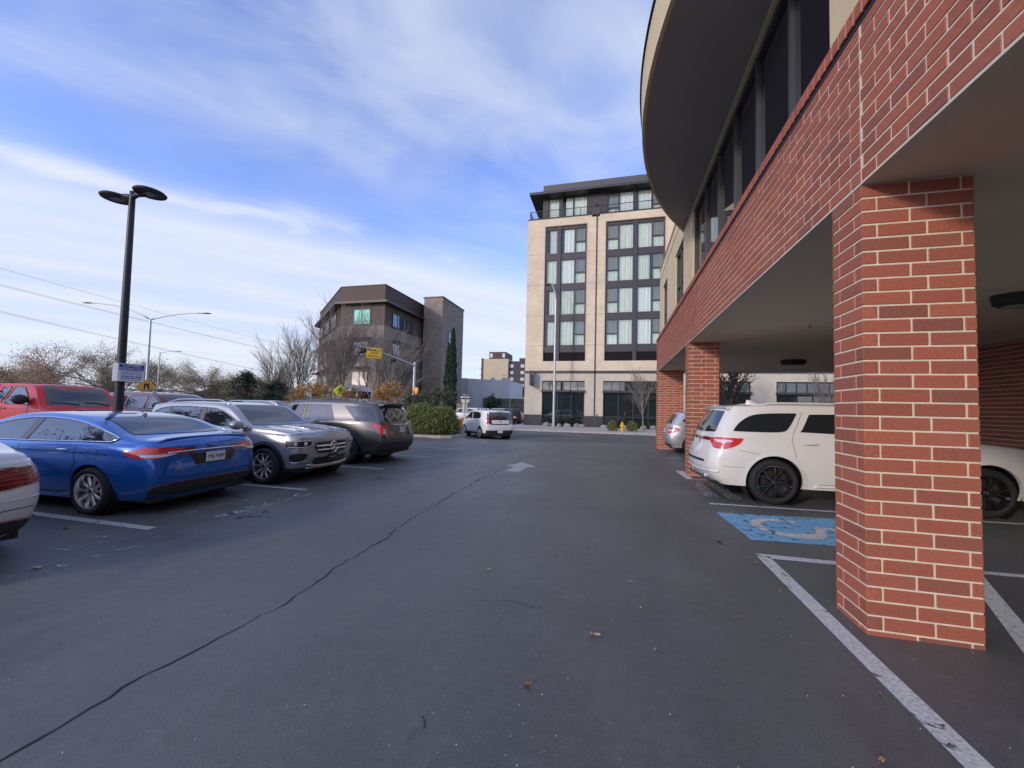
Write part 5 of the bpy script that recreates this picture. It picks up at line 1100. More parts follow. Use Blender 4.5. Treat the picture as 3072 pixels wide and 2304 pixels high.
# ---------------------------------------------------------------- cars farther off
suv = lambda: Body(4.6, .9, tail=[(.3, .08), (.6, 0), (1.0, .05), (1.6, .25)], nose=[(.3, 4.5), (.6, 4.6), (.95, 4.52)], top=[(.1, 1.66), (.8, 1.70), (1.9, 1.70), (2.5, 1.64), (3.3, 1.15), (4.1, 1.05), (4.6, .88)], belt=[(0, 1.1), (4.6, .95)], sill=.28, zs=.7, crown=.055, tumble=.26, arch=((.9, .35, .41), (3.65, .35, .41)))
sed = lambda: Body(4.7, .9, tail=[(.25, .1), (.55, 0), (.95, .08)], nose=[(.25, 4.6), (.55, 4.7), (.8, 4.64)], top=[(0, 1.0), (.5, 1.07), (1.3, 1.36), (2.0, 1.46), (2.6, 1.43), (3.5, 1.02), (4.3, .9), (4.7, .7)], belt=[(0, .97), (4.7, .88)], sill=.22, zs=.64, crown=.055, tumble=.36, arch=((.95, .33, .375), (3.75, .33, .375)))
def far_car(kind, label, col, loc, rz, group, metal=.2):
    B_ = suv() if kind == 'suv' else sed(); c = Car('parked_car', label, B_, paint('paint_'+label[:18].replace(' ', '_'), col, metal), loc, rz, group, nx=60)
    if kind == 'suv':
        c.both([(3.2, 1.12, 1), (2.5, 1.52), (1.9, 1.57, 1), (.9, 1.56), (.45, 1.4, 1), (.4, 1.15, 1)], step=.2); c.end([(-.6, 1.55, 1), (.6, 1.55, 1), (.7, 1.15, 1), (-.7, 1.15, 1)], 'rear_window', 'glass', step=.2); c.top([(2.5, -.5, 1), (2.5, .5, 1), (3.22, .66, 1), (3.22, -.66, 1)], 'windscreen', step=.25)
        c.end([(.62, 1.05, 1), (1.0, 1.05, 1), (.95, .85, 1), (.66, .8, 1)], 'tail_lamp', 'lamp_red', mirror=True); c.wheels(.9, 3.65, .35, 'rim_silver', spokes=5)
    else:
        c.both([(3.4, .99, 1), (2.6, 1.30), (2.0, 1.36), (1.3, 1.28), (.8, 1.06, 1), (2.2, .99, 1)], step=.2); c.top([(1.25, -.5, 1), (1.25, .5, 1), (.55, .62, 1), (.55, -.62, 1)], 'rear_window', step=.25); c.top([(2.65, -.5, 1), (2.65, .5, 1), (3.4, .64, 1), (3.4, -.64, 1)], 'windscreen', step=.25)
        c.end([(.5, .92, 1), (.95, .9, 1), (.9, .78, 1), (.52, .78, 1)], 'tail_lamp', 'lamp_red', mirror=True); c.wheels(.95, 3.75, .33, 'rim_silver', spokes=5)
    c.end([(.5, .8, 1), (.9, .82, 1), (.9, .7, 1), (.52, .68, 1)], 'headlamp', 'lamp_clear', rear=False, mirror=True); c.plate('', .78)
    return c
fg = 'cars parked beside the street behind the hatchback'
far_car('suv', 'white SUV with dark windows half hidden behind the cypress', (.68, .68, .68), (-14.9, 42.5, -.18), R(180), fg, 0)
far_car('suv', 'pale silver SUV just right of the white one by the stop sign', (.45, .47, .50), (-15.2, 46.5, -.18), R(180), fg)
far_car('suv', 'dark SUV with silver roof rails beyond the white hatchback', (.02, .02, .022), (-10.4, 40.5, -.18), R(118), fg)
far_car('sed', 'small silver sedan next to the hotel corner', (.5, .52, .54), (-11.2, 48, -.18), R(150), fg)
far_car('sed', 'white sedan roof between the silver SUV and the dark SUV', (.65, .66, .67), (-17.6, 55, -.18), R(20), fg, 0)
far_car('suv', 'white crossover farthest back by the stone wall', (.68, .69, .7), (-16.0, 58, -.18), R(200), fg, 0)
fr_ = 'cars in the row along the avenue'
far_car('suv', 'grey SUV roof far back above the front-facing grey SUV', (.16, .17, .18), (-21.2, 18.6, 0), R(0), fr_)
far_car('suv', 'white SUV roof in the far row beside the evergreen', (.62, .63, .64), (-24.5, 22.0, -.2), R(0), fr_, 0)
far_car('sed', 'dark sedan roof in the far row left of the evergreen', (.03, .03, .035), (-22.5, 15.8, 0), R(0), fr_)
# ================================================================== OTHER BUILDINGS
mat('bronze_metal', (.058, .034, .028), .65, 0, var=.05, vs=1); mat('bronze_eave', (.05, .04, .036), .5); mat('wood_dark', (.12, .092, .078), .8, var=.3, vs=2, stretch=(6, 6, .4))
BBR = brick_far('brown_brick', (.26, .215, .18), (.18, .145, .125), (.28, .24, .20), .5, .14, .012)
mat('brown_stucco', (.21, .18, .16), .9, var=.08, vs=1.2)
mat('green_glass', (.16, .62, .46), .05, spec=.5); mat('blue_glass', (.05, .09, .14), .03, .5, spec=.8, ior=1.8); mat('office_glass', (.10, .115, .105), .05, spec=.8, ior=1.8)
bb = thing('office_block', 'brown three-storey office block with a metal roof screen and brick stair tower', 'building', (-38, 56, -.05)); boff = Matrix.Translation((38, -56, .05))
def bo(b, name, m, parent=bb, **k): o = b.build(name, m, parent, **k); o.data.transform(boff); return o
foot = [(-41.4, 51), (-33.6, 51), (-33.6, 64.2), (-33.6, 75), (-57.5, 75), (-57.5, 65)]
def grow(p, d):
    n = len(p); o = []
    for i in range(n):
        a, b_, c_ = Vector(p[i-1]), Vector(p[i]), Vector(p[(i+1) % n]); d1 = (b_-a).normalized(); d2 = (c_-b_).normalized(); n1 = Vector((d1.y, -d1.x)); n2 = Vector((d2.y, -d2.x)); m_ = (n1+n2); m_ = m_/max(m_.dot(n1), .3) if m_.length > 1e-6 else n1
        o.append(tuple(b_+m_*d))
    return o
bo(MB().prism(foot, -.05, 13.6), 'lower_wall', MATS['brown_stucco']); bo(MB().prism(grow(foot, -.12), 13.6, 16.9), 'upper_wall', MATS['wood_dark'])
bo(MB().prism(grow(foot, .85), 16.9, 17.22), 'eave', MATS['bronze_eave']); bo(MB().prism(grow(foot, -.1), 17.22, 19.75), 'roof_screen', MATS['bronze_metal']); bo(MB().prism(grow(foot, .0), 19.75, 19.85), 'roof_edge', MATS['bronze_eave'])
# wood boards of the upper storey
b = MB(); f2 = grow(foot, -.12)
for a, c_ in ((f2[0], f2[1]), (f2[1], f2[2]), (f2[5], f2[0])):
    a, c_ = Vector(a), Vector(c_); n = int((c_-a).length/.32); d = (c_-a).normalized(); nn = Vector((d.y, -d.x))
    for i in range(n):
        p = a.lerp(c_, i/n); q = p+d*.05; b.add([(*(p-nn*.01), 13.62), (*(q-nn*.01), 13.62), (*(q+nn*.05), 13.62), (*(p+nn*.05), 13.62), (*(p-nn*.01), 16.9), (*(q-nn*.01), 16.9), (*(q+nn*.05), 16.9), (*(p+nn*.05), 16.9)], [(0, 1, 5, 4), (1, 2, 6, 5), (2, 3, 7, 6), (3, 0, 4, 7)])
tag(bo(b, 'battens', MATS['wood_dark']), kind='stuff')
def wframe(p0, p1, z0, z1, n, glass, out=.12, face=0.):
    """a row of n panes on the wall from p0 to p1 (outside on the right)"""
    a, c_ = Vector(p0), Vector(p1); d = (c_-a).normalized(); nn = Vector((d.y, -d.x)); f = MB(); w = (c_-a).length
    def bx(u0, u1, e0, e1, za, zb, m):
        P = [a+d*u0+nn*e0, a+d*u1+nn*e0, a+d*u1+nn*e1, a+d*u0+nn*e1]; m.prism([tuple(p) for p in P], za, zb)
    t_ = .09
    for i in range(n+1): u = (w-t_)*i/n; bx(u, u+t_, -.02, out, z0, z1, f)
    for i in range(n):
        u0_, u1_ = (w-t_)*i/n+t_, (w-t_)*(i+1)/n; bx(u0_, u1_, -.02, out, z1-t_, z1, f); bx(u0_, u1_, -.02, out, z0, z0+t_, f)
    fo = bo(f, 'window', MATS['bronze_eave'])
    for i in range(n):
        u0_, u1_ = (w-t_)*i/n+t_, (w-t_)*(i+1)/n; q = MB(); bx(u0_, u1_, out-.07, out-.05, z0+t_, z1-t_, q); bo(q, 'pane', MATS[glass], fo)
wframe((-38.97, 51.1), (-36.0, 51.1), 13.75, 16.15, 2, 'green_glass', .14)
wframe((-33.72, 53.2), (-33.72, 58.95), 13.8, 15.95, 4, 'blue_glass', .16)
wframe((-38.9, 51), (-36.1, 51), 9.0, 11.2, 2, 'office_glass'); wframe((-33.6, 53.2), (-33.6, 58.9), 9.4, 11.3, 4, 'office_glass'); wframe((-33.6, 53.2), (-33.6, 59.0), 4.4, 6.8, 4, 'office_glass'); wframe((-38.9, 51), (-36.1, 51), 4.4, 6.6, 2, 'office_glass')
L0, L1 = Vector((-57.5, 65)), Vector((-41.4, 51))
for k in range(3):
    for z0, z1, g1 in ((13.9, 16.1, 'office_glass'), (9.2, 11.3, 'office_glass'), (4.5, 6.7, 'office_glass')):
        a = L0.lerp(L1, .10+.3*k); c_ = L0.lerp(L1, .10+.3*k+.19); wframe(tuple(a), tuple(c_), z0, z1, 3, g1, .2)
def shade(p0, p1, z, d=1.1):
    a, c_ = Vector(p0), Vector(p1); dd = (c_-a).normalized(); nn = Vector((dd.y, -dd.x)); b = MB()
    for i in range(6): e = .1+d*i/6; b.prism([tuple(a+nn*e), tuple(c_+nn*e), tuple(c_+nn*(e+.09)), tuple(a+nn*(e+.09))], z, z+.05)
    n = int((c_-a).length/1.5)+1
    for i in range(n+1): p = a.lerp(c_, i/n); b.prism([tuple(p), tuple(p+dd*.06), tuple(p+dd*.06+nn*(d+.2)), tuple(p+nn*(d+.2))], z-.05, z-.002)
    bo(b, 'sunshade', MATS['bronze_eave'])
shade((-40.2, 51), (-35.5, 51), 11.6); shade((-33.6, 52.8), (-33.6, 63), 11.55); shade((-39.2, 51), (-35.8, 51), 7.2); shade((-33.6, 52.8), (-33.6, 63), 7.1)
for z in (11.6, 7.2): shade(tuple(L0.lerp(L1, .05)), tuple(L0.lerp(L1, .92)), z)
tw = [(-33.0, 62), (-29.4, 62), (-29.4, 71.6), (-33.0, 71.6)]
bo(MB().prism(tw, -.05, 20.75), 'stair_tower', BBR); bo(MB().prism(grow(tw, .14), 20.75, 20.95), 'tower_coping', MATS['bronze_eave']); wframe((-29.4, 64.6), (-29.4, 67.2), 9.0, 15.2, 2, 'blue_glass', .1)
bo(MB().prism([(-33.6, 60), (-24, 60), (-24, 60.5), (-33.6, 60.5)], -.05, 2.2), 'garden_wall', BBR)
# grey windowless building, stone wall, apartment block, red brick shop
mat('grey_render', (.60, .60, .60), .9, var=.10, vs=.5); mat('grey_render2', (.66, .66, .63), .9, var=.05, vs=.5); mat('stone', (.15, .14, .12), .9, var=.45, vs=1.5); mat('cream_wall', (.52, .44, .31), .9, var=.05, vs=.3); mat('apt_dark', (.05, .05, .058), .7, var=.1); mat('red_brick_far', (.20, .06, .045), .9, var=.15, vs=2); mat('sign_orange', (.75, .30, .06), .5); mat('pale_panel', (.55, .55, .54), .6)
gb = thing('warehouse', 'low grey windowless building with a stepped parapet behind the parked cars', 'building', (-27, 84, -.1))
def rel(b, name, m, root, **k): o = b.build(name, m, root, **k); o.data.transform(Matrix.Translation(-root.location)); return o
rel(MB().prism([(-40, 80), (-31.6, 80), (-31.6, 95), (-40, 95)], -.1, 8.0), 'front_wall', MATS['grey_render2'], gb)
for i in range(5): rel(MB().prism([(-31.5+i*1.8, 80+i*.4), (-29.7+i*1.8, 80.4+i*.4), (-29.7+i*1.8, 95), (-31.5+i*1.8, 95)], -.1, 7.9-.06*i), 'side_wall', MATS['grey_render'], gb)
b = MB(); b.tube([(-31.7, 79.9, -.1), (-31.7, 79.9, 7.5)], .06, 6); b.tube([(-27.4, 80.6, 2.2), (-27.4, 80.6, 4.5)], .05, 6); rel(b, 'drainpipe', MATS['galv'], gb)
for x in (-28.0, -25.4, -24.3): rel(MB().box(x, x+.7, 86, 87, 7.6, 8.6), 'roof_vent', MATS['cream_wall'], gb)
sw = thing('stone_wall', 'rough stone wall with a pale coping in front of the grey building', 'wall', (-23, 78.8, -.1)); rel(MB().box(-27.3, -18.2, 78.6, 79.1, -.1, 3.6), 'wall', MATS['stone'], sw); rel(MB().box(-27.4, -18.1, 78.5, 79.2, 3.6, 3.78), 'coping', MATS['grey_render2'], sw)
ap = thing('apartment_block', 'cream apartment block with dark balconied side rising behind the grey building', 'building', (-32, 115, 0))
rel(MB().box(-38.4, -30.6, 110, 125, 0, 16.2), 'cream_wall', MATS['cream_wall'], ap); rel(MB().box(-38.9, -38.42, 109.8, 125, 0, 16.4), 'corner_strip', MATS['bronze_metal'], ap); rel(MB().box(-30.58, -25.3, 111, 125, 0, 15.6), 'dark_wall', MATS['apt_dark'], ap); rel(MB().box(-37.2, -32.0, 112, 120, 16.2, 18.6), 'penthouse', MATS['bronze_metal'], ap); rel(MB().box(-28.2, -20, 114, 124, 0, 16.9), 'rear_wing', MATS['bronze_metal'], ap)
for i in range(5):
    z = 14.6-1.95*i
    for x in (-30.3, -27.0):
        o = rel(MB().box(x, x+1.1, 110.9, 111.05, z-.9, z), 'window', MATS['pale_panel'], ap)
    rel(MB().box(-39.9, -38.9, 111, 114, z-1.2, z-1.05), 'balcony', MATS['pale_panel'], ap)
for i, x in enumerate((-36.9, -33.0)): rel(MB().box(x, x+.8, 111.9, 112.02, 16.9, 18.1), 'penthouse_window', MATS['pale_panel'], ap)
rs = thing('brick_shop', 'red brick shop front with an orange panel left of the hotel', 'building', (-27, 101, 0)); rel(MB().box(-30, -18, 100, 104, 0, 7.4), 'wall', MATS['red_brick_far'], rs); rel(MB().box(-28.2, -26.0, 99.85, 99.99, 4.9, 7.2), 'orange_panel', MATS['sign_orange'], rs)
for i in range(4): rel(MB().box(-25.4+1.5*i, -24.6+1.5*i, 99.9, 99.99, 3.6, 4.6), 'window', MATS['pale_panel'], rs)
hw = thing('low_house', 'low dark-roofed building beyond the avenue trees', 'building', (-58, 52, -.2)); rel(MB().box(-70, -50, 50, 58, -.2, 2.6), 'wall', MATS['brown_stucco'], hw)
b = MB(); b.add([(-70.6, 49.4, 2.6), (-49.4, 49.4, 2.6), (-49.4, 58.6, 2.6), (-70.6, 58.6, 2.6), (-66, 54, 4.4), (-54, 54, 4.4)], [(0, 1, 5, 4), (1, 2, 5), (2, 3, 4, 5), (3, 0, 4)]); rel(b, 'roof', mat('roof_slate', (.07, .07, .085), .8), hw)
bs2 = thing('bus_shelter', 'small grey shelter with a peaked roof under the bare trees', 'shelter', (-29.6, 39, -.05))
b = MB(); b.add([(-31.6, 37.6, 3.1), (-27.8, 37.6, 3.1), (-27.8, 41, 3.1), (-31.6, 41, 3.1), (-29.7, 37.6, 3.9), (-29.7, 41, 3.9)], [(0, 1, 4), (1, 2, 5, 4), (2, 3, 5), (3, 0, 4, 5), (0, 3, 2, 1)]); rel(b, 'roof', MATS['pale_panel'], bs2)
rel(MB().box(-31.2, -28.2, 40.4, 40.6, -.05, 3.1), 'back_wall', MATS['black'], bs2)
for x in (-31.3, -28.2): rel(MB().box(x, x+.15, 37.9, 38.05, -.05, 3.1), 'post', MATS['pale_panel'], bs2)

# ================================================================== TREES AND PLANTS
mat('bark_grey', (.23, .20, .175), .95, var=.25, vs=4, stretch=(3, 3, .6)); mat('bark_brown', (.11, .085, .065), .95, var=.25, vs=4); mat('bark_dark', (.035, .028, .024), .95)
ramp_mat('leaf_tan', [(.36, .29, .17), (.42, .31, .18), (.27, .27, .15), (.38, .25, .16), (.30, .30, .17)], .8, .1, 5, 0, trans=.45)
ramp_mat('leaf_orange', [(.52, .25, .06), (.60, .34, .09), (.45, .18, .04), (.48, .33, .09), (.30, .25, .08)], .75, .1, 5, 0, trans=.35)
ramp_mat('leaf_rust', [(.46, .26, .18), (.50, .32, .22), (.40, .28, .19)], .8, .1, 5, 0, trans=.45)
ramp_mat('leaf_dark', [(.018, .035, .020), (.03, .052, .028), (.022, .042, .030), (.04, .058, .03)], .6, .1, 5, 0, trans=.15)
ramp_mat('leaf_hedge', [(.14, .18, .055), (.20, .235, .075), (.10, .135, .04), (.26, .26, .09), (.16, .15, .06)], .6, .1, 5, 0, trans=.25)
ramp_mat('leaf_shrub', [(.08, .095, .045), (.13, .14, .07), (.055, .07, .035), (.16, .14, .08)], .5, .1, 5, 0, trans=.2)
ramp_mat('leaf_cypress', [(.018, .050, .022), (.028, .066, .030), (.014, .038, .018), (.035, .075, .035)], .7, .1, 5, 0, trans=.1)
def branchy(rng, pos, dr, length, rad, level, spec, b, tips):
    """one limb and what grows from it"""
    n = 4 if level < 2 else 3; pts = [pos]; rs = [rad]; d = dr.copy(); p = pos.copy()
    for i in range(n):
        d = (d+Vector((rng.gauss(0, spec['wob']), rng.gauss(0, spec['wob']), rng.gauss(0, spec['wob'])+spec['lift']*(1 if level else 0)))).normalized()
        p = p+d*length/n; pts.append(p); rs.append(max(rad*(1-(i+1)/n*.62), spec['rmin']))
    b.tube(pts, rs, 6 if level == 0 else (4 if level == 1 else 3), caps=False)
    if level >= spec['levels']: tips.append((p, d)); tips.append((pts[-2], d)); return
    k = spec['kids'][level]
    for i in range(k):
        f = spec['from'] if level == 0 else .25; t = f+(1-f)*(i+rng.random())/k; j = min(int(t*n), n-1); q = pts[j].lerp(pts[j+1], t*n-j)
        ax = rng.random()*6.283; o = Vector((math.cos(ax), math.sin(ax), 0)); o = (o-d*o.dot(d)).normalized() if abs(d.z) < .999 else o
        ang = spec['angle'][level]*rng.uniform(.7, 1.25); nd_ = (d*math.cos(ang)+o*math.sin(ang)).normalized()
        branchy(rng, q, nd_, length*spec['ratio'][level]*rng.uniform(.75, 1.15)*(1.15-.45*t if level == 0 else 1), max(rs[j]*.62, spec['rmin']), level+1, spec, b, tips)
def leaves(rng, tips, per, size, spread, flat_=.0, aspect=.6, droop=0.):
    b = MB(); V = []; F = []
    for p, d in tips:
        for _ in range(per):
            q = p+Vector((rng.gauss(0, spread), rng.gauss(0, spread), rng.gauss(0, spread)-droop)); a = Vector((rng.gauss(0, 1), rng.gauss(0, 1), rng.gauss(0, 1-flat_))).normalized(); c_ = a.orthogonal().normalized(); c_ = Matrix.Rotation(rng.random()*6.28, 3, a) @ c_
            s = size*rng.uniform(.6, 1.3); i = len(V); V += [tuple(q-a*s), tuple(q+c_*s*aspect), tuple(q+a*s), tuple(q-c_*s*aspect)]; F.append((i, i+1, i+2, i+3))
    b.v = V; b.f = F; b.m = [0]*len(F); return b
def tree(name, label, loc, seed, length, rad, spec, bark, leaf=None, per=2, size=.1, spread=.2, group=None, scale=1., **lk):
    rng = random.Random(seed); t = thing(name, label, 'tree', loc, 0, group); b = MB(); tips = []
    branchy(rng, Vector((0, 0, -.15)), Vector((rng.gauss(0, .03), rng.gauss(0, .03), 1)).normalized(), length, rad, 0, spec, b, tips)
    b.build('trunk', MATS[bark], t, smooth=True, fix=False)
    if leaf:
        if lk.get('keep'): tips = [x for x in tips if rng.random() < lk['keep'] and (lk.get('below') is None or x[0].z < lk['below']*(1+rng.gauss(0, .15)))]
        l = leaves(rng, tips, per, size, spread, droop=lk.get('droop', 0)); l.build('crown', MATS[leaf], t, fix=False)
    if scale != 1: t.scale = (scale,)*3
    return t
vase = dict(levels=3, kids=(17, 9, 7), angle=(.52, .42, .40), ratio=(.86, .55, .55), wob=.07, lift=.06, rmin=.009, **{'from': .22})
broad = dict(levels=3, kids=(11, 8, 5), angle=(.95, .7, .7), ratio=(.62, .58, .55), wob=.12, lift=.03, rmin=.016, **{'from': .32})
gt = 'bare street trees before the brown office block'
for i, (x, y, h, lab) in enumerate(((-38.9, 37.6, 6.9, 'bare grey tree farthest left of the group before the brown block'), (-34.9, 36.6, 8.9, 'tall bare tree left of the brown block corner'), (-31.6, 36.1, 10.3, 'tall bare tree in front of the left face of the brown block'),
        (-28.4, 35.9, 10.6, 'large bare tree in front of the green windows of the brown block'), (-25.0, 35.7, 9.5, 'bare tree behind the yellow overhead sign'), (-22.2, 35.6, 7.6, 'bare tree nearest the signal pole'))):
    tree('bare_tree', lab, (x, y, -.05), 20+i, h*.62, .13, vase, 'bark_grey', 'leaf_rust' if i in (1, 4) else None, 1, .07, .1, gt, keep=.10, below=h*.45)
for i, (x, y, h, leaf, lab) in enumerate(((-28.7, 30.8, 5.0, 'leaf_orange', 'small orange tree behind the speed limit sign'), (-19.8, 31.0, 4.5, 'leaf_orange', 'bright orange-yellow tree left of the signal pole'), (-26.4, 33.5, 3.9, 'leaf_rust', 'rust-leaved small tree behind the pedestrian sign'))):
    tree('autumn_tree', lab, (x, y, -.05), 60+i, h*.62, .06, dict(broad, kids=(10, 7, 5)), 'bark_brown', leaf, 3, .085, .16, 'small autumn trees along the cross street')
for i, (x, y, h, leaf, keep, lab) in enumerate(((-83, 36, 6.6, 'leaf_tan', .8, 'brown-leaved tree at the far left edge behind the red pickup'), (-75, 38, 10.0, 'leaf_rust', .6, 'thin-leaved reddish tree left of the parking sign'), (-72, 41.5, 10.6, 'leaf_tan', .5, 'tall tan tree behind the parking lot lamp'), (-69, 44.5, 8.6, 'leaf_tan', .8, 'tan-leaved tree behind the double street lamp'),
        (-63, 48, 8.2, 'leaf_tan', .7, 'tan tree right of the single street lamp'), (-57.5, 47.5, 6.9, 'leaf_tan', .9, 'bushy tan tree left of the dark evergreen'), (-79, 47, 7.4, 'leaf_tan', 1., 'brown tree in the back row at the far left'), (-66, 55, 6.8, 'leaf_tan', 1., 'brown tree in the back row behind the single street lamp'), (-50, 45, 6.6, 'leaf_tan', .5, 'sparse tan tree right behind the dark evergreen'), (-90, 42, 7.2, 'leaf_tan', .9, 'brown tree outermost left on the avenue'))):
    tree('autumn_tree', lab, (x, y, -.2), 80+i, h*.66, .16, dict(broad, rmin=.02), 'bark_grey', leaf, 14, .075, .5, 'autumn trees along the avenue', keep=keep)
# low ragged planting beyond the avenue
rng = random.Random(99); tp = []
for i in range(1700):
    t_ = rng.random(); tp.append((Vector((-96+66*t_+rng.gauss(0, 2), 40+14*math.sin(t_*3)+rng.gauss(0, 3), abs(rng.gauss(0, 1.7)))), Vector((0, 0, 1))))
l = leaves(rng, tp, 22, .11, .5); tag(l.build('undergrowth', MATS['leaf_tan'], fix=False), 'brown ground cover and scrub beyond the avenue', 'undergrowth', kind='stuff')
# dark evergreens
def evergreen(label, loc, h, w, seed, leaf='leaf_dark', n=46):
    rng = random.Random(seed); t = thing('evergreen_tree', label, 'tree', loc, 0, 'dark evergreens behind the grey SUVs'); b = MB(); b.tube([(0, 0, -.2), (0, 0, h*.5), (.1, 0, h*.92)], [.14, .09, .03], 6); tips = []
    for i in range(n):
        f = rng.random(); z = h*(.12+.86*f); a = rng.random()*6.28; L_ = w*(1.05-.75*f**1.6)*rng.uniform(.55, 1.15); P = []
        for k in range(6): u = k/5; P.append(Vector((math.cos(a)*L_*u, math.sin(a)*L_*u, z+L_*.18*u-L_*.22*u*u)))
        b.tube(P, [.04*(1-u/5*.8) for u in range(6)], 3, False)
        for k in range(1, 6): tips += [(P[k]+Vector((rng.gauss(0, .12), rng.gauss(0, .12), 0)), Vector((0, 0, 1)))]*2
    b.build('trunk', MATS['bark_dark'], t, smooth=True, fix=False); leaves(rng, tips, 9, .10, .17, .5, .45).build('crown', MATS[leaf], t, fix=False); return t
evergreen('wide dark evergreen seen above the front-facing grey SUV', (-37.0, 32.2, -.05), 4.7, 3.3, 1, n=70); evergreen('dark evergreen right of the wide one, before the orange tree', (-33.4, 32.0, -.05), 3.7, 2.3, 2, n=60); evergreen('low dark evergreen between the two SUVs', (-30.6, 29.0, -.15), 2.6, 1.6, 3, n=40)
# italian cypresses
def cypress(label, loc, h, w, seed):
    rng = random.Random(seed); t = thing('cypress_tree', label, 'tree', loc, 0, 'pair of slim cypresses at the street corner'); b = MB(); b.tube([(0, 0, -.2), (0, 0, h*.9)], [.1, .02], 6); b.build('trunk', MATS['bark_dark'], t, fix=False); tips = []
    for i in range(2300):
        f = rng.random()**.85; z = .1+h*f; r = w*.5*min(1, 3*f+.35)*(1-f**2.4)**.8*math.sqrt(rng.uniform(.35, 1))*(1+.16*math.sin(z*5+rng.random())); a = rng.random()*6.28
        tips.append((Vector((math.cos(a)*r, math.sin(a)*r, z)), Vector((0, 0, 1))))
    l = MB(); V = []; F = []
    for p, d in tips:
        for _ in range(4):
            a = Vector((rng.gauss(0, .3), rng.gauss(0, .3), 1)).normalized(); c_ = Matrix.Rotation(rng.random()*6.28, 3, a) @ a.orthogonal().normalized(); s = rng.uniform(.06, .13); q = p+Vector((rng.gauss(0, .04), rng.gauss(0, .04), rng.gauss(0, .06))); i = len(V); V += [tuple(q-a*s), tuple(q+c_*s*.32), tuple(q+a*s), tuple(q-c_*s*.32)]; F.append((i, i+1, i+2, i+3))
    l.v = V; l.f = F; l.m = [0]*len(F); l.build('crown', MATS['leaf_cypress'], t, fix=False)
cypress('shorter left cypress of the pair beside the brick stair tower', (-14.25, 31.6, -.05), 7.1, .80, 5); cypress('taller right cypress of the pair beside the brick stair tower', (-13.72, 31.2, -.05), 8.3, .92, 6)
# hedge island at the mouth of the lot
isl = [(-17, 17.55), (-8.3, 17.72), (-7.85, 18.0), (-7.72, 18.6), (-7.85, 20.1), (-8.4, 20.45), (-17, 20.5)]
b = MB(); b.prism(isl, -.2, .13); io = struct(b.build('kerb', MATS['kerbstone'])); b = MB(); b.prism(grow(isl, -.16), .128, .137); struct(b.build('planting_bed', mat('bark_mulch', (.05, .035, .025), .95, var=.4, vs=12, bump=.6, bs=40)))
def bush(name, label, loc, dims, seed, leaf, n, size=.05, group=None, hollow=.55, twig=True, cat='shrub'):
    rng = random.Random(seed); t = thing(name, label, cat, loc, 0, group); tips = []; st = MB()
    for i in range(n):
        while True:
            v = Vector((rng.uniform(-1, 1), rng.uniform(-1, 1), rng.uniform(0, 1)))
            r = (abs(v.x)**2.6+abs(v.y)**2.6+abs(v.z)**2.6)**(1/2.6)
            if hollow < r < 1.0+.08*math.sin(v.x*9+seed)*math.sin(v.y*8+v.z*7): break
        tips.append((Vector((v.x*dims[0]/2, v.y*dims[1]/2, .08+v.z*dims[2]*(1+.08*math.sin(v.x*5+seed)))), Vector((0, 0, 1))))
    for i in range(14 if twig else 0):
        p = tips[rng.randrange(n)][0]; st.tube([(p.x*.2, p.y*.2, 0), (p.x*.6, p.y*.6, p.z*.5), tuple(p)], [.02, .013, .005], 4, False)
    if twig: st.build('stems', MATS['bark_brown'], t, fix=False)
    leaves(rng, tips, 5, size, .055).build('foliage', MATS[leaf], t, fix=False); return t
bush('hedge', 'clipped olive-green hedge on the kerbed island beside the taupe SUV', (-9.55, 19.05, .13), (3.2, 1.9, 1.42), 4, 'leaf_hedge', 5200, .045, hollow=.62, cat='hedge')
bush('hedge', 'lower stretch of hedge half hidden behind the taupe SUV', (-13.2, 19.1, .13), (3.9, 2.0, 1.1), 9, 'leaf_hedge', 3400, .05, hollow=.6, cat='hedge')
shr = dict(broad, levels=3, kids=(9, 6, 5), rmin=.008, **{'from': .12})
tree('leafy_shrub', 'open leafy shrub with pale leaves behind the hedge', (-12.6, 24.0, -.15), 131, 2.4, .05, shr, 'bark_brown', 'leaf_shrub', 4, .085, .13)
tree('leafy_shrub', 'smaller leafy shrub in front of the signal pole', (-14.3, 24.6, -.15), 132, 1.9, .05, shr, 'bark_brown', 'leaf_shrub', 4, .085, .13)
pv = MB(); pv.prism([(-17, 20.5), (-9.2, 20.5), (-9.6, 22.5), (-11.2, 25.6), (-17, 26)], -.2, -.05); struct(pv.build('planting_bed', MATS['bark_mulch']))
bush('ornamental_grass', 'tawny grass clump at the foot of the stop sign', (-11.9, 29.6, -.15), (1.0, 1.0, .75), 12, 'leaf_orange', 220, .06)
# grassy strip between the two parking rows
b = MB(); b.prism([(-12.35, -6), (-10.75, -6), (-10.75, 17.5), (-12.35, 17.5)], -.05, .13); struct(b.build('kerb', MATS['kerbstone'])); b = MB(); b.prism([(-12.2, -5.9), (-10.9, -5.9), (-10.9, 17.4), (-12.2, 17.4)], .128, .15); struct(b.build('grass_strip', MATS['verge']))
for i, (x, y, w, h, lab) in enumerate(((-11.6, 3.6, 1.3, .75, 'low green shrub at the left edge in front of the red pickup'), (-11.5, 5.0, 1.3, .8, 'low green shrub in front of the red pickup door'), (-11.6, 8.6, 1.2, .6, 'low shrub hidden behind the grey SUV'))): bush('low_shrub', lab, (x, y, .14), (w, 1.4, h), 40+i, 'leaf_shrub', 420, .05, 'low shrubs in the grass strip')
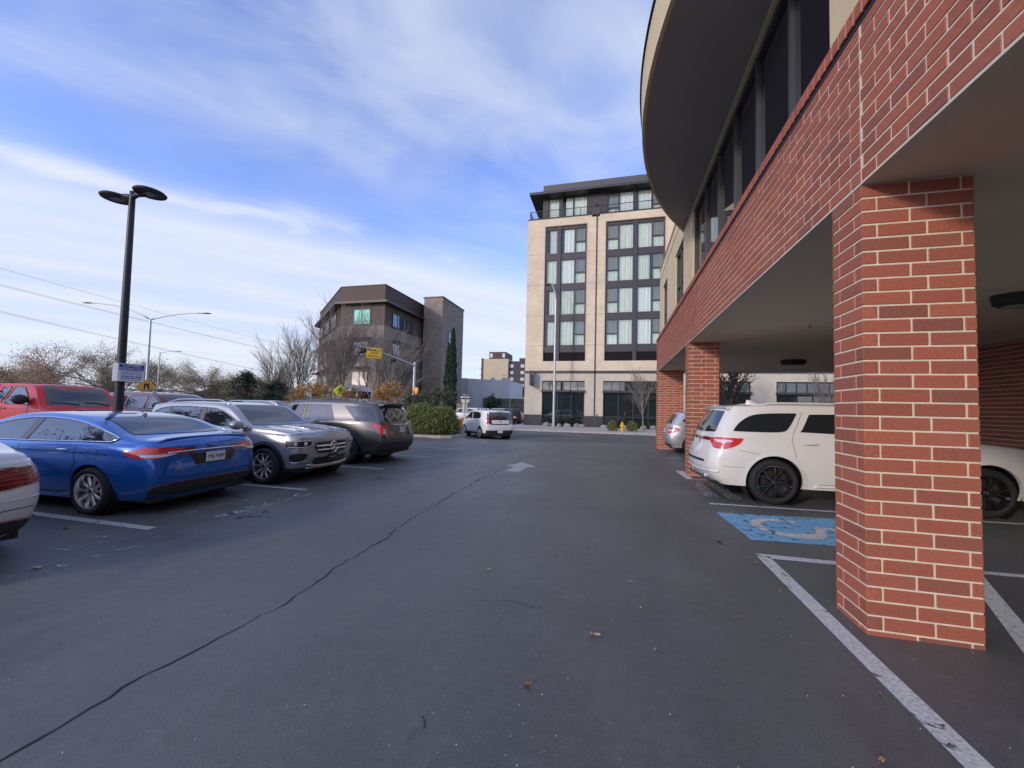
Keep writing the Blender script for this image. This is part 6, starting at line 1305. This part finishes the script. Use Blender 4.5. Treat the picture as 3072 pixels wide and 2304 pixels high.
# planting along the hotel front
rng = random.Random(8); ramp_mat('boulder', [(.30, .28, .26), (.24, .22, .20), (.36, .34, .31)], .9, .2, 6, .3, 20)
def boulder(x, y, s, lab):
    bm = bmesh.new(); bmesh.ops.create_icosphere(bm, subdivisions=2, radius=1)
    for v in bm.verts: v.co *= 1+rng.gauss(0, .10); v.co = Vector((v.co.x*s*.55, v.co.y*s*.4, max(v.co.z, -.4)*s*.34+s*.13))
    me = bpy.data.meshes.new('boulder'); bm.to_mesh(me); bm.free(); me.materials.append(MATS['boulder']); o = link(bpy.data.objects.new('boulder', me)); o.location = (x, y, -.05); o.rotation_euler.z = rng.random()*6; tag(o, lab, 'boulder', 'boulders along the hotel front')
spots = [-6.3, -5.95, -5.05, -4.3, -3.4, -2.9, -.9, .0, .9, 1.7, 2.6, 3.5]
bl_ = ['leftmost pale boulder under the left hotel shop window', 'pale boulder left of the tall street lamp foot', 'pale boulder right of the tall street lamp foot', 'pale boulder under the middle of the left hotel shop window', 'pale boulder under the right pane of the left hotel shop window', 'rightmost pale boulder under the left hotel shop window', 'leftmost pale boulder under the right hotel shop window', 'pale boulder behind the shrub left of the hydrant', 'pale boulder behind the hydrant', 'pale boulder behind the shrub right of the hydrant', 'pale boulder behind the young street tree', 'rightmost pale boulder by the brick pier edge']
for i, x in enumerate(spots): boulder(x, 36.9+rng.uniform(-.2, .2), rng.uniform(.55, .8), bl_[i])
for i in range(14):
    x = -6.5+i*.75+rng.uniform(-.2, .2)
    if -2.7 < x < -1.1: continue
    bush('low_shrub', 'small dark shrub in the planting strip under the hotel windows', (x, 37.2, -.05), (.7, .6, rng.uniform(.4, .75)), 200+i, 'leaf_dark', 110, .05, 'shrubs along the hotel front', twig=False)
bush('ball_shrub', 'pale green shrub left of the yellow hydrant', (-.12, 31.9, -.05), (.75, .7, .72), 71, 'leaf_hedge', 420, .035, 'shrubs either side of the hydrant'); bush('ball_shrub', 'pale green shrub right of the yellow hydrant', (1.42, 32.1, -.05), (.75, .7, .72), 72, 'leaf_hedge', 420, .035, 'shrubs either side of the hydrant')
st_ = dict(levels=3, kids=(12, 7, 4), angle=(.42, .4, .4), ratio=(.62, .55, .5), wob=.06, lift=.06, rmin=.007, **{'from': .34})
tree('street_tree', 'young bare tree with a few pale leaves before the hotel windows', (2.3, 31.95, -.05), 301, 3.3, .055, st_, 'bark_grey', 'leaf_orange', 1, .06, .06, None, keep=.10, below=3.2)
tree('street_tree', 'dark forked tree seen under the parking ceiling', (8.9, 33.0, -.05), 302, 4.2, .22, dict(broad, angle=(.6, .6, .6)), 'bark_dark'); tree('street_tree', 'slim bare tree seen under the parking ceiling above the white SUV', (15.1, 33.2, -.05), 303, 3.4, .05, st_, 'bark_grey')
tree('lot_tree', 'dark small tree in front of the grey windowless building', (-22.4, 70, -.18), 304, 2.6, .16, dict(broad, kids=(10, 7, 5)), 'bark_dark', 'leaf_dark', 3, .16, .25)

# unseen, added behind the viewer: evergreens for reflections, a low building to block horizon glow
for i, (x, y, h, w, lab) in enumerate(((-19.5, -3.5, 6.5, 2.6, 'unseen evergreen added left of the lot, mirrored in the sedan windows'), (-27, -7, 7.5, 3.0, 'unseen taller evergreen farther left of the lot, added for reflections'), (-33, 1, 6, 2.8, 'unseen broad evergreen at the far left of the lot, added for reflections'))): evergreen(lab, (x, y, 0), h, w, 300+i, n=60)
bk_ = thing('unseen_low_building', 'unseen low grey building added behind the viewer to block horizon glow', 'building', (-10, -48, 0)); rel(MB().box(-70, 50, -56, -48, -.1, 7.5), 'wall', MATS['brown_stucco'], bk_)
for i in range(14): rel(MB().box(-66+8*i, -62+8*i, -48.1, -47.95, 1.2, 3.4), 'window', MATS['office_glass'], bk_)
# ================================================================== STREET FURNITURE
mat('pole_dark', (.020, .022, .026), .45, .3, var=.1, vs=3); mat('lamp_shell', (.028, .028, .032), .5); mat('yellow_sign', (.80, .48, .03), .5); mat('lime_sign', (.55, .75, .02), .45); mat('orange_sign', (.75, .32, .02), .5); mat('sign_face', (.70, .71, .70), .5); mat('sign_back', (.45, .45, .43), .5, .3); mat('hydrant_yellow', (.70, .38, .03), .45); mat('sign_ink', (.012, .012, .014), .6); mat('sign_royal', (.02, .035, .32), .5); mat('cabinet_grey', (.36, .37, .39), .55); mat('wire', (.16, .16, .17), .6); mat('wood_pole', (.10, .075, .055), .9, var=.2)
# parking lot lamp with two round heads, and the sign box on it
lp = thing('lot_lamp', 'tall black lamp post with two flat round heads behind the blue sedan', 'lamp post', (-10.9, 6.36, .13))
b = MB(); b.tube([(0, 0, 0), (0, 0, 2.4), (0, 0, 6.24)], [.088, .078, .056], 18); b.build('pole', MATS['pole_dark'], lp, smooth=40); b = MB(); b.lathe([(0, .04), (.17, .04), (.18, 0), (.10, .10), (.09, .14)], 20); b.build('base_plate', MATS['pole_dark'], lp)
for s, x in ((-1, -.56), (1, .50)):
    b = MB(); b.tube([(0, 0, 6.10), (s*.16, 0, 6.15), (s*.34, .01, 6.155)], [.05, .055, .07], 10); b.build('arm', MATS['lamp_shell'], lp, smooth=True)
    b = MB(); b.lathe([(0, .05), (.16, .046), (.27, .03), (.30, 0), (.285, -.03), (.25, -.04), (.245, -.028), (0, -.028)], 32, 'z', (x, .03, 6.17)); h = b.build('lamp_head', MATS['lamp_shell'], lp, smooth=40)
    b = MB(); b.box(x-.13, x+.13, -.06, .12, 6.13, 6.141); b.build('lens', mat('led_lens%d' % s, (.16, .17, .19), .2), h)
sb = thing('parking_sign', 'white and blue customer parking only sign box on the lamp post', 'sign', (-10.70, 6.44, 2.16)); sb.rotation_euler.z = R(-4)
MB().bbox(-.20, .0, -.24, .24, -.205, .205, .006).build('box', MATS['cabinet_grey'], sb); MB().quad((.004, -.235, -.20), (.004, .235, -.20), (.004, .235, .20), (.004, -.235, .20)).build('face', MATS['sign_face'], sb)
MB().quad((.008, -.225, .055), (.008, .225, .055), (.008, .225, .19), (.008, -.225, .19)).build('header', MATS['sign_royal'], sb)
face = lambda y, z, x=.0115: Matrix.Translation((x, y, z)) @ Matrix.Rotation(R(90), 4, 'Z') @ Matrix.Rotation(R(90), 4, 'X')
text('CUSTOMER', .066, MATS['sign_face'], sb, face(0, .155)); text('PARKING ONLY', .062, MATS['sign_face'], sb, face(0, .092))
rng = random.Random(2)
for z, h_ in ((.025, .008), (.003, .008), (-.02, .008), (-.042, .008), (-.085, .022), (-.125, .020), (-.165, .008)):
    b = MB(); y = -.19
    while y < .17: w_ = rng.uniform(.02, .06); b.quad((.009, y, z-h_/2), (.009, min(y+w_, .19), z-h_/2), (.009, min(y+w_, .19), z+h_/2), (.009, y, z+h_/2)); y += w_+.012
    tag(b.build('small_print', MATS['sign_royal'], sb), kind='stuff')
# street lamps
def cobra(label, base, top, arms, r0_=.12, group='street lamps'):
    t = thing('street_lamp', label, 'street lamp', base, 0, group); b = MB(); b.tube([(0, 0, 0), (0, 0, top)], [r0_, r0_*.6], 12); b.build('pole', MATS['galv'], t, smooth=40)
    for dx, dy, dz in arms:
        b = MB(); P = []
        for i in range(9): u = i/8; P.append((dx*u, dy*u, top-.1+dz*(1-(1-u)**2.2))); 
        b.tube(P, [r0_*.5*(1-.4*i/8) for i in range(9)], 8); a = b.build('arm', MATS['galv'], t, smooth=True)
        d = Vector((dx, dy, 0)).normalized(); n_ = Vector((-d.y, d.x, 0)); e = Vector(P[-1]); b = MB(); V = []
        for u, w_, h_ in ((0, .06, .05), (.15, .14, .08), (.55, .16, .07), (.78, .08, .03)):
            for sg, zz_ in ((-1, -.5), (1, -.5), (.7, .6), (-.7, .6)): V.append(tuple(e+d*u+n_*w_*sg+Vector((0, 0, h_*zz_))))
        b.add(V, [(i*4+j, i*4+(j+1) % 4, i*4+4+(j+1) % 4, i*4+4+j) for i in range(3) for j in range(4)]+[(0, 1, 2, 3), (12, 15, 14, 13)]); b.build('luminaire', MATS['lamp_shell'], a)
    return t
cobra('tall grey street lamp with two long curved arms behind the lot', (-44.4, 28.0, -.2), 9.75, ((-5.6, -1.5, 1.5), (5.0, 1.2, .75)), .14); cobra('smaller grey street lamp with one arm far behind the lot', (-66.2, 43.2, -.2), 8.9, ((2.4, .6, .35),), .12)
cobra('tall pale street lamp standing before the hotel windows', (-5.4, 35.5, -.05), 11.9, ((-.75, .9, 1.9),), .135)
# overhead wires
def wire(label, p, q, sag=.5, r=.009):
    P = [Vector(p).lerp(Vector(q), i/24)-Vector((0, 0, sag*4*(i/24)*(1-i/24))) for i in range(25)]; b = MB(); b.tube(P, r, 4, False); tag(b.build('overhead_wire', MATS['wire'], fix=False), label, 'wire', 'overhead wires along the avenue')
wire('topmost overhead wire crossing behind the lamp posts', (-45, 2, 12.6), (-45, 62, 9.0)); wire('second overhead wire from the top', (-45, 2, 11.3), (-45, 62, 8.0)); wire('overhead wire just below the second one', (-44.6, 2, 11.1), (-44.6, 62, 7.9)); wire('lower overhead wire at tree height', (-45, 2, 10.0), (-45, 62, 4.2)); wire('overhead wire just below the lower one', (-44.6, 2, 9.8), (-44.6, 62, 4.1)); wire('lowest overhead wire, left of the lamp post', (-45, 2, 6.0), (-45, 62, 3.0))
for x, y in ((-45, -2), (-45, 66)):
    up = thing('utility_pole', 'wooden utility pole carrying the overhead wires, %s' % ('out beyond the left edge' if y < 0 else 'behind the bare trees'), 'utility pole', (x, y, -.2)); b = MB(); b.tube([(0, 0, 0), (0, 0, 12.9 if y < 0 else 9.5)], [.16, .11], 10); b.build('pole', MATS['wood_pole'], up); b = MB(); b.box(-1, 1, -.06, .06, 11.2 if y < 0 else 8.1, 11.35 if y < 0 else 8.25); b.build('crossarm', MATS['wood_pole'], up)
# mast arm over the cross street
ma = thing('signal_mast', 'grey signal pole with a long arm reaching over the cross street', 'signal pole', (-20.0, 36.0, -.05))
b = MB(); b.tube([(0, 0, 0), (0, 0, 6.1)], [.16, .125], 14); b.build('pole', MATS['galv'], ma, smooth=40); b = MB(); b.lathe([(0, .08), (.10, .05), (.135, 0)], 14, 'z', (0, 0, 6.1)); b.build('pole_cap', MATS['galv'], ma)
tip = Vector((1.0, -10.9, 6.15)); b = MB(); b.tube([(0, 0, 5.75), (.3, -3.5, 5.98), (.65, -7, 6.1), tuple(tip)], [.11, .095, .075, .055], 10); arm = b.build('mast_arm', MATS['galv'], ma, smooth=True)
for t_, lab in ((.92, 'round dark beacon near the tip of the signal arm'), (.47, 'dark beacon hanging from the middle of the signal arm')):
    p = Vector((-20, 36, -.05))+Vector((1.0*t_, -10.9*t_, 5.85+.28*t_)); bc = thing('beacon', lab, 'beacon', tuple(p), 0, 'beacons on the signal arm'); b = MB(); b.bbox(-.17, .17, -.2, .2, -.5, -.12, .03); b.build('housing', MATS['sign_ink'], bc)
    b = MB(); b.lathe([(.15, 0), (.16, .02), (.15, .24), (.145, .24), (.14, .02)], 18, 'x', (.17, 0, -.31)); b.build('visor', MATS['sign_ink'], bc, smooth=40); b = MB(); b.cyl((0, 0, -.14), (0, 0, .05), .03, 8); b.build('hanger', MATS['galv'], bc)
ys_ = thing('overhead_sign', 'yellow prepare to stop sign mounted on the signal arm', 'sign', (-19.2, 27.9, 5.83)); ys_.rotation_euler.z = R(-48)
MB().bbox(-.02, .02, -.62, .62, -.45, .45, .01).build('panel', MATS['yellow_sign'], ys_)
b = MB()
for z in (-.42, .395): b.box(.022, .024, -.59, .59, z, z+.025)
for y in (-.59, .565): b.box(.022, .024, y, y+.025, -.395, .395)
b.build('border', MATS['sign_ink'], ys_); f2_ = lambda z: Matrix.Translation((.026, 0, z)) @ Matrix.Rotation(R(90), 4, 'Z') @ Matrix.Rotation(R(90), 4, 'X')
text('PREPARE TO', .20, MATS['sign_ink'], ys_, f2_(.24)); text('STOP', .24, MATS['sign_ink'], ys_, f2_(-.02)); text('PEDESTRIAN', .18, MATS['sign_ink'], ys_, f2_(-.26))
cb_ = thing('push_button_signs', 'small orange and lime signs clustered low on the signal pole', 'sign', (-19.6, 35.6, 2.2)); MB().bbox(-.3, .3, -.05, .0, .55, 1.25, .02).build('orange_panel', MATS['orange_sign'], cb_); MB().bbox(-.25, .25, -.05, .0, -.5, .2, .02).build('lime_panel', MATS['lime_sign'], cb_)
# signs on posts, turned towards the lot
def post_sign(name, label, loc, yaw_, h, group=None):
    t = thing(name, label, 'sign', loc, yaw_, group); b = MB(); b.box(-.03, .03, .0, .05, 0, h); b.build('post', MATS['galv'], t); return t
sg = post_sign('pedestrian_sign', 'lime diamond pedestrian crossing sign above the taupe SUV', (-26.15, 32.7, -.05), R(38), 3.2)
z = 2.95; d_ = .66; b = MB(); b.add([(0, -.03, z-d_), (d_, -.03, z), (0, -.03, z+d_), (-d_, -.03, z), (0, -.01, z-d_), (d_, -.01, z), (0, -.01, z+d_), (-d_, -.01, z)], [(0, 1, 2, 3), (7, 6, 5, 4), (0, 4, 5, 1), (1, 5, 6, 2), (2, 6, 7, 3), (3, 7, 4, 0)]); b.build('diamond', MATS['lime_sign'], sg)
b = MB(); y = -.034
def blob(pts, r): b.tube([(x, y, z+q) for x, q in pts], r, 6)
b.lathe([(0, 0), (.065, 0)], 14, 'y', (.0, y-.004, z+.40)); blob([(0, .28), (0, .0)], .075); blob([(0, .26), (-.16, .12), (-.27, .06)], .035); blob([(0, .26), (.13, .12), (.27, .08)], .035); blob([(0, .0), (-.06, -.18), (-.15, -.38)], .045); blob([(0, .0), (.08, -.16), (.10, -.38)], .045)
b.v = [(x_, min(max(y_, y-.004), y), z_) for x_, y_, z_ in b.v]; b.build('walking_figure', MATS['sign_ink'], sg, fix=False)
sg = post_sign('speed_sign', 'white speed limit 35 sign between the SUVs', (-28.5, 31.2, -.05), R(42), 2.8); MB().bbox(-.31, .31, -.04, -.01, 1.9, 2.72, .01).build('panel', MATS['sign_face'], sg)
fs = lambda x, z: Matrix.Translation((x, -.046, z)) @ Matrix.Rotation(R(90), 4, 'X')
text('35', .44, MATS['sign_ink'], sg, fs(0, 2.16)); text('SPEED LIMIT', .085, MATS['sign_ink'], sg, fs(0, 2.58))
b = MB()
for a_ in ((-.29, .29, 2.69, 2.70), (-.29, .29, 1.92, 1.93), (-.29, -.28, 1.93, 2.69), (.28, .29, 1.93, 2.69)): b.box(a_[0], a_[1], -.043, -.041, a_[2], a_[3])
b.build('border', MATS['sign_ink'], sg)
sg = post_sign('street_sign', 'small orange rectangular sign left of the speed limit sign', (-36.2, 36.4, -.05), R(44), 2.5); MB().bbox(-.34, .34, -.04, -.01, 1.75, 2.32, .01).build('panel', MATS['orange_sign'], sg); b = MB(); b.box(-.22, .22, -.044, -.041, 1.98, 2.06); b.build('dark_bar', mat('sign_brown', (.25, .08, .01), .6), sg)
sg = post_sign('signal_ahead_sign', 'orange diamond signal ahead sign beside the parking sign', (-35.2, 22.2, -.2), R(62), 2.7); z = 2.75; d_ = .62; b = MB(); b.add([(0, -.03, z-d_), (d_, -.03, z), (0, -.03, z+d_), (-d_, -.03, z), (0, -.01, z-d_), (d_, -.01, z), (0, -.01, z+d_), (-d_, -.01, z)], [(0, 1, 2, 3), (7, 6, 5, 4), (0, 4, 5, 1), (1, 5, 6, 2), (2, 6, 7, 3), (3, 7, 4, 0)]); b.build('diamond', MATS['orange_sign'], sg); MB().box(-.15, .15, -.036, -.032, 2.52, 3.02).build('signal_symbol', MATS['sign_ink'], sg)
for q_, c_ in ((2.9, 'lamp_red'), (2.77, 'orange_sign'), (2.64, 'lime_sign')): b = MB(); b.lathe([(0, 0), (.06, 0)], 12, 'y', (0, -.039, q_)); b.build('symbol_dot', MATS[c_], sg)
for x, y, lab in ((-18.65, 30.5, 'blank back of a street sign left of the leafy shrub, left one of two'), (-18.15, 30.6, 'blank back of a street sign left of the leafy shrub, right one of two')):
    sg = post_sign('sign_back', lab, (x, y, -.05), R(30), 2.4, 'pair of sign backs by the street'); MB().bbox(-.26, .26, -.03, -.005, 1.55, 2.38, .03).build('panel', MATS['sign_back'], sg)
sg = post_sign('stop_sign', 'back of an octagonal stop sign with a one way arrow plate behind the hatchback', (-12.45, 31.2, -.05), R(22), 2.75); b = MB(); o8 = [(.41*math.cos(R(22.5+45*k)), .41*math.sin(R(22.5+45*k))) for k in range(8)]; b.add([(x, .055, 2.3+z) for x, z in o8]+[(x, .07, 2.3+z) for x, z in o8], [tuple(range(8)), tuple(range(15, 7, -1))]+[(i, (i+1) % 8, 8+(i+1) % 8, 8+i) for i in range(8)]); b.build('octagon_back', mat('sign_back_pale', (.62, .60, .48), .6), sg)
MB().bbox(-.20, .20, .055, .07, 1.2, 1.88, .01).build('lower_plate', MATS['sign_back_pale'], sg); MB().bbox(-.45, .45, -.03, -.01, 2.33, 2.62, .01).build('one_way_plate', MATS['sign_ink'], sg)
b = MB(); b.add([(-.42, -.034, 2.475), (-.26, -.034, 2.59), (-.26, -.034, 2.535), (.40, -.034, 2.535), (.40, -.034, 2.415), (-.26, -.034, 2.415), (-.26, -.034, 2.36)], [(0, 1, 6), (2, 3, 4, 5)]); b.build('arrow', MATS['sign_face'], sg); text('ONE WAY', .11, MATS['sign_ink'], sg, Matrix.Translation((.06, -.037, 2.475)) @ Matrix.Rotation(R(90), 4, 'X'))
# lamp standard in the lot behind
cobra('slim dark lamp post before the brick shop far down the street', (-20.6, 76, -.18), 8.4, ((-1.0, 0, .2),), .09)
# fire hydrant
hy = thing('fire_hydrant', 'yellow fire hydrant on the pavement before the hotel', 'hydrant', (.64, 31.8, -.045))
b = MB(); b.lathe([(0, 0), (.16, 0), (.16, .04), (.115, .05), (.105, .12), (.105, .50), (.14, .51), (.14, .555), (.115, .56), (.105, .62), (.07, .68), (.03, .70), (.03, .75), (0, .75)], 22); b.build('barrel', MATS['hydrant_yellow'], hy, smooth=40)
for d in ((1, 0), (-1, 0), (0, -1)):
    r_ = .06 if d[1] == 0 else .085; b = MB(); b.tube([(d[0]*.08, d[1]*.08, .42), (d[0]*.17, d[1]*.17, .42)], [r_, r_], 12); b.tube([(d[0]*.17, d[1]*.17, .42), (d[0]*.195, d[1]*.195, .42)], [r_*1.25, r_*1.2], 8); b.build('outlet', MATS['hydrant_yellow'], hy, smooth=40)
# fire department connection on the hotel pier
fd = thing('wall_outlet', 'small red wall outlet on the hotel pier between the shop windows', 'outlet', (-1.62, 37.78, 1.12)); b = MB(); b.lathe([(0, -.10), (.07, -.10), (.08, -.05), (.06, 0)], 14, 'y'); b.build('cap', MATS['lamp_red'], fd, smooth=True)
# fallen leaves and crumbs
def leaf_mesh(lobed, seed):
    rg = random.Random(seed); b = MB(); n = 22; V = [(0, 0, .012)]
    for i in range(n):
        a = 2*math.pi*i/n; r = (.042+.018*math.cos(5*a)*lobed)*(1+.25*math.cos(a))*(1+rg.uniform(-.12, .12)); V.append((r*math.cos(a)*1.25, r*math.sin(a)*(.8 if lobed else .5), .006+.022*abs(math.sin(a*1.5+seed))))
    b.add(V, [(0, 1+i, 1+(i+1) % n) for i in range(n)]); b.tube([(-.04, 0, .01), (-.085, .008, .006)], .0018, 4); return b.mesh('leaf', MATS['dry_leaf'], fix=False)
ramp_mat('dry_leaf', [(.42, .25, .10), (.36, .24, .16), (.20, .12, .06), (.45, .33, .20), (.30, .17, .07)], .8, .2, 30, 0)
lm = [leaf_mesh(1, 1), leaf_mesh(1, 4), leaf_mesh(0, 2), leaf_mesh(0, 3)]
rng = random.Random(31)
sp_ = [(-.12, 2.79, 0, 1.0, 'pale lobed leaf lying on the lane in front of the near pier'), (-.46, 2.19, 1, .8, 'yellow-brown leaf lying on the lane at the bottom of the picture'), (.24, 3.26, 2, .75, 'curled brown leaf on the lane, farthest of the near leaves'), (.28, 2.74, 3, .6, 'small curled leaf lying right of the pale lobed leaf'), (.93, 3.34, 2, .7, 'small brown leaf close to the edge line'), (1.19, 2.16, 3, .75, 'long brown leaf at the bottom by the edge line'), (-6.31, 3.25, 0, 1.1, 'brown leaf beside the stall line at the left'), (-5.06, 2.45, 1, 1.1, 'tan leaf on the asphalt at the lower left'), (1.46, 2.66, 2, .6, 'narrow pale leaf lying against the edge line')]
for x, y, k, s_, lab in sp_:
    o = link(bpy.data.objects.new('fallen_leaf', lm[k])); o.location = (x, y, .002); o.rotation_euler = (0, 0, rng.random()*6.28); o.scale = (s_*.62,)*3; tag(o, lab, 'leaf', 'fallen leaves on the asphalt')
for i in range(46):
    x = rng.uniform(-4.8, 1.5); y = 3.6+abs(rng.gauss(0, 6)); o = link(bpy.data.objects.new('fallen_leaf', lm[rng.randrange(4)])); o.location = (x, min(y, 18), .002); s = rng.uniform(.2, .5); o.scale = (s, s, s); o.rotation_euler.z = rng.random()*6.28; tag(o, 'small dry leaf or leaf scrap scattered along the lane', 'leaf', 'small leaf scraps on the lane')
b = MB()
for i in range(420):
    x = rng.uniform(-4.5, 4.5) if i % 3 else rng.gauss(-.2, .5); y = .75+abs(rng.gauss(0, 2.6)) if i % 3 else 1.1+abs(rng.gauss(0, .45)); s = rng.uniform(.0015, .0055); a = rng.random()*6.28; b.add([(x+s*math.cos(a), y+s*math.sin(a), .001), (x+s*math.cos(a+2), y+s*math.sin(a+2), .001), (x+s*math.cos(a+4.2), y+s*math.sin(a+4.2), .001), (x, y, .001+s)], [(0, 1, 3), (1, 2, 3), (2, 0, 3)])
tag(b.build('grit', mat('grit', (.50, .48, .44), .8), fix=False), 'pale grit and crumbs strewn over the near asphalt', 'grit', kind='stuff')
b = MB()
for i in range(900):
    x = rng.uniform(-16.5, -7.8); y = 17.3+rng.random()*.35-(.12 if x > -9 else 0); s = rng.uniform(.02, .05); a = rng.random()*6.28; z = rng.uniform(.004, .03); b.add([(x+s*math.cos(a), y+s*math.sin(a), z), (x+s*.5*math.cos(a+1.8), y+s*.5*math.sin(a+1.8), z+.01), (x-s*math.cos(a), y-s*math.sin(a), z), (x+s*.5*math.cos(a-1.8), y+s*.5*math.sin(a-1.8), z)], [(0, 1, 2, 3)])
tag(b.build('leaf_litter', MATS['dry_leaf'], fix=False), 'brown leaf litter gathered along the island kerb', 'leaf litter', kind='stuff')
